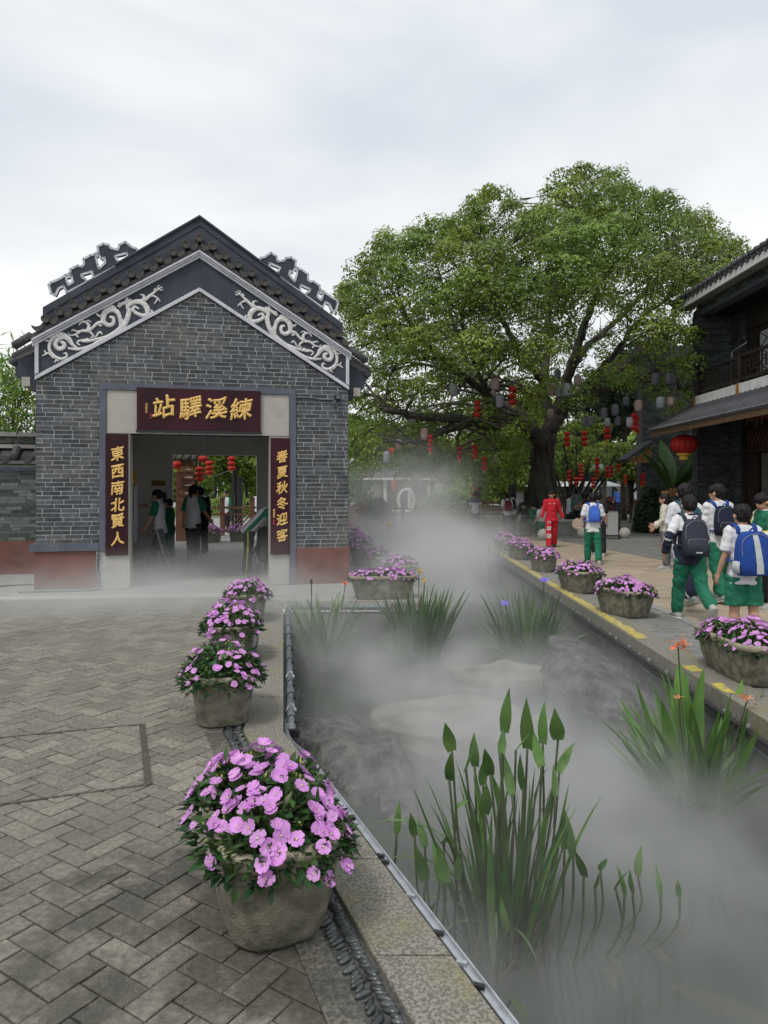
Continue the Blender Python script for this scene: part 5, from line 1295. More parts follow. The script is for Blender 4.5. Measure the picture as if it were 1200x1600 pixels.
for i, (px, dd, h, cr, m) in enumerate(specs):
    p = at(px, 800, dd); tree(['dark tree left of the brick wing, nearest it', 'tall dark tree standing behind the brick wing', 'dark round tree behind the small yellow green tree', 'pale tree beyond the white canopy roof', 'dark tree rising over the roof of the brick wing', 'low bushy young tree by the corner of the brick wing'][i], p.x, p.y, h, cr, 26, 900 if dd < 40 else 500, .16 if dd < 40 else .22, m, 30+i, .18, bg)
sl_ = ['feathery tree beyond the left end of the pavilion roof', 'feathery tree right above the pavilion roof', 'feathery tree behind the moon ring, over the pavilion', 'pale tree beyond the large clipped bush', 'pale tree behind the post lantern of the grey shirted person', 'pale tree beyond the timber rack', 'pale tree seen just left of the banyan trunk', 'bushy pale tree directly behind the banyan trunk']
for i in range(8):
    px = 545+i*42; dd = 66+(i % 3)*5 if px < 735 else 50+(i % 3)*4; p = at(px, 800, dd)
    tree(sl_[i], p.x, p.y, rt.uniform(6.5, 8.5), rt.uniform(3., 3.8), 30, 230, .30, m_leafl if i % 3 else m_leaf, 50+i, .15, 'screen of trees beyond the pavilion', vary=.5, lowest=-1.4)
pl_ = ['leftmost park tree, beyond the garden wall', 'second park tree beyond the bamboo thicket', 'park tree hidden behind the left part of the gatehouse', 'dark green park tree over the direction board', 'light green park tree in the middle of the gatehouse passage', 'round bright park tree at the right in the gatehouse passage', 'park tree behind the right pillar of the gatehouse', 'park tree beyond the right end of the gatehouse']
for i in range(8):
    px = (-110, -30, 120, 285, 335, 388, 450, 520)[i]; dd = (56, 62, 58, 50, 64, 54, 58, 62)[i]; p = at(px, 800, dd)
    tree(pl_[i], p.x, p.y, rt.uniform(7.5, 8.5) if px > 100 else 5.5, rt.uniform(3.2, 3.8), 32, 230, .30, (m_leafl, m_leafl, m_leaf, m_leaf, m_leafl, m_leafl, m_leaf, m_leafl)[i], 80+i, .15, 'park trees beyond the gatehouse', vary=.5, lowest=-1.1)
rg = np.random.default_rng(8); fw_c = [(rg.uniform(-110, 120), rg.uniform(84, 100), 0) for _ in range(420)]
fw_c = [(x, y, rg.uniform(.5, 7.5 if x > -20 else 5)) for x, y, _ in fw_c]; fwp = link('far_wood', None, None, (0, 90, 0), kind='stuff', label='dense far wood closing the view behind the whole park', cat='wood')
V, F, cc = clump_leaves(np.array(fw_c)-np.array([0, 90, 0]), [rg.uniform(1.6, 3.) for _ in fw_c], -330, .75, rg, vary=.5); bpy.data.objects.remove(fwp)
link('far_wood', np_mesh('far_wood', V, F, m_leaf, cc), None, (0, 90, 0), kind='stuff', label='dense far wood closing the view behind the whole park', cat='wood')
# bamboo behind the garden wall
bp0 = gl2w(-1.2, 3.9, 0); t = thing('bamboo_clump', 'bamboo thicket behind the garden wall left of the gatehouse', 'bamboo', bp0); b = MB(); rg = np.random.default_rng(3); A_, D_ = [], []
for i in range(64):
    x, y = rt.uniform(-2.6, 1.1), rt.uniform(-.7, 1.4); h = rt.uniform(3.0, 4.35) if i > 11 else rt.uniform(4.4, 5.4); ln = Vector((rt.uniform(-.5, .5), rt.uniform(-.8, .1), 0))
    P = smoothpath([(x, y, -.05), (x, y, h*.5), (x+ln.x*.5, y+ln.y*.5, h*.85), (x+ln.x, y+ln.y, h)], 4); b.tube(P, [.018*(1-.7*k/(len(P)-1)) for k in range(len(P))], 5)
    for k in range(130 if i > 11 else 42):
        q = P[int(rt.uniform(.35, .99)*len(P))]; A_.append(np.array(q)+rg.normal(0, .16, 3)); D_.append(np.array([rt.gauss(0, 1), rt.gauss(-.25, 1), rt.gauss(-.35, .6)]))
b.build('stems', mat('bamboo_stem', (.16, .20, .06), (.10, .13, .04), 6, .5, 0), t, True, kind='stuff')
A_ = np.array(A_); D_ = np.array(D_); col = np.stack([rg.uniform(.6, 1.4, len(A_)), rg.uniform(.7, 1.35, len(A_)), rg.uniform(.6, 1.2, len(A_))], 1)
V, F, Cc = leafy(A_, D_, .36, .042, col, rg); link('foliage', np_mesh('foliage', V, F, m_bambooleaf, Cc), t, kind='stuff')

# bushes
def bush(name, label, cat, px, py, dd, rx, ry, rz_, m, n, size, seed, group=None, zb=None):
    p = at(px, py, dd); z0 = 0
    t = thing(name, label, cat, (p.x, p.y, z0), 0, group); rg = np.random.default_rng(seed)
    d = rg.normal(0, 1, (n, 3)); d[:, 2] = abs(d[:, 2]); d /= np.linalg.norm(d, axis=1)[:, None]
    P = d*np.array([rx, ry, rz_])*rg.uniform(.86, 1.03, (n, 1)); P[:, 2] = np.where(rg.random(n) < .25, P[:, 2]*rg.random(n), P[:, 2])
    nn = d+rg.normal(0, .5, (n, 3)); nn /= np.linalg.norm(nn, axis=1)[:, None]; t_ = np.cross(nn, rg.normal(0, 1, (n, 3))); t_ /= np.linalg.norm(t_, axis=1)[:, None]; s_ = np.cross(nn, t_)
    L_ = (size*rg.uniform(.7, 1.3, n))[:, None]; V = np.stack([P-t_*L_*.5, P+s_*L_*.35, P+t_*L_*.5, P-s_*L_*.35], 1).reshape(-1, 3)
    b_ = rg.uniform(.6, 1.4, n); col = np.stack([b_, b_, b_], 1)
    link('foliage', np_mesh('foliage', V, np.arange(n*4).reshape(n, 4), m, col), t, kind='stuff')
    b = MB(); b.ell((0, 0, rz_*.35), (rx*.85, ry*.85, rz_*.5), 12, 8); b.build('twig_core', m_leafd, t, True); return t
bush('clipped_bush', 'large rounded clipped bush behind the timber fence', 'bush', 702, 790, 40, 1.85, 1.5, 1.75, m_leafl, 6000, .10, 1)
bush('clipped_bush', 'low rounded bush at the left of the large clipped one', 'bush', 668, 790, 41, 1.0, 1.0, 1.1, m_leafl, 2500, .10, 2)
bush('shrub', 'red brown leaved shrub behind the gatehouse corner', 'shrub', 565, 790, 27, .75, .6, 1.05, m_redleaf, 2200, .13, 3)
bush('shrub', 'dark shrub right of the red brown leaved one', 'shrub', 592, 800, 26, .6, .6, 1.25, m_leafd, 1800, .13, 4)
bush('shrub', 'dark pot shrubs massed at the foot of the brick wing', 'shrub', 1022, 800, 26, .75, .7, 1.6, m_leafd, 3500, .14, 5)
bush('shrub', 'leafy shrub with pink blooms beyond the display board', 'shrub', 955, 785, 46, 2.6, 1, 1.1, m_redleaf, 2500, .14, 6)
for i, px in enumerate((300, 340, 380, 420)): bush('hedge', ('clipped hedge row across the park lawn behind the gatehouse', 'hedge section right of the first behind the gatehouse', 'hedge section before the far hut behind the gatehouse', 'last hedge section at the right behind the gatehouse')[i], 'hedge', px, 785, 46+i*.1, 1.2, .6, 1.0, m_leafl, 2500, .12, 12+i, 'hedges of the park')
sheet('lawn', [(-40, 40), (-4, 40), (-4, 60), (-40, 60)], -.02, mat('mown_lawn', (.12, .19, .05), (.08, .13, .035), 6, .9, .4, 60))
# banana plants
def banana(label, x, y, h, n, seed, m, s=1., z0=0):
    t = thing('banana_plant', label, 'plant', (x, y, z0)); rg = random.Random(seed); b = MB(); b.tube([(0, 0, -.05), (0.03, 0, h*.5)], [.09*s, .06*s], 8); b.build('stem', m_stem, t, True)
    for i in range(n):
        me = blade_mesh(1, .24, rg.uniform(.5, 1.3), m, .45, i, 8); az = rg.uniform(0, 6.28); L_ = h*rg.uniform(.55, .8)
        link('leaf', me, t, (0.02, 0, h*.42), (Matrix.Rotation(az, 4, 'Z') @ Matrix.Rotation(R(rg.uniform(5, 45)), 4, 'Y')).to_euler(), (L_,)*3)
    return t
p = at(563, 800, 29); banana('pale banana plant behind the gatehouse corner in the mist', p.x, p.y, 1.75, 12, 1, m_bladebright)
p = at(578, 800, 29); banana('smaller pale banana plant right of another by the gatehouse corner', p.x, p.y, 1.5, 8, 2, m_bladebright)
p = at(1050, 800, 25); banana('tall dark banana plant against the brick wing', p.x, p.y, 3.3, 9, 3, m_blade)
# ================================================================ shop building on the right
def wb(b, name, m, t, smooth=False, **k):
    """build from world coordinates under an unrotated thing"""
    l = t.location; b.v = [(v[0]-l.x, v[1]-l.y, v[2]-l.z) for v in b.v]; return b.build(name, m, t, smooth, **k)
SX, SY0, SY1 = 9.6, 8.0, 21.9
SB = thing('shop_building', 'two storey dark brick shop with balcony and ribbed awning on the right', 'building', (SX, 21.9, 0))
rb = random.Random(31)
def brickface(owner, origin, ua, x0, x1, z0, z1, m, mm, limit=120, nrm=(0, -1, 0), BL2=.27, BH2=.068, xvis=None):
    """running bond on a plane: origin + ua*x, normal nrm"""
    ua = Vector(ua); nrm = Vector(nrm); origin = Vector(origin); l = owner.location
    b = MB(); c = [origin+ua*x0, origin+ua*x1]; th = nrm*-.05
    b.add([c[0]+Vector((0, 0, z0))-l, c[1]+Vector((0, 0, z0))-l, c[1]+Vector((0, 0, z1))-l, c[0]+Vector((0, 0, z1))-l], [(0, 1, 2, 3)]); wallo = b.build('wall_face', mm, owner)
    z = z0; row = 0; out = []
    while z < z1-.02:
        x = x0-(BL2/2 if row % 2 else 0)*1.0-rb.uniform(0, .02)
        while x < x1:
            ln = BL2 if rb.random() < .85 else BL2/2; a, e = max(x, x0), min(x+ln, x1); x += ln
            if e-a > .03: out.append((a+.004, e-.004, z+.004, min(z+BH2, z1)-.004))
        z += BH2; row += 1
    rest = MB(); n = 0; rb.shuffle(out)
    for a, e, za, zb in out:
        d = .008+rb.uniform(0, .006); b = rest if n >= limit else MB(); b.tone = rb.uniform(.001, .999)
        A, E = origin+ua*a-l, origin+ua*e-l; Nn = nrm*d
        b.add([A+Vector((0, 0, za)), E+Vector((0, 0, za)), E+Vector((0, 0, zb)), A+Vector((0, 0, zb)), A+Nn+Vector((0, 0, za)), E+Nn+Vector((0, 0, za)), E+Nn+Vector((0, 0, zb)), A+Nn+Vector((0, 0, zb))],
              [(4, 5, 6, 7), (0, 1, 5, 4), (1, 2, 6, 5), (2, 3, 7, 6), (3, 0, 4, 7)])
        if n < limit: b.build('brick', m, wallo)
        n += 1
    if rest.v: rest.build('brick_field', m, wallo, kind='stuff')
# solid volumes
b = MB(); b.bbox(10.62, 16, 8, 21.82, 0, 4.1); b.bbox(10.67, 16, 8, 21.82, 4.1, 7.2); wb(b, 'core', m_black, SB)
b = MB(); b.bbox(9.62, 16, 21.56, 21.88, 0, 7.1); wb(b, 'end_wall', m_brickdark, SB)
# end corner pier and returns
brickface(SB, (9.60, 21.55, 0), (0, 1, 0), 0, .36, .0, 6.95, m_brickdark, m_mortardk, 60, (-1, 0, 0))
brickface(SB, (9.61, 21.55, 0), (1, 0, 0), 0, 1.05, 4.44, 6.90, m_brickdark, m_mortardk, 150)
brickface(SB, (10.66, 21.55, 0), (0, -1, 0), 0, 1.0, 4.44, 6.90, m_brickdark, m_mortardk, 80, (-1, 0, 0))
brickface(SB, (9.61, 21.55, 0), (1, 0, 0), 0, 1.0, 0, 3.9, m_brickdark, m_mortardk, 120)
brickface(SB, (10.60, 21.55, 0), (0, -1, 0), 0, 1.0, 0, 3.9, m_brickdark, m_mortardk, 80, (-1, 0, 0))
b = MB(); b.bbox(9.60, 9.86, 8, 21.54, 6.90, 7.34); wb(b, 'header_beam', m_brickdark, SB)
brickface(SB, (9.598, 21.5, 0), (0, -1, 0), 0, 8, 6.98, 7.30, m_brickgreen, m_mortardk, 100, (-1, 0, 0))
b = MB(); b.bbox(9.57, 9.9, 8, 21.3, 6.86, 6.97); wb(b, 'beam_edge', m_frame, SB)
b = MB(); b.bbox(9.87, 10.66, 8, 21.54, 6.88, 6.94); wb(b, 'loggia_ceiling', m_wood, SB)
# roof: fascia, eave tiles
b = MB(); b.prism([(9.12, 7.27), (9.10, 7.10), (9.60, 7.36), (16, 9.6), (16, 9.8), (9.12, 7.27)][:5], 8, 22.2, 'y'); 
b = MB(); b.prism([(9.10, 7.28), (9.60, 7.34), (16, 9.0), (16, 9.9), (9.10, 7.36)], 8, 22.25, 'y'); wb(b, 'roof', m_tile, SB)
b = MB(); b.bbox(9.06, 9.12, 8, 22.25, 7.09, 7.285); wb(b, 'white_fascia', m_whitep, SB)
b = MB(); b.bbox(9.12, 9.6, 8, 22.2, 7.20, 7.27); wb(b, 'soffit', m_concrete, SB)
y = 22.15; tm = MB(); tm.tube([(0, 0, 0), (.9, 0, .36)], .075, 10); me_t = tm.mesh('round_tile', m_tile, True)
td = MB(); td.prism([(-.13, .03), (-.06, -.02), (.06, -.02), (.13, .03), (.09, -.07), (0, -.14), (-.09, -.07)], 0, .03, 'x'); me_d = td.mesh('drip_tile', m_tile)
while y > 13.2:
    link('round_tile', me_t, SB, Vector((9.02, y, 7.42))-SB.location); link('drip_tile', me_d, SB, Vector((9.03, y-.14, 7.36))-SB.location); y -= .28
# balcony slab, rail, doors
b = MB(); b.bbox(9.52, 10.66, 8, 21.7, 4.14, 4.43); wb(b, 'balcony_slab', m_whitep, SB)
for yy in (21.6, 18.95, 16.2): b = MB(); b.bbox(9.50, 9.6, yy-.07, yy+.07, 4.10, 4.44); wb(b, 'post_foot', m_woodo, SB)
for yy in (21.55, 18.95, 16.2): b = MB(); b.bbox(9.54, 9.68, yy-.07, yy+.07, 4.44, 5.34); b.bbox(9.52, 9.70, yy-.09, yy+.09, 5.30, 5.38); wb(b, 'rail_post', m_wood, SB)
for (ya, yb) in ((18.88, 21.48), (16.13, 18.88)):
    for zz in (5.18, 4.56): b = MB(); b.bbox(9.57, 9.65, ya, yb, zz-.04, zz+.04); wb(b, 'rail', m_wood, SB)
    n = 14; yy = [ya+(yb-ya)*k/n for k in range(1, n)]
    for k, y_ in enumerate(yy):
        b = MB(); z0, z1 = (4.6, 5.14) if k % 3 != 1 else (4.74, 5.0)
        b.bbox(9.59, 9.625, y_-.014, y_+.014, z0, z1); wb(b, 'lattice_bar', m_wood, SB)
    for z_ in (4.74, 4.87, 5.0):
        for k in range(n):
            if (k+int(z_*100)) % 3 == 0: continue
            b = MB(); b.bbox(9.592, 9.622, ya+(yb-ya)*k/n, ya+(yb-ya)*(k+1)/n, z_-.012, z_+.012); wb(b, 'lattice_bar', m_wood, SB)
for k in range(9):
    y1 = 20.45-k*.62; b = MB(); b.bbox(10.56, 10.60, y1-.60, y1, 4.45, 6.2); wb(b, 'door_leaf', m_wood, SB)
    for q in (.02, .56): b = MB(); b.bbox(10.53, 10.56, y1-q-.03, y1-q, 4.5, 6.15); wb(b, 'door_stile', m_wood, SB)
    if k % 3 == 1:
        b = MB(); b.bbox(10.535, 10.555, y1-.5, y1-.1, 4.9, 6.0); wb(b, 'door_pane', mat('milky_glass', (.42, .44, .45), (.30, .32, .33), 9, .25, 0, 10), SB)
        for q in range(5): b = MB(); b.tube([(10.525, y1-.5+.4*(q % 2), 4.9+q*.22), (10.525, y1-.3, 5.0+q*.22), (10.525, y1-.1-.4*(q % 2), 4.9+(q+1)*.22)], .012, 5); wb(b, 'tracery', m_wood, SB)
b = MB(); b.bbox(10.50, 10.6, 14, 20.5, 6.2, 6.32); b.bbox(10.54, 10.6, 14, 20.5, 6.32, 6.88); wb(b, 'door_header', m_wood, SB)
# white conduit in the loggia
b = MB(); b.tube([(10.60, 20.45, 6.9), (10.60, 20.45, 4.45)], .025, 6); wb(b, 'conduit', m_whitep, SB); b = MB(); b.tube([(10.60, 20.45, 5.9), (10.62, 21.5, 5.78), (10.62, 21.5, 4.45)], .022, 6); wb(b, 'conduit', m_whitep, SB)
# awning
m_woodb = mat('brown_awning_wood', (.15, .085, .04), (.10, .06, .03), 6, .6, .2, 40)
m_awn = mat('dark_ribbed_metal', (.085, .085, .095), (.06, .06, .07), 3, .5, .1, 20, metal=.2)
b = MB(); b.prism([(8.26, 3.36), (9.55, 4.10), (9.6, 4.16), (9.6, 4.20), (8.24, 3.42)], 8, 21.95, 'y'); wb(b, 'awning_sheet', m_awn, SB)
rib = MB(); rib.tube([(0, 0, 0), (1.34, 0, .77)], .028, 6); me_r = rib.mesh('awning_rib', m_awn, True)
y = 21.9
while y > 12: link('awning_rib', me_r, SB, Vector((8.27, y, 3.44))-SB.location); y -= .26
st = MB(); st.lathe([(.03, 0), (.045, .02), (.03, .05), (.012, .08)], n=8); me_s = st.mesh('edge_stud', m_awn)
y = 21.9
while y > 12.5: link('edge_stud', me_s, SB, Vector((8.26, y, 3.41))-SB.location); y -= .13
b = MB(); b.bbox(8.28, 8.34, 8, 21.9, 3.22, 3.36); wb(b, 'awning_fascia', m_woodb, SB)
b = MB(); b.prism([(8.3, 3.32), (9.6, 4.05), (9.6, 4.08), (8.3, 3.355)], 8, 21.9, 'y'); wb(b, 'awning_lining', m_woodb, SB)
b = MB(); b.prism([(8.28, 3.28), (9.6, 4.12), (9.6, 3.95), (8.5, 3.25)], 21.90, 21.96, 'y'); wb(b, 'awning_end', m_black, SB)
# ground floor door bay
b = MB(); b.bbox(10.42, 10.6, 20.35, 20.55, 0, 3.9); b.bbox(10.42, 10.6, 16.6, 16.8, 0, 3.9); wb(b, 'door_frame', m_wood, SB)
b = MB(); b.bbox(10.40, 10.6, 16.8, 20.35, 2.62, 2.74); b.bbox(10.42, 10.6, 16.8, 20.35, 3.3, 3.9); wb(b, 'door_lintel', m_wood, SB)
for k in range(18):
    y1 = 20.25-k*.19; b = MB(); cz = 3.02
    b.tube([(10.46, y1, 2.76), (10.46, y1-.07, 2.88), (10.46, y1, 3.02), (10.46, y1-.07, 3.16), (10.46, y1, 3.28)], .014, 5); b.tube([(10.46, y1-.14, 2.76), (10.46, y1-.07, 2.88), (10.46, y1-.14, 3.02), (10.46, y1-.07, 3.16), (10.46, y1-.14, 3.28)], .014, 5); wb(b, 'transom_tracery', m_woodm, SB)
for k in range(12):
    y1 = 20.2-k*.28; b = MB(); b.tube(smoothpath([(10.40, y1, 3.42+.1*math.sin(k*2)), (10.385, y1-.1, 3.62), (10.40, y1-.2, 3.55), (10.39, y1-.28, 3.75-.1*math.cos(k))], 4), .03, 6); wb(b, 'carved_scroll', m_woodm, SB, True)
b = MB(); b.bbox(10.47, 10.53, 19.7, 20.32, .02, 2.6); wb(b, 'door_leaf', m_wood, SB)
b = MB(); b.bbox(10.55, 10.61, 16.8, 19.68, .02, 2.6); wb(b, 'inner_screen', mat('dim_grey_screen', (.12, .115, .105), (.09, .088, .08), 2, .8, 0), SB)
# rear wing facing the camera
WG = thing('brick_wing', 'tall dark brick wing facing the plaza behind the shop, left of its corner', 'building', (10.1, 27.5, 0))
b = MB(); b.bbox(10.12, 18, 27.52, 28.2, 0, 7.2); wb(b, 'core', m_mortardk, WG)
brickface(WG, (10.1, 27.51, 0), (1, 0, 0), 0, 3.4, 0, 7.2, m_brickdark, m_mortardk, 280, (0, -1, 0), .36, .09)
b = MB(); b.prism([(9.1, 2.62), (10.1, 3.30), (10.1, 3.42), (9.05, 2.72)], 26.4, 27.5, 'y'); wb(b, 'lean_to_roof', m_tile, WG)
b = MB(); b.prism([(9.15, 2.58), (10.1, 2.58), (10.1, 3.26)], 26.5, 26.56, 'y'); wb(b, 'lean_to_end', m_woodo, WG)

# ---------------------------------------------------------------- lanterns
def seg_lantern(px, yt, yb, n, dd, label, group, r=None, yellow=True):
    p0 = at(px, yt, dd); p1 = at(px, yb, dd); H = (p0.z-p1.z); h = H/n; r = r or h*.62
    t = thing('lantern_string', label, 'lantern', p0, 0, group)
    for k in range(n):
        b = MB(); zc = -h*(k+.5)
        pr = [(r*.35, -h*.46), (r*.8, -h*.34), (r, -h*.1), (r, h*.1), (r*.8, h*.34), (r*.35, h*.46)]
        b.lathe(pr, (0, 0, zc), 12); o = b.build('lantern', m_red, t, True)
    b = MB(); b.tube([(0, 0, 1.0), (0, 0, -H)], .008, 4); b.build('cord', m_black, t)
    if yellow: b = MB(); b.lathe([(r*.25, 0), (r*.3, -.03), (r*.22, -.09)], (0, 0, -H), 8); b.build('fringe', m_yellow, t)
    return t
gL = 'red lantern strings in the banyan'
strs = [(886, 674, 698, 3, 25, 'three-tier red lantern string just right of the banyan trunk'), (913, 673, 697, 3, 25, 'three-tier red lantern string second right of the banyan trunk'),
 (949, 660, 687, 3, 24, 'red lantern string below two grey paper lanterns'), (991, 645, 673, 3, 22.5, 'red lantern string close to the brick wing, left one of a pair'), (994, 650, 676, 3, 23.5, 'red lantern string close to the brick wing, behind its pair'),
 (933, 715, 746, 5, 28, 'five-tier red lantern string before the small yellow green tree'), (949, 728, 746, 3, 28, 'left of two adjoining red lantern strings low before the dark trees'), (955.5, 728, 745, 3, 28.4, 'right of two adjoining red lantern strings low before the dark trees'),
 (967, 719, 737, 3, 28, 'three-tier red lantern string right of the adjoining two'), (927, 746, 762, 3, 29, 'lowest red lantern string before the white canopy'), (908, 724, 751, 5, 29, 'five-tier red lantern string among the forked stems'),
 (889.5, 735, 753, 3, 29, 'red lantern string left among the forked stems of the small tree'), (901, 745, 758, 2, 30, 'two-tier red lantern string deep among the forked stems'), (977, 741, 757, 4, 31, 'small dark red lantern string before the dark shrubs'),
 (1002, 741, 759, 5, 27, 'tightly ringed red lantern string hung beside the brick wing'), (1006, 738, 757, 5, 26.6, 'second tightly ringed red lantern string, nearer the brick wing'),
 (801, 603, 633, 3, 21.5, 'large red lantern string high on the banyan limb'), (745, 625, 652, 3, 22, 'red lantern string half hidden in the leaves left of the highest one'), (718, 697, 719, 3, 23, 'red lantern string in the mist, left of a near neighbour under the long limb'),
 (742, 695, 717, 3, 23, 'red lantern string in the mist, middle of three under the long limb'), (757, 713, 735, 3, 23, 'lowest red lantern string in the mist under the long limb'), (672, 679, 706, 4, 22, 'faint red lantern string far left under the banyan'), (613, 699, 708, 1, 22, 'single faint red lantern at the far left of the banyan')]
for px, yt, yb, n, dd, lab in strs: seg_lantern(px, yt, yb, n, dd, lab, gL)
m_lp = mat('pinkish_paper_lantern', (.50, .30, .28), (.42, .36, .33), 9, .7, .1, transl=.3); m_lg = mat('grey_green_paper_lantern', (.40, .44, .42), (.30, .30, .36), 9, .7, .1, transl=.3); m_ld = mat('dim_grey_paper_lantern', (.22, .24, .25), (.17, .16, .21), 9, .7, .1, transl=.3)
def cyl_lantern(px, yt, yb, wpx, dd, m, label):
    p0 = at(px, yt, dd); H = (yb-yt)*dd/FPX; r = wpx*dd/FPX/2
    t = thing('paper_lantern', label, 'lantern', p0, 0, 'drum shaped paper lanterns in the banyan')
    b = MB(); b.lathe([(r*.55, 0), (r*.9, -.03), (r, -.09), (r*1.02, -H*.5), (r, -H+.09), (r*.9, -H+.03), (r*.55, -H)], n=14); b.build('shade', m, t, True)
    b = MB(); b.lathe([(r*.56, -.0), (r*.56, .02)], n=12); b.build('top_ring', m_black, t); b = MB(); b.tube([(0, 0, 0), (0, 0, .9)], .007, 4); b.build('cord', m_black, t)
cyl = [(709, 600, 619, 13, 22.5, m_lg, 'pale drum lantern at the left of the banyan trunk among leaves'), (774, 591, 610, 13, 21.5, m_lp, 'pinkish drum lantern left of the highest red string'), (781, 617, 637, 12, 21.5, m_lg, 'grey drum lantern below the pinkish one left of the highest red string'),
 (644, 640, 661, 12, 22, m_lg, 'grey drum lantern at the outer end of the long left limb'), (663, 669, 688, 11, 22, m_lp, 'pinkish drum lantern over the faint red string'), (623, 686, 703, 9, 22, m_lp, 'pinkish drum lantern beside the single faint red lantern'), (604, 705, 724, 10, 21.5, m_lg, 'leftmost low drum lantern near the gatehouse corner'),
 (775, 711, 723, 9, 23, m_lp, 'small drum lantern low under the banyan left of the trunk'), (683, 612, 626, 9, 23, m_ld, 'dim drum lantern deep in the leaves of the left limb'), (861, 598, 618, 13, 22.5, m_lp, 'pink drum lantern at the left of three in a row above the fork'), (873.5, 600, 620, 12, 22.3, m_lg, 'middle pale drum lantern of three in a row above the fork'),
 (885, 599, 620, 14, 22, m_lg, 'right, largest pale drum lantern of three in a row above the fork'), (902.5, 586, 604, 12, 22.5, m_lp, 'red flowered drum lantern right above the row of three'), (860, 639, 653, 10, 24, m_lp, 'round pink lantern in the fork of the banyan'), (871, 577, 596, 11, 23.5, m_ld, 'dim drum lantern above the row of three'),
 (944, 637, 655, 10, 23, m_ld, 'dim drum lantern under the right limb, left of a taller one'), (961, 632, 650, 11, 23, m_ld, 'dim flowered drum lantern under the middle of the right limb'), (914, 652, 667, 9, 23, m_ld, 'left of two dim lanterns low under the right limb'), (922, 650, 666, 10, 22.8, m_ld, 'right of two dim lanterns low under the right limb'),
 (949, 653, 667, 9, 22.5, m_lg, 'pale drum lantern directly above a red string'), (965, 651, 665, 9, 23, m_ld, 'dim drum lantern right of the pale one above a red string'), (983.5, 652, 668, 10, 22, m_lg, 'pale drum lantern in front of the pair of red strings'), (997.5, 625, 643, 12, 22, m_lp, 'purplish drum lantern above the pair of red strings'),
 (978, 620, 634, 9, 23, m_ld, 'dim drum lantern left of the purplish one'), (1024, 583, 602, 12, 22, m_ld, 'purplish drum lantern high before the brick wing'), (1037, 578, 590, 11, 23, m_ld, 'dim drum lantern highest before the brick wing'), (1046.5, 583, 601, 13, 22, m_ld, 'purplish drum lantern high beside the shop corner'),
 (1032, 620, 639, 13, 21.5, m_lg, 'bright pale drum lantern before the brick wing'), (1048, 621, 635, 11, 21.5, m_lp, 'round flowered lantern right of the bright pale one')]
for c in cyl: cyl_lantern(*c)
p = at(1069, 680, 20.6); t = thing('festival_lantern', 'big round red lantern with yellow base under the shop awning', 'lantern', p)
b = MB(); b.lathe([(.12, 0), (.22, -.03), (.32, -.10), (.37, -.20), (.375, -.29), (.34, -.40), (.24, -.50), (.17, -.53)], n=24); b.build('body', m_red, t, True)
b = MB()
for k in range(16):
    a = k*math.pi/8; b.tube([(math.cos(a)*r_, math.sin(a)*r_, z) for r_, z in ((.13, .0), (.225, -.03), (.325, -.10), (.376, -.20), (.381, -.29), (.346, -.40), (.246, -.50))], .006, 4)
b.build('ribs', mat('dark_red_rib', (.22, .01, .01), rough=.6), t)
b = MB(); b.lathe([(.2, -.53), (.2, -.58), (.13, -.60), (.13, -.72), (.08, -.73)], n=20); b.build('base', m_yellow, t)
b = MB(); b.tube([(0, 0, 0), (0, 0, .2)], .012, 5); b.build('hook', m_black, t)
def post_lantern(px, yt, yb, ytop, dd, label, wpx=9, side=1, foot=820):
    p = at(px+side*7, foot, dd); t = thing('lantern_post', label, 'lamp post', (p.x, p.y, 0)); zt = at(px, ytop, dd).z
    b = MB(); b.tube([(0, 0, 0), (0, 0, zt)], .05, 8); b.build('post', m_woodm, t); b = MB(); b.box((-side*.16, 0, zt-.15), (.42, .05, .05)); b.build('arm', m_woodm, t)
    z0, z1 = at(px, yt, dd).z, at(px, yb, dd).z; r = wpx*dd/FPX/2; x = -side*7*dd/FPX
    b = MB(); b.lathe([(r*.5, z0), (r*.9, z0-.05), (r, z0-.15), (r, z1+.15), (r*.9, z1+.05), (r*.5, z1)][::-1], (x, 0, 0), 12); b.build('lantern', m_red, t, True)
post_lantern(742, 756, 778, 745, 31, 'timber lamp post with red lantern behind the grey shirted person', 11)
post_lantern(617, 750, 768, 738, 33, 'misty timber lamp post with red lanterns before the pavilion', 11, 0)
post_lantern(829, 760, 775, 750, 29, 'red post lantern against the left side of the banyan trunk', 7, 1)

# ---------------------------------------------------------------- pavilion, moon ring, fence, background
PV = thing('pavilion', 'low grey pavilion with upturned tiled roof in the mist', 'pavilion', (2.6, 58, 0)); d58 = 58
def wx(px, d): return (px-600)*d/FPX
def wz(py, d): return CAMH+(HZ-py)*d/FPX
zr = wz(747, 58); zt = wz(728, 58)
b = MB(); xl, xr = wx(570, 58), wx(676, 58)
b.add([(xl, 57, zr), (xr, 57, zr), (xr+.2, 63, zr), (xl, 63, zr), (xl+1.6, 59, zt), (xr-1.0, 59, zt), (xr-1.0, 61, zt), (xl+1.6, 61, zt)], [(0, 1, 5, 4), (1, 2, 6, 5), (2, 3, 7, 6), (3, 0, 4, 7), (4, 5, 6, 7), (3, 2, 1, 0)]); wb(b, 'roof', m_tile, PV)
b = MB(); x = xl+.3
while x < xr-.1:
    f = min(1, (x-xl)/1.6); g_ = min(1, (xr-x)/1.0); k = min(f, g_); b.tube([(x, 56.95, zr+.05), (x, 57+2*k, zr+(zt-zr)*k+.05)], .08, 5); x += .3
wb(b, 'roof_tiles', mat('light_roof_tile', (.17, .17, .165), (.12, .12, .12), 3, .8, 0), PV, kind='stuff')
b = MB(); b.bbox(xl-.1, xr+.1, 56.9, 57.0, zr-.16, zr); wb(b, 'eave_board', m_whitep, PV)
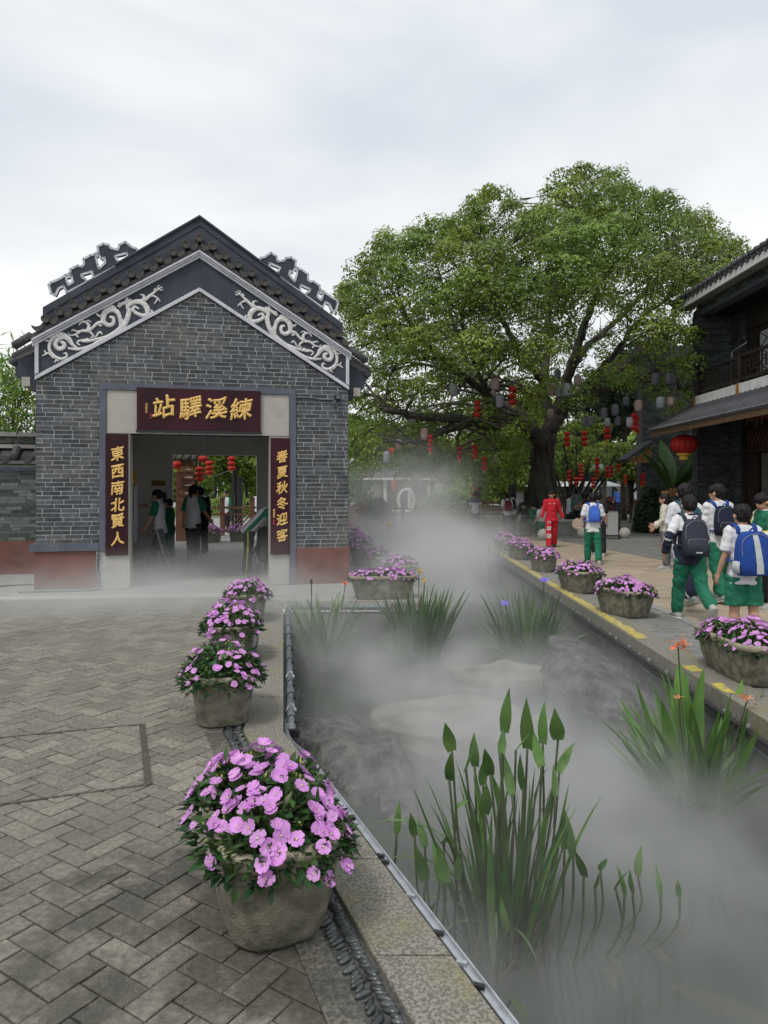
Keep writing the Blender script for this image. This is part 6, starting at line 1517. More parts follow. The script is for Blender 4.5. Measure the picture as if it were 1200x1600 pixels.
b = MB(); b.tube([(xl+1.6, 59, zt+.1), (xl, 57, zr+.1), (xl-.4, 56.7, zr+.3)], .1, 6); b.tube([(xr-1, 59, zt+.1), (xr, 57, zr+.1), (xr+.4, 56.7, zr+.3)], .1, 6); wb(b, 'ridge', m_tile, PV)
for px in (602, 670, 640): b = MB(); b.tube([(wx(px, 57.5), 57.5, 0), (wx(px, 57.5), 57.5, zr)], .16, 8); wb(b, 'column', m_whitep, PV)
b = MB(); b.bbox(xl+.6, xr-.2, 59, 62, 0, zr-.1); wb(b, 'wall', m_concrete, PV)
for px in (590, 684): b = MB(); b.bbox(wx(px-6, 58.9), wx(px+6, 58.9), 58.9, 58.98, .9, 2.0); wb(b, 'window', m_whitep, PV)
x2l, x2r = wx(684, 62), wx(716, 62)
b = MB(); b.add([(x2l, 61, zr), (x2r, 61, zr), (x2r, 66, zr), (x2l, 66, zr), (x2l+.5, 62, zr+.9), (x2r-.8, 62, zr+.9)], [(0, 1, 5, 4), (1, 2, 5), (2, 3, 4, 5), (3, 0, 4), (3, 2, 1, 0)]); wb(b, 'side_roof', m_tile, PV)
b = MB(); b.bbox(x2l, x2r-.6, 62, 65, 0, zr-.05); wb(b, 'side_wall', m_concrete, PV)
# moon ring
p = at(635, 800, 40); t = thing('moon_ring', 'pale stone ring arch standing before the pavilion', 'arch', (p.x, 40, 0)); b = MB(); secs = []
rx = 13.5*40/FPX; zc = wz(782, 40); rz_ = zc-wz(801, 40)+.35
for k in range(25):
    a = math.pi*2*k/24; c = Vector((math.cos(a)*rx*.9, 0, zc+math.sin(a)*(wz(762, 40)-zc-.1))); rad = Vector((math.cos(a), 0, math.sin(a))); secs.append((c, rad*.09, Vector((0, .16, 0))))
b.loft(secs, 8, 0, 0, closed=False); b.build('ring', m_whitep, t, True); b = MB(); b.box((0, 0, (zc-(wz(762, 40)-zc))/2), (.8, .5, max(.1, zc-(wz(762, 40)-zc)))); b.build('base', m_granite2, t)
# timber fence with diagonal slats
def fence(name, label, p, q, n, h=.95, group=None, m=None, z0=0., mids=(.82, .62, .12)):
    m = m or m_woodm; p = Vector((*p, z0)); q = Vector((*q, z0)); d = q-p; L_ = d.length; t = thing(name, label, 'fence', p, math.atan2(d.y, d.x), group)
    for k in range(n+1):
        b = MB(); b.box((L_*k/n, 0, h*.55), (.16, .16, h*1.1)); b.box((L_*k/n, 0, h*1.12), (.2, .2, .05)); b.build('post', m, t)
    for k in range(n):
        x0, x1 = L_*k/n+.08, L_*(k+1)/n-.08; w_ = x1-x0
        for f in mids: b = MB(); b.box(((x0+x1)/2, 0, h*f+.02), (w_, .07, .07)); b.build('rail', m, t)
        s = 1 if k % 2 else -1
        zl, zh = h*mids[-1]+.05, h*mids[1]-.02; hh_ = zh-zl
        for j in range(5):
            xa = x0+w_*(.02+.19*j); xb = min(xa+hh_*1.0, x1)
            zz = zl+(xb-xa)
            if s < 0: xa2, xb2 = x1-(xa-x0), x1-(xb-x0)
            else: xa2, xb2 = xa, xb
            b = MB(); b.tube([(xa2, 0, zl), (xb2, 0, zz)], .025, 4); b.build('slat', m, t)
    return t
p = at(540, 820, 28.5); q = at(792, 820, 28.5)
fence('timber_fence', 'long brown timber fence with slanting slats across the far end of the channel', (p.x-.5, 28.5), (q.x, 28.3), 5)
# through the gatehouse
p = gl2w(*(lambda u: (u, 12.8, 0))(fu(300, 800, 12.8)[0])); q = gl2w(fu(440, 800, 12.8)[0], 12.8, 0)
fence('timber_fence', 'brown timber fence with crossed slats beyond the gatehouse passage', p[:2], q[:2], 3, 1.15)
t = gthing('signpost_board', 'tall brown direction board with small tiled roof beyond the gatehouse passage', 'sign', fu(289, 800, 10.5)[0], 10.5, z=0)
b = MB(); b.bbox(-.27, .27, -.05, .05, 0, 2.5); b.build('board', m_woodm, t)
for k in range(5):
    b = MB(); b.bbox(-.18, .26, -.07, -.055, 2.12-k*.24, 2.29-k*.24); b.build('plank', m_woodo if k == 0 else m_woodm, t)
    if k < 5: b = MB(); b.bbox(.0, .22, -.078, -.072, 2.18-k*.24, 2.21-k*.24); b.build('white_lettering', m_whitep, t)
b = MB()
for k in range(4): b.tube([(-.33+k*.2, -.25, 2.5), (-.33+k*.2, .1, 2.64)], .08, 8)
b.tube([(-.42, .1, 2.68), (.42, .1, 2.68)], .06, 8); b.build('tiled_roof', m_tile, t, True)
for i, (px, y0, y1, n, dd, lab) in enumerate(((317, 712, 722, 1, 21.5, 'large red lantern at the top of the view through the gatehouse'), (327, 720, 742, 3, 23, 'three-tier red lantern string, middle of the view through the gatehouse'), (312, 729, 752, 3, 22, 'three-tier red lantern string beside the dark posts through the gatehouse'), (362, 713, 735, 3, 24, 'three-tier red lantern string on the cable through the gatehouse'), (276.5, 720, 732, 1, 21, 'small red lantern over the direction board'))):
    seg_lantern(px, y0, y1, n, dd, lab, 'red lanterns beyond the gatehouse', r=.14 if i else .16)
for i, (px, yt, dd, w_, lab) in enumerate(((307, 690, 22, .06, 'thin dark post beyond the gatehouse passage, left of a pair'), (312.5, 690, 22.4, .06, 'thin dark post beyond the gatehouse passage, right of a pair'), (364, 732, 27, .09, 'dark lamp post pair end beyond the fence'), (369, 733, 27.2, .09, 'dark lamp post close beside another beyond the fence'), (375, 747, 28, .2, 'thick dark information pillar beyond the fence'))):
    p = at(px, yt, dd); t = thing('post', lab, 'post', (p.x, p.y, 0)); b = MB(); b.box((0, 0, p.z/2), (w_, w_, p.z)); b.build('shaft', m_black, t); b = MB(); b.box((0, 0, p.z), (w_*1.6, w_*1.6, .06)); b.build('cap', m_black, t)
t = thing('cable', 'black cable sagging between posts beyond the gatehouse', 'cable', at(308, 742, 22)); b = MB(); b.tube([Vector((0, 0, 0)), at(335, 744, 24)-at(308, 742, 22), at(364, 733, 27)-at(308, 742, 22)], .012, 4); b.build('line', m_black, t)
t = thing('park_hut', 'low dark hut with a white panel at the back of the park', 'hut', (wx(448, 44), 44.5, 0)); b = MB(); b.bbox(-1.6, 1.6, -.8, .8, 0, 2.1); b.build('wall', m_brickdark, t)
b = MB(); b.prism([(-1.9, 2.1), (1.9, 2.1), (1.3, 2.55), (-1.3, 2.55)], -1.1, 1.1, 'y'); b.build('roof', m_tile, t); b = MB(); b.bbox(.2, 1.1, -.86, -.81, .5, 1.9); b.build('panel', m_whitep, t)
for i, (px, dd) in enumerate(((324, 21.3), (333, 21.0), (371, 21.4))):
    p = at(px, 830, dd); planter(('small planter of pink flowers beyond the passage, leftmost', 'small planter of pink flowers beyond the passage, second', 'small planter of pink flowers beyond the passage, at the feet of the bent boy')[i], p.x, p.y, .2, .5, .5, .34, .16, 45, 260, 40+i, False, 'planters beyond the gatehouse', fs=1.3)
# bench ring round the banyan, canopy, display boards
t = thing('ring_bench', 'grey stone ring bench right of the banyan trunk', 'bench', (wx(880, 24.6), 24.9, 0))
b = MB(); b.box((.35, 0, .22), (1.55, .7, .44)); b.build('base', m_concrete, t); b = MB(); b.box((.35, 0, .47), (1.68, .8, .07)); b.build('seat', m_granite2, t)
t = thing('canopy', 'white flat canopy roof beyond the small tree', 'canopy', (wx(895, 48), 48, 0)); b = MB(); b.add([(-3.2, -1.5, wz(760, 48)), (3.2, -1.5, wz(760, 48)), (3.2, 2.5, wz(760, 48)), (-3.2, 2.5, wz(760, 48)), (-2.7, 1, wz(752, 48)), (2.7, 1, wz(752, 48))], [(0, 1, 5, 4), (1, 2, 5), (2, 3, 4, 5), (3, 0, 4), (3, 2, 1, 0)]); b.build('roof', m_whitep, t)
for x in (-2.8, -.2, 2.6): b = MB(); b.tube([(x, -1.2, 0), (x, -1.2, wz(760, 48))], .07, 6); b.build('column', m_whitep, t)
t = thing('far_shop', 'long dark shop front with pale window panes at the far side of the plaza', 'building', (wx(940, 55), 55, 0)); b = MB(); b.bbox(-7, 9, 0, 4, 0, 3.0); b.build('wall', m_brickdark, t)
b = MB(); b.prism([(-1.2, 2.9), (4.4, 3.5), (4.4, 3.7), (-1.2, 3.1)], -7.5, 9.5, 'x'); b.build('roof', m_tile, t)
for k in range(16): b = MB(); b.bbox(-6.7+k*.98, -6.1+k*.98, -.06, -.01, .5, 2.2); b.build('window', m_glassd if k % 3 else m_whitep, t)
t = thing('display_board', 'white display board in a black frame standing on the plaza', 'sign', (wx(951, 22.3), 22.3, 0))
m_brd = mat('pale_grey_board', (.50, .50, .48), (.42, .42, .41), 2, .6, 0)
b = MB(); b.box((-.02, 0, .52), (.62, .03, .78)); b.build('board', m_brd, t)
b = MB(); b.bbox(-.36, .36, -.03, .03, .90, .94); b.bbox(-.36, .36, -.03, .03, .10, .14); b.bbox(.32, .36, -.03, .03, 0, .94); b.bbox(-.36, -.32, -.03, .03, 0, .94); b.bbox(-.36, .36, -.2, .2, .0, .025); b.build('frame', m_black, t)
for i, (px, py) in enumerate(((976, 843), (849, 846), (911, 843))):
    q = gp(px, py); t = thing('stone_ball', ('polished stone ball right of the display board', 'stone ball at the feet of the teenager in red', 'stone ball behind the legs of the boy with the small blue bag')[i], 'bollard', q, 0, 'stone ball bollards'); b = MB(); b.ell((0, 0, .20), (.185, .185, .185), 18, 12); b.build('ball', m_granite2, t, True); b = MB(); b.lathe([(.13, 0), (.12, .04)], n=14); b.build('base', m_concrete, t)
t = thing('poster_stand', 'tilted poster stand covered in small pictures at the corner of the brick wing', 'sign', (wx(998, 28), 28, 0)); b = MB(); b.box((0, 0, .7), (.46, .03, .95), 0, 0, Matrix.Rotation(R(8), 3, 'Y')); b.build('board', m_brd, t); b = MB(); b.tube([(0, 0, .25), (0, 0, 0)], .03, 6); b.box((0, 0, .02), (.4, .3, .03)); b.build('foot', m_black, t)
for k in range(8):
    b = MB(); b.box((-.12+.22*(k % 2)+.02*(k//2), -.03, 1.05-(k//2)*.22), (.19, .01, .18), 0, 0, Matrix.Rotation(R(8), 3, 'Y')); b.build('picture', mat('dish_photo_print', (.38, .16, .10), (.16, .17, .10), 14, .6, 0), t)
t = thing('umbrella_display', 'pale paper fan shape propped beside the poster stand', 'fan', (wx(1012, 27), 27.0, 0)); b = MB(); b.tube([(0, 0, 0), (0, 0, 1.0)], .02, 5); b.build('stick', m_woodm, t); b = MB(); b.lathe([(.0, 0), (.3, .06), (.31, .07), (.0, .03)], (0, 0, 0), 14); b.build('fan_disc', m_brd, t, loc=(.1, 0, 1.05), rot=(1.1, .4, 0))
t = thing('shop_frame_sign', 'orange wooden frame with cut out characters half hidden behind the schoolboys', 'sign', (wx(1034, 22), 22, 0))
zt = wz(767, 22); b = MB(); b.bbox(0, .09, -.05, .05, 0, zt); b.bbox(1.25, 1.34, -.05, .05, 0, zt); b.build('upright', m_woodo, t); b = MB(); b.bbox(.09, .22, -.05, .05, zt-.09, zt); b.build('top_bar', m_woodo, t)
for k, ch in enumerate('独の景'): glyph('character', ch, .27, t, (.36+k*.27, 0, zt-.06), (R(90), 0, 0), 1., .03, .02, m_woodo, .01, 0.)
for i, (px, dd, m) in enumerate(((797, 30, m_black), (801, 30.2, m_black), (805, 30.4, m_black))):
    t = thing('bamboo_pole', ('thin dark pole behind the pair of pack carrying kids, left', 'thin dark pole behind the pair of pack carrying kids, middle', 'thin dark pole behind the pair of pack carrying kids, right')[i], 'pole', (wx(px, dd), dd, 0)); b = MB(); b.tube([(0, 0, 0), (0, 0, 2.8)], .045, 6); b.build('shaft', m, t)
t = thing('timber_rack', 'stacked timber railing rack left of the pack carrying kids', 'rack', (wx(771, 31), 31, 0))
for k in range(4): b = MB(); b.box((0, 0, .5+k*.16), (1.0, .1, .07)); b.build('rail', m_woodm, t)
for x in (-.45, .45): b = MB(); b.box((x, 0, .55), (.1, .12, 1.1)); b.build('post', m_woodm, t)
t = thing('wall_spotlight', 'small white spotlight on the right edge of the gatehouse', 'lamp', gl2w(UW+.02, .1, fu(545, 723)[1])); b = MB(); b.tube([(0, 0, 0), (.07, -.05, .06)], .02, 8); b.build('body', m_whitep, t)
# ================================================================ people
def cl(name, c, c2=None, **k): return mat(name, c, c2, k.pop('scale', 7), k.pop('rough', .85), k.pop('bump', .3), k.pop('bscale', 22), **k)
m_green = cl('green_cloth', (.015, .17, .095), (.012, .13, .075)); m_navy = cl('navy_cloth', (.014, .018, .045), (.01, .013, .032)); m_blackc = cl('black_cloth', (.018, .018, .021)); m_greyc = cl('grey_cloth', (.13, .14, .16), (.10, .11, .13))
m_redc = cl('red_tracksuit', (.60, .018, .035), (.46, .012, .025)); m_yelc = cl('yellow_cloth', (.60, .52, .10)); m_sole = cl('pale_rubber_sole', (.55, .54, .48), rough=.7); m_shoe = cl('grey_green_trainer', (.30, .31, .28), (.42, .42, .40), scale=30)
m_shoed = cl('dark_shoe', (.03, .03, .035)); m_bagn = cl('dark_slate_bag', (.035, .04, .06), (.028, .032, .05)); m_bagt = cl('teal_bag', (.015, .09, .13), (.012, .07, .10)); m_bagb = cl('blue_bag', (.012, .06, .30), (.01, .045, .22)); m_bagl = cl('bright_blue_bag', (.05, .16, .62), (.04, .12, .50))
m_bagr = cl('dark_red_bag', (.22, .015, .03)); m_silver = cl('silver_grey_fabric', (.50, .54, .55), (.40, .43, .45)); m_zip = cl('grey_zip', (.22, .23, .25), rough=.4); m_cream = cl('cream_cloth', (.66, .63, .54)); m_eye = mat('dark_eye', (.01, .008, .008), rough=.3, bump=0); m_lip = mat('lip', (.42, .16, .13), rough=.5, bump=0)
m_lav = cl('lavender_white_cloth', (.60, .60, .66), (.52, .52, .58))
def remesh(b, name, vox, mats, zone=None, wr=0., seed=0, smooth=3):
    me = bpy.data.meshes.new('tmp'); me.from_pydata(b.v, [], b.f); o = bpy.data.objects.new('tmp', me)
    md = o.modifiers.new('r', 'REMESH'); md.mode = 'VOXEL'; md.voxel_size = vox
    if smooth: md = o.modifiers.new('s', 'SMOOTH'); md.factor = .6; md.iterations = smooth
    m2 = baked(o, name)
    if wr and vox < .019:
        s = Vector((seed*3.1, seed*1.7, 0))
        for v in m2.vertices:
            p = v.co; k = mn.noise(Vector((p.x*9, p.y*9, p.z*16))+s)+.6*mn.noise(Vector((p.x*22+p.z*20, p.y*22, p.z*9))+s)
            v.co = p+v.normal*k*wr
    m2.materials.clear()
    for q in mats: m2.materials.append(q)
    m2.polygons.foreach_set('use_smooth', [True]*len(m2.polygons))
    if zone and len(mats) > 1: m2.polygons.foreach_set('material_index', [zone(p.center) for p in m2.polygons])
    return m2
def dseg(p, a, b_):
    ab = b_-a; t = max(0, min(1, (p-a).dot(ab)/ab.length_squared)); return (p-(a+ab*t)).length, t
def person(label, x, y, yaw, H, pose=None, top=('tee', [m_white], None), legs=('long', [m_green], None), hair='short', shoes=(m_shoe, m_sole), vox=.012, seed=0, group=None, zbase=0., skirt=0):
    P = dict(lean=2, hl=0, kl=2, hr=0, kr=2, al=0, bl=8, el=12, il=0, ar=0, br=8, er=12, ir=0, hy=0, hp=0, fl=0, fr=0, twist=0); P.update(pose or {})
    t = thing('person', label, 'person', (x, y, zbase), R(yaw), group)
    r = R; V3 = Vector
    J = {}
    for s, n in ((-1, 'l'), (1, 'r')):
        hip = V3((s*.052*H, 0, -.02*H)); a = r(P['h'+n]); k = r(P['k'+n])
        d1 = V3((s*.02, math.sin(a), -math.cos(a))); d2 = V3((0, math.sin(a-k), -math.cos(a-k)))
        kn = hip+d1*.245*H; an = kn+d2*.225*H
        J['hip'+n], J['kn'+n], J['an'+n] = hip, kn, an
    sole = min(J['anl'].z-.045*H-max(0, math.sin(r(P['fl'])))*.10*H, J['anr'].z-.045*H-max(0, math.sin(r(P['fr'])))*.10*H)
    off = V3((0, 0, -sole)); 
    for k in list(J): J[k] = J[k]+off
    pel = off.copy(); U = V3((0, math.sin(r(P['lean'])), math.cos(r(P['lean'])))); F = V3((0, U.z, -U.y)); X = V3((1, 0, 0))
    if P['twist']: Rz = Matrix.Rotation(r(P['twist']), 3, U); X = Rz @ X
    Fx = U.cross(X)*-1; Fx = X.cross(U)*-1 if False else U.cross(X)
    F = Fx
    chest = pel+U*.22*H; shc = pel+U*.295*H; neck = pel+U*.335*H
    hU = (U+V3((0, 0, 1))*.8+F*(-.25)*0).normalized(); hU = (Matrix.Rotation(r(-P['hp']), 3, 'X') @ hU); hc = neck+hU*.075*H+F*.012*H
    HR = (Matrix.Rotation(r(P['hy']), 3, 'Z')); hF = HR @ V3((0, math.cos(r(P['hp'])), -math.sin(r(P['hp'])))); hX = hF.cross(hU).normalized(); hF = hU.cross(hX).normalized(); HM = Matrix((hX, hF, hU)).transposed()
    for s, n in ((-1, 'l'), (1, 'r')):
        sh = shc+X*s*.098*H; a = r(P['a'+n]); bb = r(P['b'+n]); e = r(P['e'+n]); iw = r(P['i'+n])
        d1 = V3((s*math.sin(bb), math.sin(a)*math.cos(bb), -math.cos(a)*math.cos(bb))); b2 = bb-iw
        d2 = V3((s*math.sin(b2), math.sin(a+e)*math.cos(b2), -math.cos(a+e)*math.cos(b2)))
        el = sh+d1*.168*H; wr = el+d2*.145*H; J['sh'+n], J['el'+n], J['wr'+n], J['hd'+n] = sh, el, wr, d2
    # ---- body
    b = MB()
    b.loft([(pel-U*.03*H, X*.075*H, F*.055*H), (pel+U*.02*H, X*.08*H, F*.058*H), (pel+U*.1*H, X*.068*H, F*.048*H), (chest, X*.085*H, F*.056*H), (shc-U*.012*H, X*.082*H, F*.046*H), (shc+U*.018*H, X*.04*H, F*.033*H)], 12)
    b.tube([shc, neck+hU*.02*H, hc], [.036*H, .031*H, .034*H], 10)
    b.ell(hc+hU*.012*H-hF*.004*H, (.054*H, .064*H, .060*H), 14, 9, 0, HM); b.ell(hc-hU*.030*H+hF*.018*H, (.040*H, .042*H, .044*H), 12, 7, 0, HM)
    for s in (-1, 1): b.ell(hc+hX*s*.055*H-hU*.012*H, (.008*H, .014*H, .020*H), 8, 5, 0, HM)
    b.ell(hc+hF*.062*H-hU*.016*H, (.009*H, .012*H, .016*H), 8, 5, 0, HM)
    for n in 'lr':
        b.tube([J['sh'+n]-U*.006*H, J['sh'+n].lerp(J['el'+n], .4), J['el'+n], J['el'+n].lerp(J['wr'+n], .4), J['wr'+n], J['wr'+n]+J['hd'+n]*.015*H], [.027*H, .027*H, .022*H, .023*H, .0155*H, .016*H], 10)
        b.tube([J['hip'+n], J['hip'+n].lerp(J['kn'+n], .4), J['kn'+n], J['kn'+n].lerp(J['an'+n], .35), J['an'+n], J['an'+n]-V3((0, 0, .02*H))], [.056*H, .050*H, .034*H, .037*H, .022*H, .024*H], 10)
    me = remesh(b, 'body', vox, [m_skin], smooth=3)
    hb = MB(); hb.v = [tuple(v.co) for v in me.vertices]; hb.f = [tuple(p.vertices) for p in me.polygons]; hb.m = [0]*len(hb.f); hb.t = [0]*len(hb.f)
    for s, n in ((-1, 'l'), (1, 'r')):
        w_, d = J['wr'+n], J['hd'+n].normalized(); sd_ = d.cross(V3((s, 0, 0))); sd_ = sd_.normalized() if sd_.length > .1 else V3((0, 1, 0)); nm = sd_.cross(d)
        sd_ = sd_ if sd_.y > 0 else -sd_; nm = nm if nm.x*s > 0 else -nm     # sd_: towards the thumb (front), nm: away from the body
        c = w_+d*.03*H
        hb.loft([(w_, sd_*.013*H, nm*.010*H), (w_+d*.02*H, sd_*.021*H, nm*.010*H), (w_+d*.045*H, sd_*.024*H, nm*.009*H), (w_+d*.052*H, sd_*.022*H, nm*.007*H)], 8)
        for k, L_ in enumerate((.040, .045, .042, .033)):
            o_ = w_+d*.048*H+sd_*(.017-.0115*k)*H; c1 = o_+d*L_*.5*H-nm*.003*H; c2 = o_+d*L_*.85*H-nm*.014*H
            hb.tube([o_, c1, c2], [.0052*H, .0048*H, .0038*H], 6)
        o_ = w_+d*.018*H+sd_*.018*H; hb.tube([o_, o_+(d*.6+sd_*.8)*.022*H, o_+(d*1.5+sd_*.9)*.026*H-nm*.006*H], [.0065*H, .0058*H, .0045*H], 6)
    bo = hb.build('body', m_skin, t, True)
    # ---- top
    kind, mats, zone = top
    b = MB(); hem = -.075*H if kind != 'jacket' else -.06*H; ez = .0
    b.loft([(pel+U*hem, X*.116*H, F*.084*H), (pel+U*.0, X*.104*H, F*.078*H), (pel+U*.1*H, X*.092*H, F*.068*H), (chest, X*.104*H, F*.072*H), (shc+U*.0*H, X*.110*H, F*.062*H), (shc+U*.026*H, X*.080*H, F*.052*H), (shc+U*.044*H, X*.044*H, F*.042*H)], 14, 0, .1)
    for n in 'lr':
        if kind in ('tee', 'polo'): b.tube([J['sh'+n]+U*.012*H-X*(-1 if n == 'l' else 1)*.02*H, J['sh'+n]+U*.002*H, J['sh'+n].lerp(J['el'+n], .45), J['sh'+n].lerp(J['el'+n], .86)], [.034*H, .041*H, .041*H, .045*H], 10, 0, .3)
        else: b.tube([J['sh'+n]+U*.012*H-X*(-1 if n == 'l' else 1)*.02*H, J['sh'+n]+U*.002*H, J['sh'+n].lerp(J['el'+n], .5), J['el'+n], J['el'+n].lerp(J['wr'+n], .5), J['el'+n].lerp(J['wr'+n], .88), J['el'+n].lerp(J['wr'+n], .98)], [.036*H, .042*H, .041*H, .038*H, .034*H, .033*H, .026*H], 10, 0, .1)
    zf = (lambda p: zone(p, J, pel, U, X, F, H)) if zone else None
    link('top', remesh(b, 'top', vox, mats, zf, .0085*H, seed, 2), t)
    if kind in ('polo', 'jacket'):
        b = MB(); n_ = 14; ring = []
        for k in range(n_+1):
            a = math.pi*(.5+k*2/n_)+.0; c = neck-U*.005*H+X*math.cos(a)*.042*H+F*math.sin(a)*.040*H; ring.append(c)
        b.tube(ring, [.010*H]*len(ring), 6, 0, .3, 1.); link('collar', b.mesh('collar', mats[min(1, len(mats)-1)] if kind == 'jacket' else mats[0], True), t)
    # ---- legs
    kind2, mats2, zone2 = legs
    b = MB(); b.loft([(pel-U*.06*H, X*.085*H, F*.064*H), (pel-U*.02*H, X*.090*H, F*.066*H), (pel+U*.03*H, X*.084*H, F*.062*H)], 12, 0, .3)
    for n in 'lr':
        if kind2 == 'long': b.tube([J['hip'+n], J['hip'+n].lerp(J['kn'+n], .5), J['kn'+n], J['kn'+n].lerp(J['an'+n], .5), J['kn'+n].lerp(J['an'+n], .86), J['kn'+n].lerp(J['an'+n], 1.02)], [.066*H, .060*H, .050*H, .049*H, .046*H, .034*H], 12, 0, .1)
        elif kind2 == 'wide': b.tube([J['hip'+n], J['hip'+n].lerp(J['kn'+n], .5), J['kn'+n], J['kn'+n].lerp(J['an'+n], .6), J['kn'+n].lerp(J['an'+n], 1.06)], [.066*H, .058*H, .050*H, .050*H, .050*H], 12, 0, .1)
        else: b.tube([J['hip'+n], J['hip'+n].lerp(J['kn'+n], .5), J['hip'+n].lerp(J['kn'+n], .84)], [.070*H, .070*H, .072*H], 12, 0, .1)
    zf2 = (lambda p: zone2(p, J, pel, U, X, F, H)) if zone2 else None
    link('trousers' if kind2 != 'short' else 'shorts', remesh(b, 'trousers', vox, mats2, zf2, .0085*H, seed+3, 2), t)
    # ---- shoes
    for s, n in ((-1, 'l'), (1, 'r')):
        an = J['an'+n]; f = r(P['f'+n]); fd = V3((s*.12, math.cos(f), -math.sin(f))).normalized(); up = V3((0, math.sin(f), math.cos(f))); sx = fd.cross(up)
        o_ = an-up*.045*H; b = MB(); L_ = .155*H
        b.loft([(o_-fd*.045*H+up*.022*H, sx*.020*H, up*.020*H), (o_-fd*.03*H+up*.028*H, sx*.028*H, up*.028*H), (o_+fd*.005*H+up*.030*H, sx*.029*H, up*.032*H), (o_+fd*.05*H+up*.022*H, sx*.031*H, up*.024*H), (o_+fd*.085*H+up*.017*H, sx*.031*H, up*.017*H), (o_+fd*.105*H+up*.014*H, sx*.022*H, up*.012*H)], 12, 0, .3)
        b.tube([an-up*.02*H, an+V3((0, 0, .012*H))], [.027*H, .024*H], 10)
        s2 = MB(); s2.loft([(o_-fd*.052*H+up*.004*H, sx*.018*H, up*.008*H), (o_-fd*.035*H+up*.004*H, sx*.031*H, up*.010*H), (o_+fd*.01*H+up*.003*H, sx*.030*H, up*.009*H), (o_+fd*.06*H+up*.002*H, sx*.036*H, up*.008*H), (o_+fd*.095*H+up*.004*H, sx*.032*H, up*.007*H), (o_+fd*.115*H+up*.007*H, sx*.018*H, up*.006*H)], 12, 0, .3)
        so = b.build('shoe', shoes[0], t, True); s2.build('sole', shoes[1], so, True)
    # ---- hair
    b = MB(); b.ell(hc+hU*.018*H-hF*.010*H, (.0595*H, .067*H, .062*H), 20, 14, 0, HM)
    rgh = random.Random(seed); 
    if hair in ('short', 'bowl'): b.ell(hc-hF*.026*H-hU*.004*H, (.053*H, .046*H, .054*H), 16, 10, 0, HM)
    if hair == 'bowl': b.ell(hc+hU*.024*H+hF*.006*H, (.058*H, .063*H, .050*H), 16, 10, 0, HM)
    if hair == 'long': b.loft([(hc+hU*.01*H-hF*.02*H, hX*.060*H, hF*.05*H), (hc-hU*.05*H-hF*.028*H, hX*.060*H, hF*.04*H), (hc-hU*.11*H-hF*.03*H, hX*.050*H, hF*.028*H), (hc-hU*.13*H-hF*.03*H, hX*.035*H, hF*.02*H)], 14)
    if hair == 'pony':
        q = hc-hF*.065*H+hU*.02*H; b.tube(smoothpath([q, q-hF*.03*H-hU*.01*H, q-hF*.035*H-hU*.07*H, q-hF*.02*H-hU*.12*H], 4), [.018*H, .024*H, .026*H, .027*H, .027*H, .027*H, .026*H, .025*H, .023*H, .02*H, .016*H, .011*H, .006*H], 10)
        b.ell(hc-hF*.02*H-hU*.0*H, (.055*H, .05*H, .052*H), 14, 9, 0, HM)
    hm = remesh(b, 'hair', max(vox*.8, .008), [m_hair], smooth=1)
    for v in (hm.vertices if vox < .015 else ()):
        p = v.co; v.co = p+v.normal*(.008*H*mn.noise(Vector((p.x*70, p.y*70, p.z*12)))+.005*H*mn.noise(p*26))
    link('hair', hm, t)
    if abs(((yaw+P['hy']+180) % 360)-180) > 60:
        for s in (-1, 1):
            b = MB(); b.ell(hc+hX*s*.021*H+hF*.0585*H-hU*.004*H, (.0085*H, .004*H, .0038*H), 8, 5, 0, HM); b.build('eye', m_eye, t, True)
            b = MB(); b.tube([hc+hX*s*.011*H+hF*.062*H+hU*.008*H, hc+hX*s*.032*H+hF*.056*H+hU*.009*H], .0022*H, 5); b.build('eyebrow', m_hair, t)
        b = MB(); b.ell(hc+hF*.060*H-hU*.041*H, (.014*H, .004*H, .0035*H), 8, 5, 0, HM); b.build('mouth', m_lip, t, True)
    J.update(pel=pel, U=U, X=X, F=F, shc=shc, chest=chest, neck=neck, hc=hc, H=H, t=t, yaw=yaw); return J
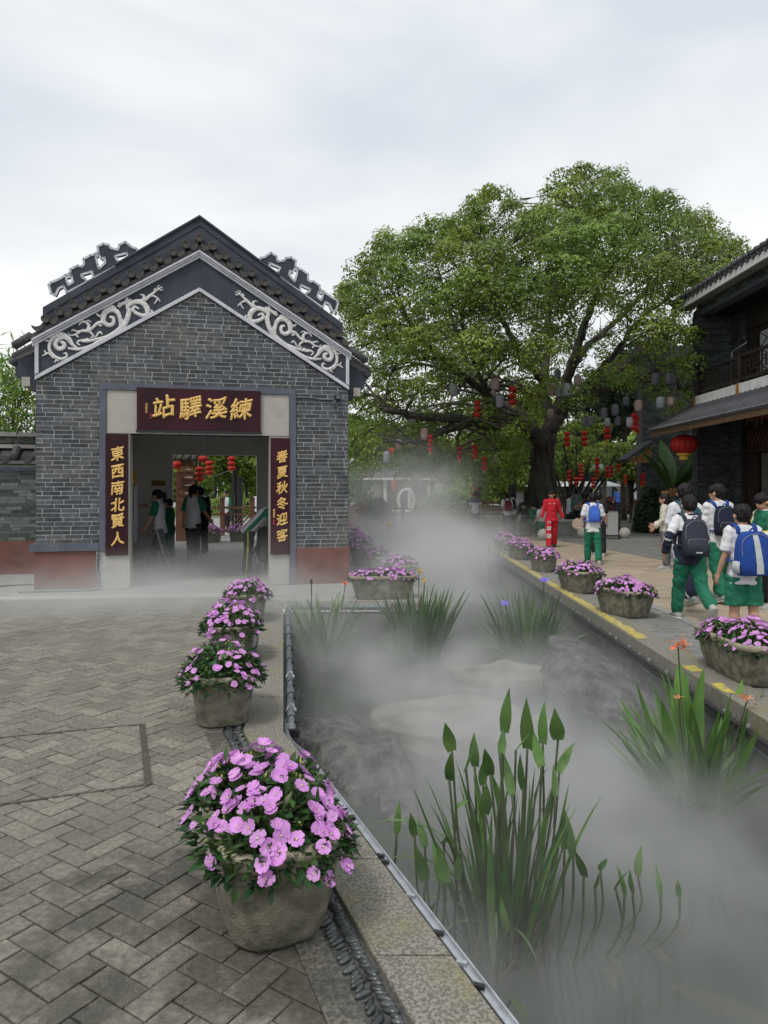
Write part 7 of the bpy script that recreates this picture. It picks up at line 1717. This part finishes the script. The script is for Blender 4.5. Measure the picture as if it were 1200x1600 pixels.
def backpack(J, label, W, Hh, D, mats, pocket=.4, stripe=None, drop=.0, straps=True, grp='school backpacks', logo=None):
    """mats: bag, pocket, strap; hung on the back"""
    U, X, F, H = J['U'], J['X'], J['F'], J['H']; top = J['shc']+U*(.0-drop)-F*(.055*H); c0 = top-U*Hh-F*D*.5
    T = J['t']; Rz = Matrix.Rotation(R(J['yaw']), 3, 'Z'); wl = T.location+Rz @ c0
    t = thing('backpack', label, 'backpack', wl, R(J['yaw']), grp); z = lambda p: p-c0
    b = MB(); cc = lambda f: z(top-U*Hh*(1-f)-F*D*.5)
    prof = ((0, .80, .75), (.03, .93, .95), (.25, 1.0, 1.06), (.5, 1., .98), (.75, .94, .84), (.92, .80, .62), (1., .55, .36))
    b.loft([(cc(f), X*W*.5*a, F*D*.5*d) for f, a, d in prof], 20, 0, .05, True, .55); bo = b.build('bag_body', mats[0], t, True)
    if pocket:
        b = MB(); b.loft([(cc(f*pocket+.04)-F*D*.46, X*W*.42*a, F*D*.24*d) for f, a, d in ((0, .8, .6), (.06, .95, 1.), (.5, 1., 1.1), (.9, .92, .8), (1., .7, .4))], 18, 0, .05, True, .6); b.build('pocket', mats[1], t, True)
        b = MB(); hz = pocket+.045; b.tube(smoothpath([cc(hz-.16)-F*D*.60-X*W*.41, cc(hz-.03)-F*D*.60-X*W*.36, cc(hz)-F*D*.58, cc(hz-.03)-F*D*.60+X*W*.36, cc(hz-.16)-F*D*.60+X*W*.41], 5), .0035, 5); b.build('zip', m_zip, t)
    b = MB(); b.tube(smoothpath([cc(.45)-F*D*.47-X*W*.46, cc(.8)-F*D*.42-X*W*.41, cc(.95)-F*D*.34, cc(.8)-F*D*.42+X*W*.41, cc(.45)-F*D*.47+X*W*.46], 6), .0035, 5); b.build('zip', m_zip, t)
    b = MB(); b.tube(smoothpath([cc(1.0)-X*.03, cc(1.07), cc(1.0)+X*.03], 5), .008, 6); b.build('handle', mats[2], t, True)
    if stripe:
        b = MB(); prev = None
        for k in range(13):
            f = .05+.88*k/12; w_ = .030*(1.2-.35*f); dd = np.interp(f, [q[0] for q in prof], [q[2] for q in prof])*D*.5+.006+(.24*D*math.sin(math.pi*min(1, f/pocket)) if pocket and f < pocket else 0)
            c = cc(f)-F*dd+X*(.02-.03*f); cur = (c-X*w_, c+X*w_)
            if prev: b.add([prev[0], prev[1], cur[1], cur[0]], [(0, 1, 2, 3)])
            prev = cur
        b.build('front_stripe', stripe, t)
        for s_ in (-1, 1): b = MB(); b.loft([(cc(.06)+X*s_*W*.5, X*.02, F*D*.3), (cc(.2)+X*s_*W*.53, X*.025, F*D*.34), (cc(.32)+X*s_*W*.5, X*.012, F*D*.32)], 10); b.build('side_pocket', stripe, t, True)
    if logo: b = MB(); b.box(cc(.10)-F*(D*.5+D*.24), (W*.25, .006, .014)); b.build('logo', m_silver, t)
    if straps:
        for s in (-1, 1):
            q = J['shc']; b = MB()
            pts = [z(top-U*.02-F*.0+X*s*W*.26), z(q+U*.028*H-F*.045*H+X*s*.062*H), z(q+U*.050*H+X*s*.072*H), z(q+U*.028*H+F*.055*H+X*s*.075*H), z(q-U*.07*H+F*.083*H+X*s*.07*H), z(q-U*.16*H+F*.068*H+X*s*.095*H), z(q-U*.20*H+X*s*.115*H), z(q-U*.21*H-F*.06*H+X*s*W*.40)]
            sp = smoothpath(pts, 5); secs = []
            for i, p in enumerate(sp):
                d = (sp[min(i+1, len(sp)-1)]-sp[max(i-1, 0)]).normalized(); sx_ = (X-d*X.dot(d)).normalized(); secs.append((p, sx_*.024, d.cross(sx_)*.007))
            b.loft(secs, 8); b.build('strap', mats[2], t, True)
    return t
def z_raglan(p, J, pel, U, X, F, H):
    d = min(dseg(p, J['shl'], J['ell'])[0], dseg(p, J['shr'], J['elr'])[0], dseg(p, J['ell'], J['wrl'])[0], dseg(p, J['elr'], J['wrr'])[0]); x = abs((p-pel).dot(X)); h = (p-pel).dot(U)/H
    return 1 if (d < .052*H and x > (.098-.18*max(0, h-.15))*H) else 0
def z_yoke(p, J, pel, U, X, F, H):
    h = (p-pel).dot(U)/H; x = abs((p-pel).dot(X))/H; ar = min(dseg(p, J['shl'], J['ell']), dseg(p, J['shr'], J['elr'])); fo = min(dseg(p, J['ell'], J['wrl']), dseg(p, J['elr'], J['wrr']))
    if x > .095 and fo[0] < .05*H and fo[0] < ar[0]: return 1 if fo[1] > .12 else 0
    if x > .100 and ar[0] < .06*H: return 2 if .78 < ar[1] < .86 else (1 if ar[1] > .86 else 0)
    return 0 if h > .205+.5*max(0, x-.06)*0 else 1
def z_side(p, J, pel, U, X, F, H):
    for s, n in ((-1, 'l'), (1, 'r')):
        for a, b_ in (('hip', 'kn'), ('kn', 'an')):
            d, t = dseg(p, J[a+n], J[b_+n]); c = J[a+n].lerp(J[b_+n], t)
            if d < .075*H and (p-c).x*s > .030*H and abs((p-c).y) < .008*H: return 1
    return 0
def z_half(p, J, pel, U, X, F, H): return 0 if (p-pel).dot(U)/H > .19 else 1
def z_green(p, J, pel, U, X, F, H):
    f = (p-pel).dot(F)/H; d = min(dseg(p, J['shl'], J['ell'])[0], dseg(p, J['shr'], J['elr'])[0], dseg(p, J['ell'], J['wrl'])[0], dseg(p, J['elr'], J['wrr'])[0]); x = abs((p-pel).dot(X))/H
    if x > .10 and d < .05*H: return 1
    return 1 if -.02 < f < .03 else 0
def z_ygw(p, J, pel, U, X, F, H):
    h = (p-pel).dot(U)/H; x = abs((p-pel).dot(X))/H; ar = min(dseg(p, J['shl'], J['ell'])[0], dseg(p, J['shr'], J['elr'])[0], dseg(p, J['ell'], J['wrl'])[0], dseg(p, J['elr'], J['wrr'])[0])
    if x > .095 and ar < .05*H:
        k = min(((p-J['sh'+n].lerp(J['el'+n], dseg(p, J['sh'+n], J['el'+n])[1])).x)*(-1 if n == 'l' else 1) for n in 'lr'); return 2 if abs((p-J['ell']).x) < .018*H or abs((p-J['elr']).x) < .018*H else 1
    return 0
A_ = person('schoolboy in white and navy jacket and green trousers with a dark slate backpack', 3.72, 8.55, -4, 1.53, dict(lean=3, hl=22, kl=8, hr=-22, kr=38, fr=48, al=-18, bl=28, el=42, il=24, ar=6, br=10, er=18, hy=0), ('jacket', [m_white, m_navy, m_navy], z_yoke), ('long', [m_green], None), 'short', vox=.010, seed=1)
backpack(A_, 'dark slate school backpack with grey zips on the boy in the navy and white jacket', .29, .44, .17, (m_bagn, m_bagn, m_bagn), .42, None, .0, logo=1)
B_ = person('tall schoolboy in white shirt and navy trousers with a teal backpack', 4.12, 9.6, 0, 1.68, dict(lean=3, hl=-24, kl=20, hr=20, kr=4, fl=22, al=10, er=30, ar=-10, hy=-14), ('polo', [m_white], None), ('long', [m_navy, m_white], z_side), 'short', vox=.012, seed=2)
backpack(B_, 'teal backpack on the tall boy in navy trousers', .30, .43, .16, (m_bagt, m_bagt, m_bagt), 0)
C_ = person('schoolboy in white shirt and green trousers looking to the left, carrying a navy backpack', 4.78, 10.05, 4, 1.66, dict(lean=3, hl=-16, kl=14, hr=16, kr=3, al=8, el=60, il=30, ar=-8, hy=38, fl=15), ('polo', [m_white], None), ('long', [m_green], None), 'bowl', vox=.012, seed=3)
backpack(C_, 'dark navy backpack with bright blue strap on the boy looking left', .29, .42, .16, (m_navy, m_blackc, m_bagb), .4)
D_ = person('schoolboy in white polo shirt and green shorts at the right edge, carrying a blue backpack', 3.60, 7.05, 2, 1.42, dict(lean=2, hl=4, kl=4, hr=-6, kr=6, al=0, bl=10, el=16, ar=4, br=10, er=12, hy=3), ('polo', [m_white], None), ('short', [m_green], None), 'short', vox=.010, seed=4)
backpack(D_, 'bright blue backpack with a silver stripe down its middle', .33, .43, .19, (m_bagb, m_bagb, m_bagb), .0, m_silver, -.0)
person('girl with short black hair and cream jacket standing left of the schoolboys', 5.65, 14.1, 60, 1.48, dict(al=5, el=40, il=10, bl=10, ar=10, er=50, ir=20, hy=10), ('jacket', [m_cream], None), ('long', [m_greyc], None), 'long', vox=.016, seed=5)
person('child in green jacket with yellow and white sleeves at the right picture edge', 5.17, 9.5, 100, 1.52, dict(al=12, el=72, il=15, ar=12, er=72, ir=15, hy=6, lean=3, hp=14), ('jacket', [m_green, m_white, m_yelc], z_ygw), ('long', [m_blackc], None), 'bowl', vox=.012, seed=6)
G_ = person('schoolboy in white shirt and green trousers walking away with a small blue bag', 4.45, 15.0, -4, 1.50, dict(hl=12, kl=4, hr=-10, kr=10, al=-4, bl=16, el=26, ar=4, br=18, er=50, ir=20, hy=-4, lean=3), ('tee', [m_white], None), ('long', [m_green], None), 'short', vox=.013, seed=7)
backpack(G_, 'small bright blue backpack on the boy walking away beyond the planters', .24, .34, .13, (m_bagl, m_bagl, m_bagl), 0)
t = thing('round_fan', 'round printed paper fan in the left hand of the boy with the small blue bag', 'fan', (4.13, 15.0, .86)); b = MB(); b.lathe([(0, -.004), (.12, -.004), (.12, .004), (0, .004)], n=18); o = b.build('fan_disc', mat('beige_printed_paper', (.50, .42, .33), (.30, .20, .15), 30, .7, 0), t, rot=(R(90), 0, 0)); b = MB(); b.box((.14, 0, -.04), (.12, .012, .014)); b.build('handle', m_woodo, t)
person('person in dark clothes mostly hidden behind the boy with the small blue bag', 5.12, 16.8, -8, 1.5, dict(hl=10, hr=-10), ('tee', [m_blackc], None), ('long', [m_blackc], None), 'short', vox=.018, seed=8)
HH = person('teenager in a bright red tracksuit walking toward the camera', 4.57, 19.2, 172, 1.56, dict(lean=0, hl=-14, kl=14, hr=16, kr=3, al=-14, bl=18, el=16, ar=8, br=14, er=18, hy=-20, fl=12), ('jacket', [m_redc], None), ('wide', [m_redc], None), 'bowl', (m_shoed, m_shoed), vox=.013, seed=9)
t = HH['t']
for k, ch in enumerate('中国体'):
    q = HH['hipr'].lerp(HH['knr'], .3+.42*k) if k < 2 else HH['knr'].lerp(HH['anr'], .28)
    glyph('trouser_print', ch, .12 if k < 2 else .15, t, (q.x, q.y+.088, q.z), (R(90), R(8), R(180)), 1., .004, .02, m_white, .006, 0.)
for n, s in (('l', -1), ('r', 1)):
    q = HH['el'+n]; b = MB(); b.tube(smoothpath([q+Vector((s*.03, .055, .07)), q+Vector((s*.058, .03, .02)), q+Vector((s*.06, .02, -.04)), q+Vector((s*.045, .04, -.09))], 4), .008, 5); b.build('sleeve_stripe', m_white, t, True)
b = MB(); b.box(HH['chest']+Vector((-.06, .108, .045)), (.03, .006, .022)); b.box(HH['chest']+Vector((.06, .108, .045)), (.03, .006, .03)); b.build('chest_badges', m_white, t)
person('person in grey and white shirt standing in the mist by the timber fence', 3.40, 26.2, -5, 1.5, dict(bl=10, br=10), ('tee', [m_greyc, m_white], z_half), ('long', [m_blackc], None), 'short', vox=.02, seed=10)
K1 = person('child in white shirt with a dark red backpack seen from behind in the mist', 4.37, 25.0, 6, 1.42, None, ('tee', [m_white], None), ('long', [m_greyc], None), 'short', vox=.02, seed=11); backpack(K1, 'dark red backpack on a child in the mist', .27, .36, .14, (m_bagr, m_bagr, m_blackc), .4)
K2 = person('child in white shirt with a dark backpack right beside the child with the red one', 4.68, 25.6, -14, 1.46, None, ('tee', [m_white], None), ('long', [m_blackc], None), 'short', vox=.02, seed=12); backpack(K2, 'dark backpack beside the dark red one in the mist', .27, .36, .14, (m_blackc, m_bagn, m_blackc), .4)
sit = dict(lean=18, hl=82, kl=84, hr=78, kr=80, al=35, el=45, il=15, ar=40, er=40, ir=15, hp=15)
for i, (px, dd, yaw, tp_, lab) in enumerate(((820, 25.0, 150, m_blackc, 'crouched figure in black at the left of the group under the banyan'), (831, 24.6, 195, m_green, 'child in green jacket seated in the group under the banyan'), (841, 24.2, 210, m_cream, 'child in pale top seated before the banyan trunk'), (848, 23.6, 170, m_white, 'child in white bending low before the banyan trunk'), (838, 25.3, 20, m_greyc, 'child in grey seated behind the others under the banyan'))):
    person(lab, (px-600)*dd/FPX, dd, yaw, 1.4, dict(sit, lean=12+8*(i % 3)), ('jacket', [tp_, m_white], None), ('long', [(m_blackc, m_green, m_navy, m_green, m_navy)[i]], None), ('short', 'bowl')[i % 2], vox=.022, seed=20+i, group='children sitting under the banyan')
person('child in green and white top with black trousers standing by the ring bench', 6.98, 26.5, -75, 1.42, dict(al=30, el=40, ar=30, er=50), ('tee', [m_lav, m_green], z_green), ('long', [m_blackc], None), 'short', vox=.02, seed=30)
person('person in dark vest and black trousers standing right of the ring bench', 7.5, 27.5, 10, 1.62, None, ('tee', [m_greyc, m_green], z_raglan), ('long', [m_blackc], None), 'long', vox=.022, seed=31)
person('person in pale brown top standing behind the ring bench', 6.6, 27.8, 160, 1.5, None, ('jacket', [m_cream], None), ('long', [m_greyc], None), 'long', vox=.024, seed=32)
person('person in bright blue top far across the plaza', 14.6, 44, 30, 1.62, dict(lean=10), ('tee', [m_bagl], None), ('long', [m_navy], None), 'short', vox=.03, seed=33)
person('girl with long ponytail pointing to the left inside the gatehouse', -4.52, 14.2, 88, 1.60, dict(ar=86, br=0, er=2, al=14, bl=8, el=20, hr=20, kr=4, hl=-14, kl=10, lean=4, hy=-4), ('tee', [m_lav, m_green], z_raglan), ('wide', [m_greyc, m_cream], z_side), 'pony', vox=.014, seed=40)
person('girl seen from behind in white and green top with black trousers inside the gatehouse', -4.12, 15.2, -12, 1.66, dict(hl=8, hr=-10, kr=6, br=14, ar=12, er=30, bl=12), ('tee', [m_lav, m_green], z_raglan), ('wide', [m_blackc], None), 'pony', vox=.014, seed=41)
person('student in a black hooded jacket standing in the far passage of the gatehouse', -4.50, 17.3, 30, 1.62, dict(bl=10, br=8), ('jacket', [m_blackc], None), ('wide', [m_blackc], None), 'short', (m_shoed, m_sole), vox=.016, seed=42)
person('child in a green jacket between the two girls inside the gatehouse', -4.95, 16.3, 80, 1.35, dict(al=20, el=40), ('jacket', [m_green, m_yelc], None), ('wide', [m_green], None), 'short', (m_shoed, m_sole), vox=.018, seed=43)
person('boy bending forward over a stroller at the right pillar of the gatehouse doorway', -2.50, 13.1, -88, 1.60, dict(lean=44, al=38, el=26, bl=4, ar=30, br=4, er=34, hl=-6, kl=2, hr=-2, kr=2, hp=35), ('tee', [m_lav, m_green], z_green), ('wide', [m_blackc, m_yelc], z_side), 'short', (m_shoe, m_sole), vox=.012, seed=44)
person('boy in a green and white jacket facing the gatehouse from beyond the fence', -5.85, 26.0, 170, 1.50, dict(al=20, el=60, bl=12), ('jacket', [m_white, m_green], z_green), ('long', [m_blackc], None), 'short', vox=.02, seed=45)
person('student in a white jacket seen from behind beyond the fence', -4.83, 27.0, -20, 1.52, None, ('jacket', [m_white], None), ('long', [m_navy], None), 'short', vox=.02, seed=46)
person('small child in yellow print top beyond the fence at the right of the passage', -4.55, 31.0, 150, 1.2, None, ('tee', [m_yelc], None), ('long', [m_greyc], None), 'short', vox=.024, seed=47)
person('distant child in a teal top walking beyond the fence', -7.25, 33.0, 60, 1.3, None, ('tee', [m_bagt], None), ('long', [m_greyc], None), 'short', vox=.024, seed=48)
# ================================================================ mist over the pond
def mist():
    x0, x1, y0, y1, z0, z1 = -6.8, 6.6, 2.2, 30.0, -.60, 4.6
    ng = bpy.data.node_groups.new('mist_nodes', 'GeometryNodeTree')
    ng.interface.new_socket('Geometry', in_out='OUTPUT', socket_type='NodeSocketGeometry')
    N = ng.nodes.new; L = ng.links.new
    pos = N('GeometryNodeInputPosition'); sep = N('ShaderNodeSeparateXYZ'); L(pos.outputs[0], sep.inputs[0])
    X, Y, Z = sep.outputs[0], sep.outputs[1], sep.outputs[2]
    def val(v):
        if isinstance(v, (int, float)):
            n = N('ShaderNodeValue'); n.outputs[0].default_value = v; return n.outputs[0]
        return v
    def mth(op, a, b=0., c=None, clampv=False):
        n = N('ShaderNodeMath'); n.operation = op; n.use_clamp = clampv
        for i, v in enumerate((a, b, c)):
            if v is None: continue
            if isinstance(v, (int, float)): n.inputs[i].default_value = v
            else: L(v, n.inputs[i])
        return n.outputs[0]
    def sstep(v, a, b):
        n = N('ShaderNodeMapRange'); n.interpolation_type = 'SMOOTHSTEP'; L(v, n.inputs[0]); n.inputs[1].default_value = a; n.inputs[2].default_value = b; return n.outputs[0]
    def gauss(cx, cy, cz, sx, sy, sz):
        a = mth('DIVIDE', mth('SUBTRACT', X, cx), sx); b = mth('DIVIDE', mth('SUBTRACT', Y, cy), sy); c = mth('DIVIDE', mth('SUBTRACT', Z, cz), sz)
        q = mth('ADD', mth('ADD', mth('MULTIPLY', a, a), mth('MULTIPLY', b, b)), mth('MULTIPLY', c, c)); return mth('EXPONENT', mth('MULTIPLY', q, -1.))
    def noise(scale, detail, off, stretch=(1, 1, 1)):
        mp = N('ShaderNodeVectorMath'); mp.operation = 'MULTIPLY_ADD'; mp.inputs[1].default_value = stretch; mp.inputs[2].default_value = off; L(pos.outputs[0], mp.inputs[0])
        n = N('ShaderNodeTexNoise'); n.inputs['Scale'].default_value = scale; n.inputs['Detail'].default_value = detail; n.inputs['Distortion'].default_value = .4; L(mp.outputs[0], n.inputs['Vector']); return n.outputs[0]
    n1 = noise(.55, 3.5, (3, 1, 7), (1, .75, 1.4)); n2 = noise(2.4, 4, (9, 4, 2), (1, .8, 1.2))
    nn = mth('ADD', mth('MULTIPLY', n1, .62), mth('MULTIPLY', n2, .38)); bil = sstep(nn, .40, .62)
    # low layer hugging the water, thickest in mid pond and along the channel
    zrel = mth('MAXIMUM', mth('SUBTRACT', Z, WZ), 0.)
    hgt = mth('ADD', .32, mth('MULTIPLY', sstep(Y, 4., 13.), .20))
    lay = mth('EXPONENT', mth('MULTIPLY', mth('POWER', mth('DIVIDE', zrel, hgt), 1.6), -1.))
    inL = sstep(mth('ADD', X, mth('MULTIPLY', mth('SUBTRACT', 4.62, Y), .0)), -2.0, -.3); inR = mth('SUBTRACT', 1., sstep(X, 2.35, 3.1))
    yd = mth('ADD', .34, mth('MULTIPLY', mth('SUBTRACT', 1., sstep(Y, 2.4, 6.5)), .85))
    nearx = mth('ADD', .22, mth('MULTIPLY', sstep(mth('ADD', X, mth('MULTIPLY', Y, .28)), 1.15, 2.3), .78))
    base = mth('MULTIPLY', mth('MULTIPLY', mth('MULTIPLY', mth('MULTIPLY', lay, inL), inR), yd), nearx)
    blobs = None
    for amp, g in ((1.05, gauss(.75, 6.7, -.42, 1.0, 1.7, .26)), (.62, gauss(1.1, 10.9, -.1, .7, 1.5, .42)), (1.3, gauss(1.2, 14.2, .05, .75, 2.9, .50)), (.8, gauss(.9, 19., .25, 1.5, 4., .55)), (.45, gauss(.2, 13.5, .2, .7, 3., .45)),
                   (.5, gauss(2.0, 4.9, -.48, .8, .9, .24)), (.10, gauss(1.5, 3.3, -.42, .7, 1.1, .24)), (.3, gauss(.2, 3.6, -.45, .5, .8, .2)), (.50, gauss(-2.7, 9.3, .1, 2.6, 1.5, .34)), (.75, gauss(.45, 2.7, -.15, .55, .42, .34)), (.20, gauss(-3.3, 12.4, .2, 1.2, 1.6, .40)), (.36, gauss(-.5, 8.5, -.35, .8, 1.2, .28)),
                   (.20, gauss(.9, 17.5, 1.8, 1.1, 2.2, .8)), (.11, gauss(-.2, 21., 1.2, 1.8, 4., .8)), (.16, gauss(3.9, 23.5, .3, 1.3, 2.2, .5)), (.20, gauss(-1.2, 10.9, .3, 1.2, .8, .5))):
        v = mth('MULTIPLY', g, amp); blobs = v if blobs is None else mth('ADD', blobs, v)
    tot = mth('MULTIPLY', mth('ADD', mth('MULTIPLY', base, .8), blobs), mth('ADD', .14, mth('MULTIPLY', bil, 1.5)))
    tot = mth('MULTIPLY', tot, mth('SUBTRACT', 1., sstep(Z, 3.2, 4.5))); tot = mth('MAXIMUM', mth('SUBTRACT', tot, .008), 0.)
    vc = N('GeometryNodeVolumeCube'); L(tot, vc.inputs['Density']); vc.inputs['Min'].default_value = (x0, y0, z0); vc.inputs['Max'].default_value = (x1, y1, z1)
    vc.inputs['Resolution X'].default_value = 120; vc.inputs['Resolution Y'].default_value = 210; vc.inputs['Resolution Z'].default_value = 56
    sm = N('GeometryNodeSetMaterial'); L(vc.outputs[0], sm.inputs[0])
    m = bpy.data.materials.new('mist_air'); m.use_nodes = True; nt = m.node_tree; nt.nodes.clear()
    pv = nt.nodes.new('ShaderNodeVolumePrincipled'); pv.inputs['Color'].default_value = (.90, .91, .90, 1); pv.inputs['Density'].default_value = MIST; pv.inputs['Anisotropy'].default_value = .0
    ou = nt.nodes.new('ShaderNodeOutputMaterial'); nt.links.new(pv.outputs[0], ou.inputs['Volume'])
    sm.inputs['Material'].default_value = m
    out = N('NodeGroupOutput'); L(sm.outputs[0], out.inputs[0])
    me = bpy.data.meshes.new('mist'); me.from_pydata([(0, 0, 0)], [], []); me.materials.append(m)
    o = link('mist', me, None, kind='stuff', label='white mist drifting low over the pond and the channel', cat='mist')
    md = o.modifiers.new('mist', 'NODES'); md.node_group = ng
MIST = 1.0
mist()
bpy.data.scenes.remove(SC2)
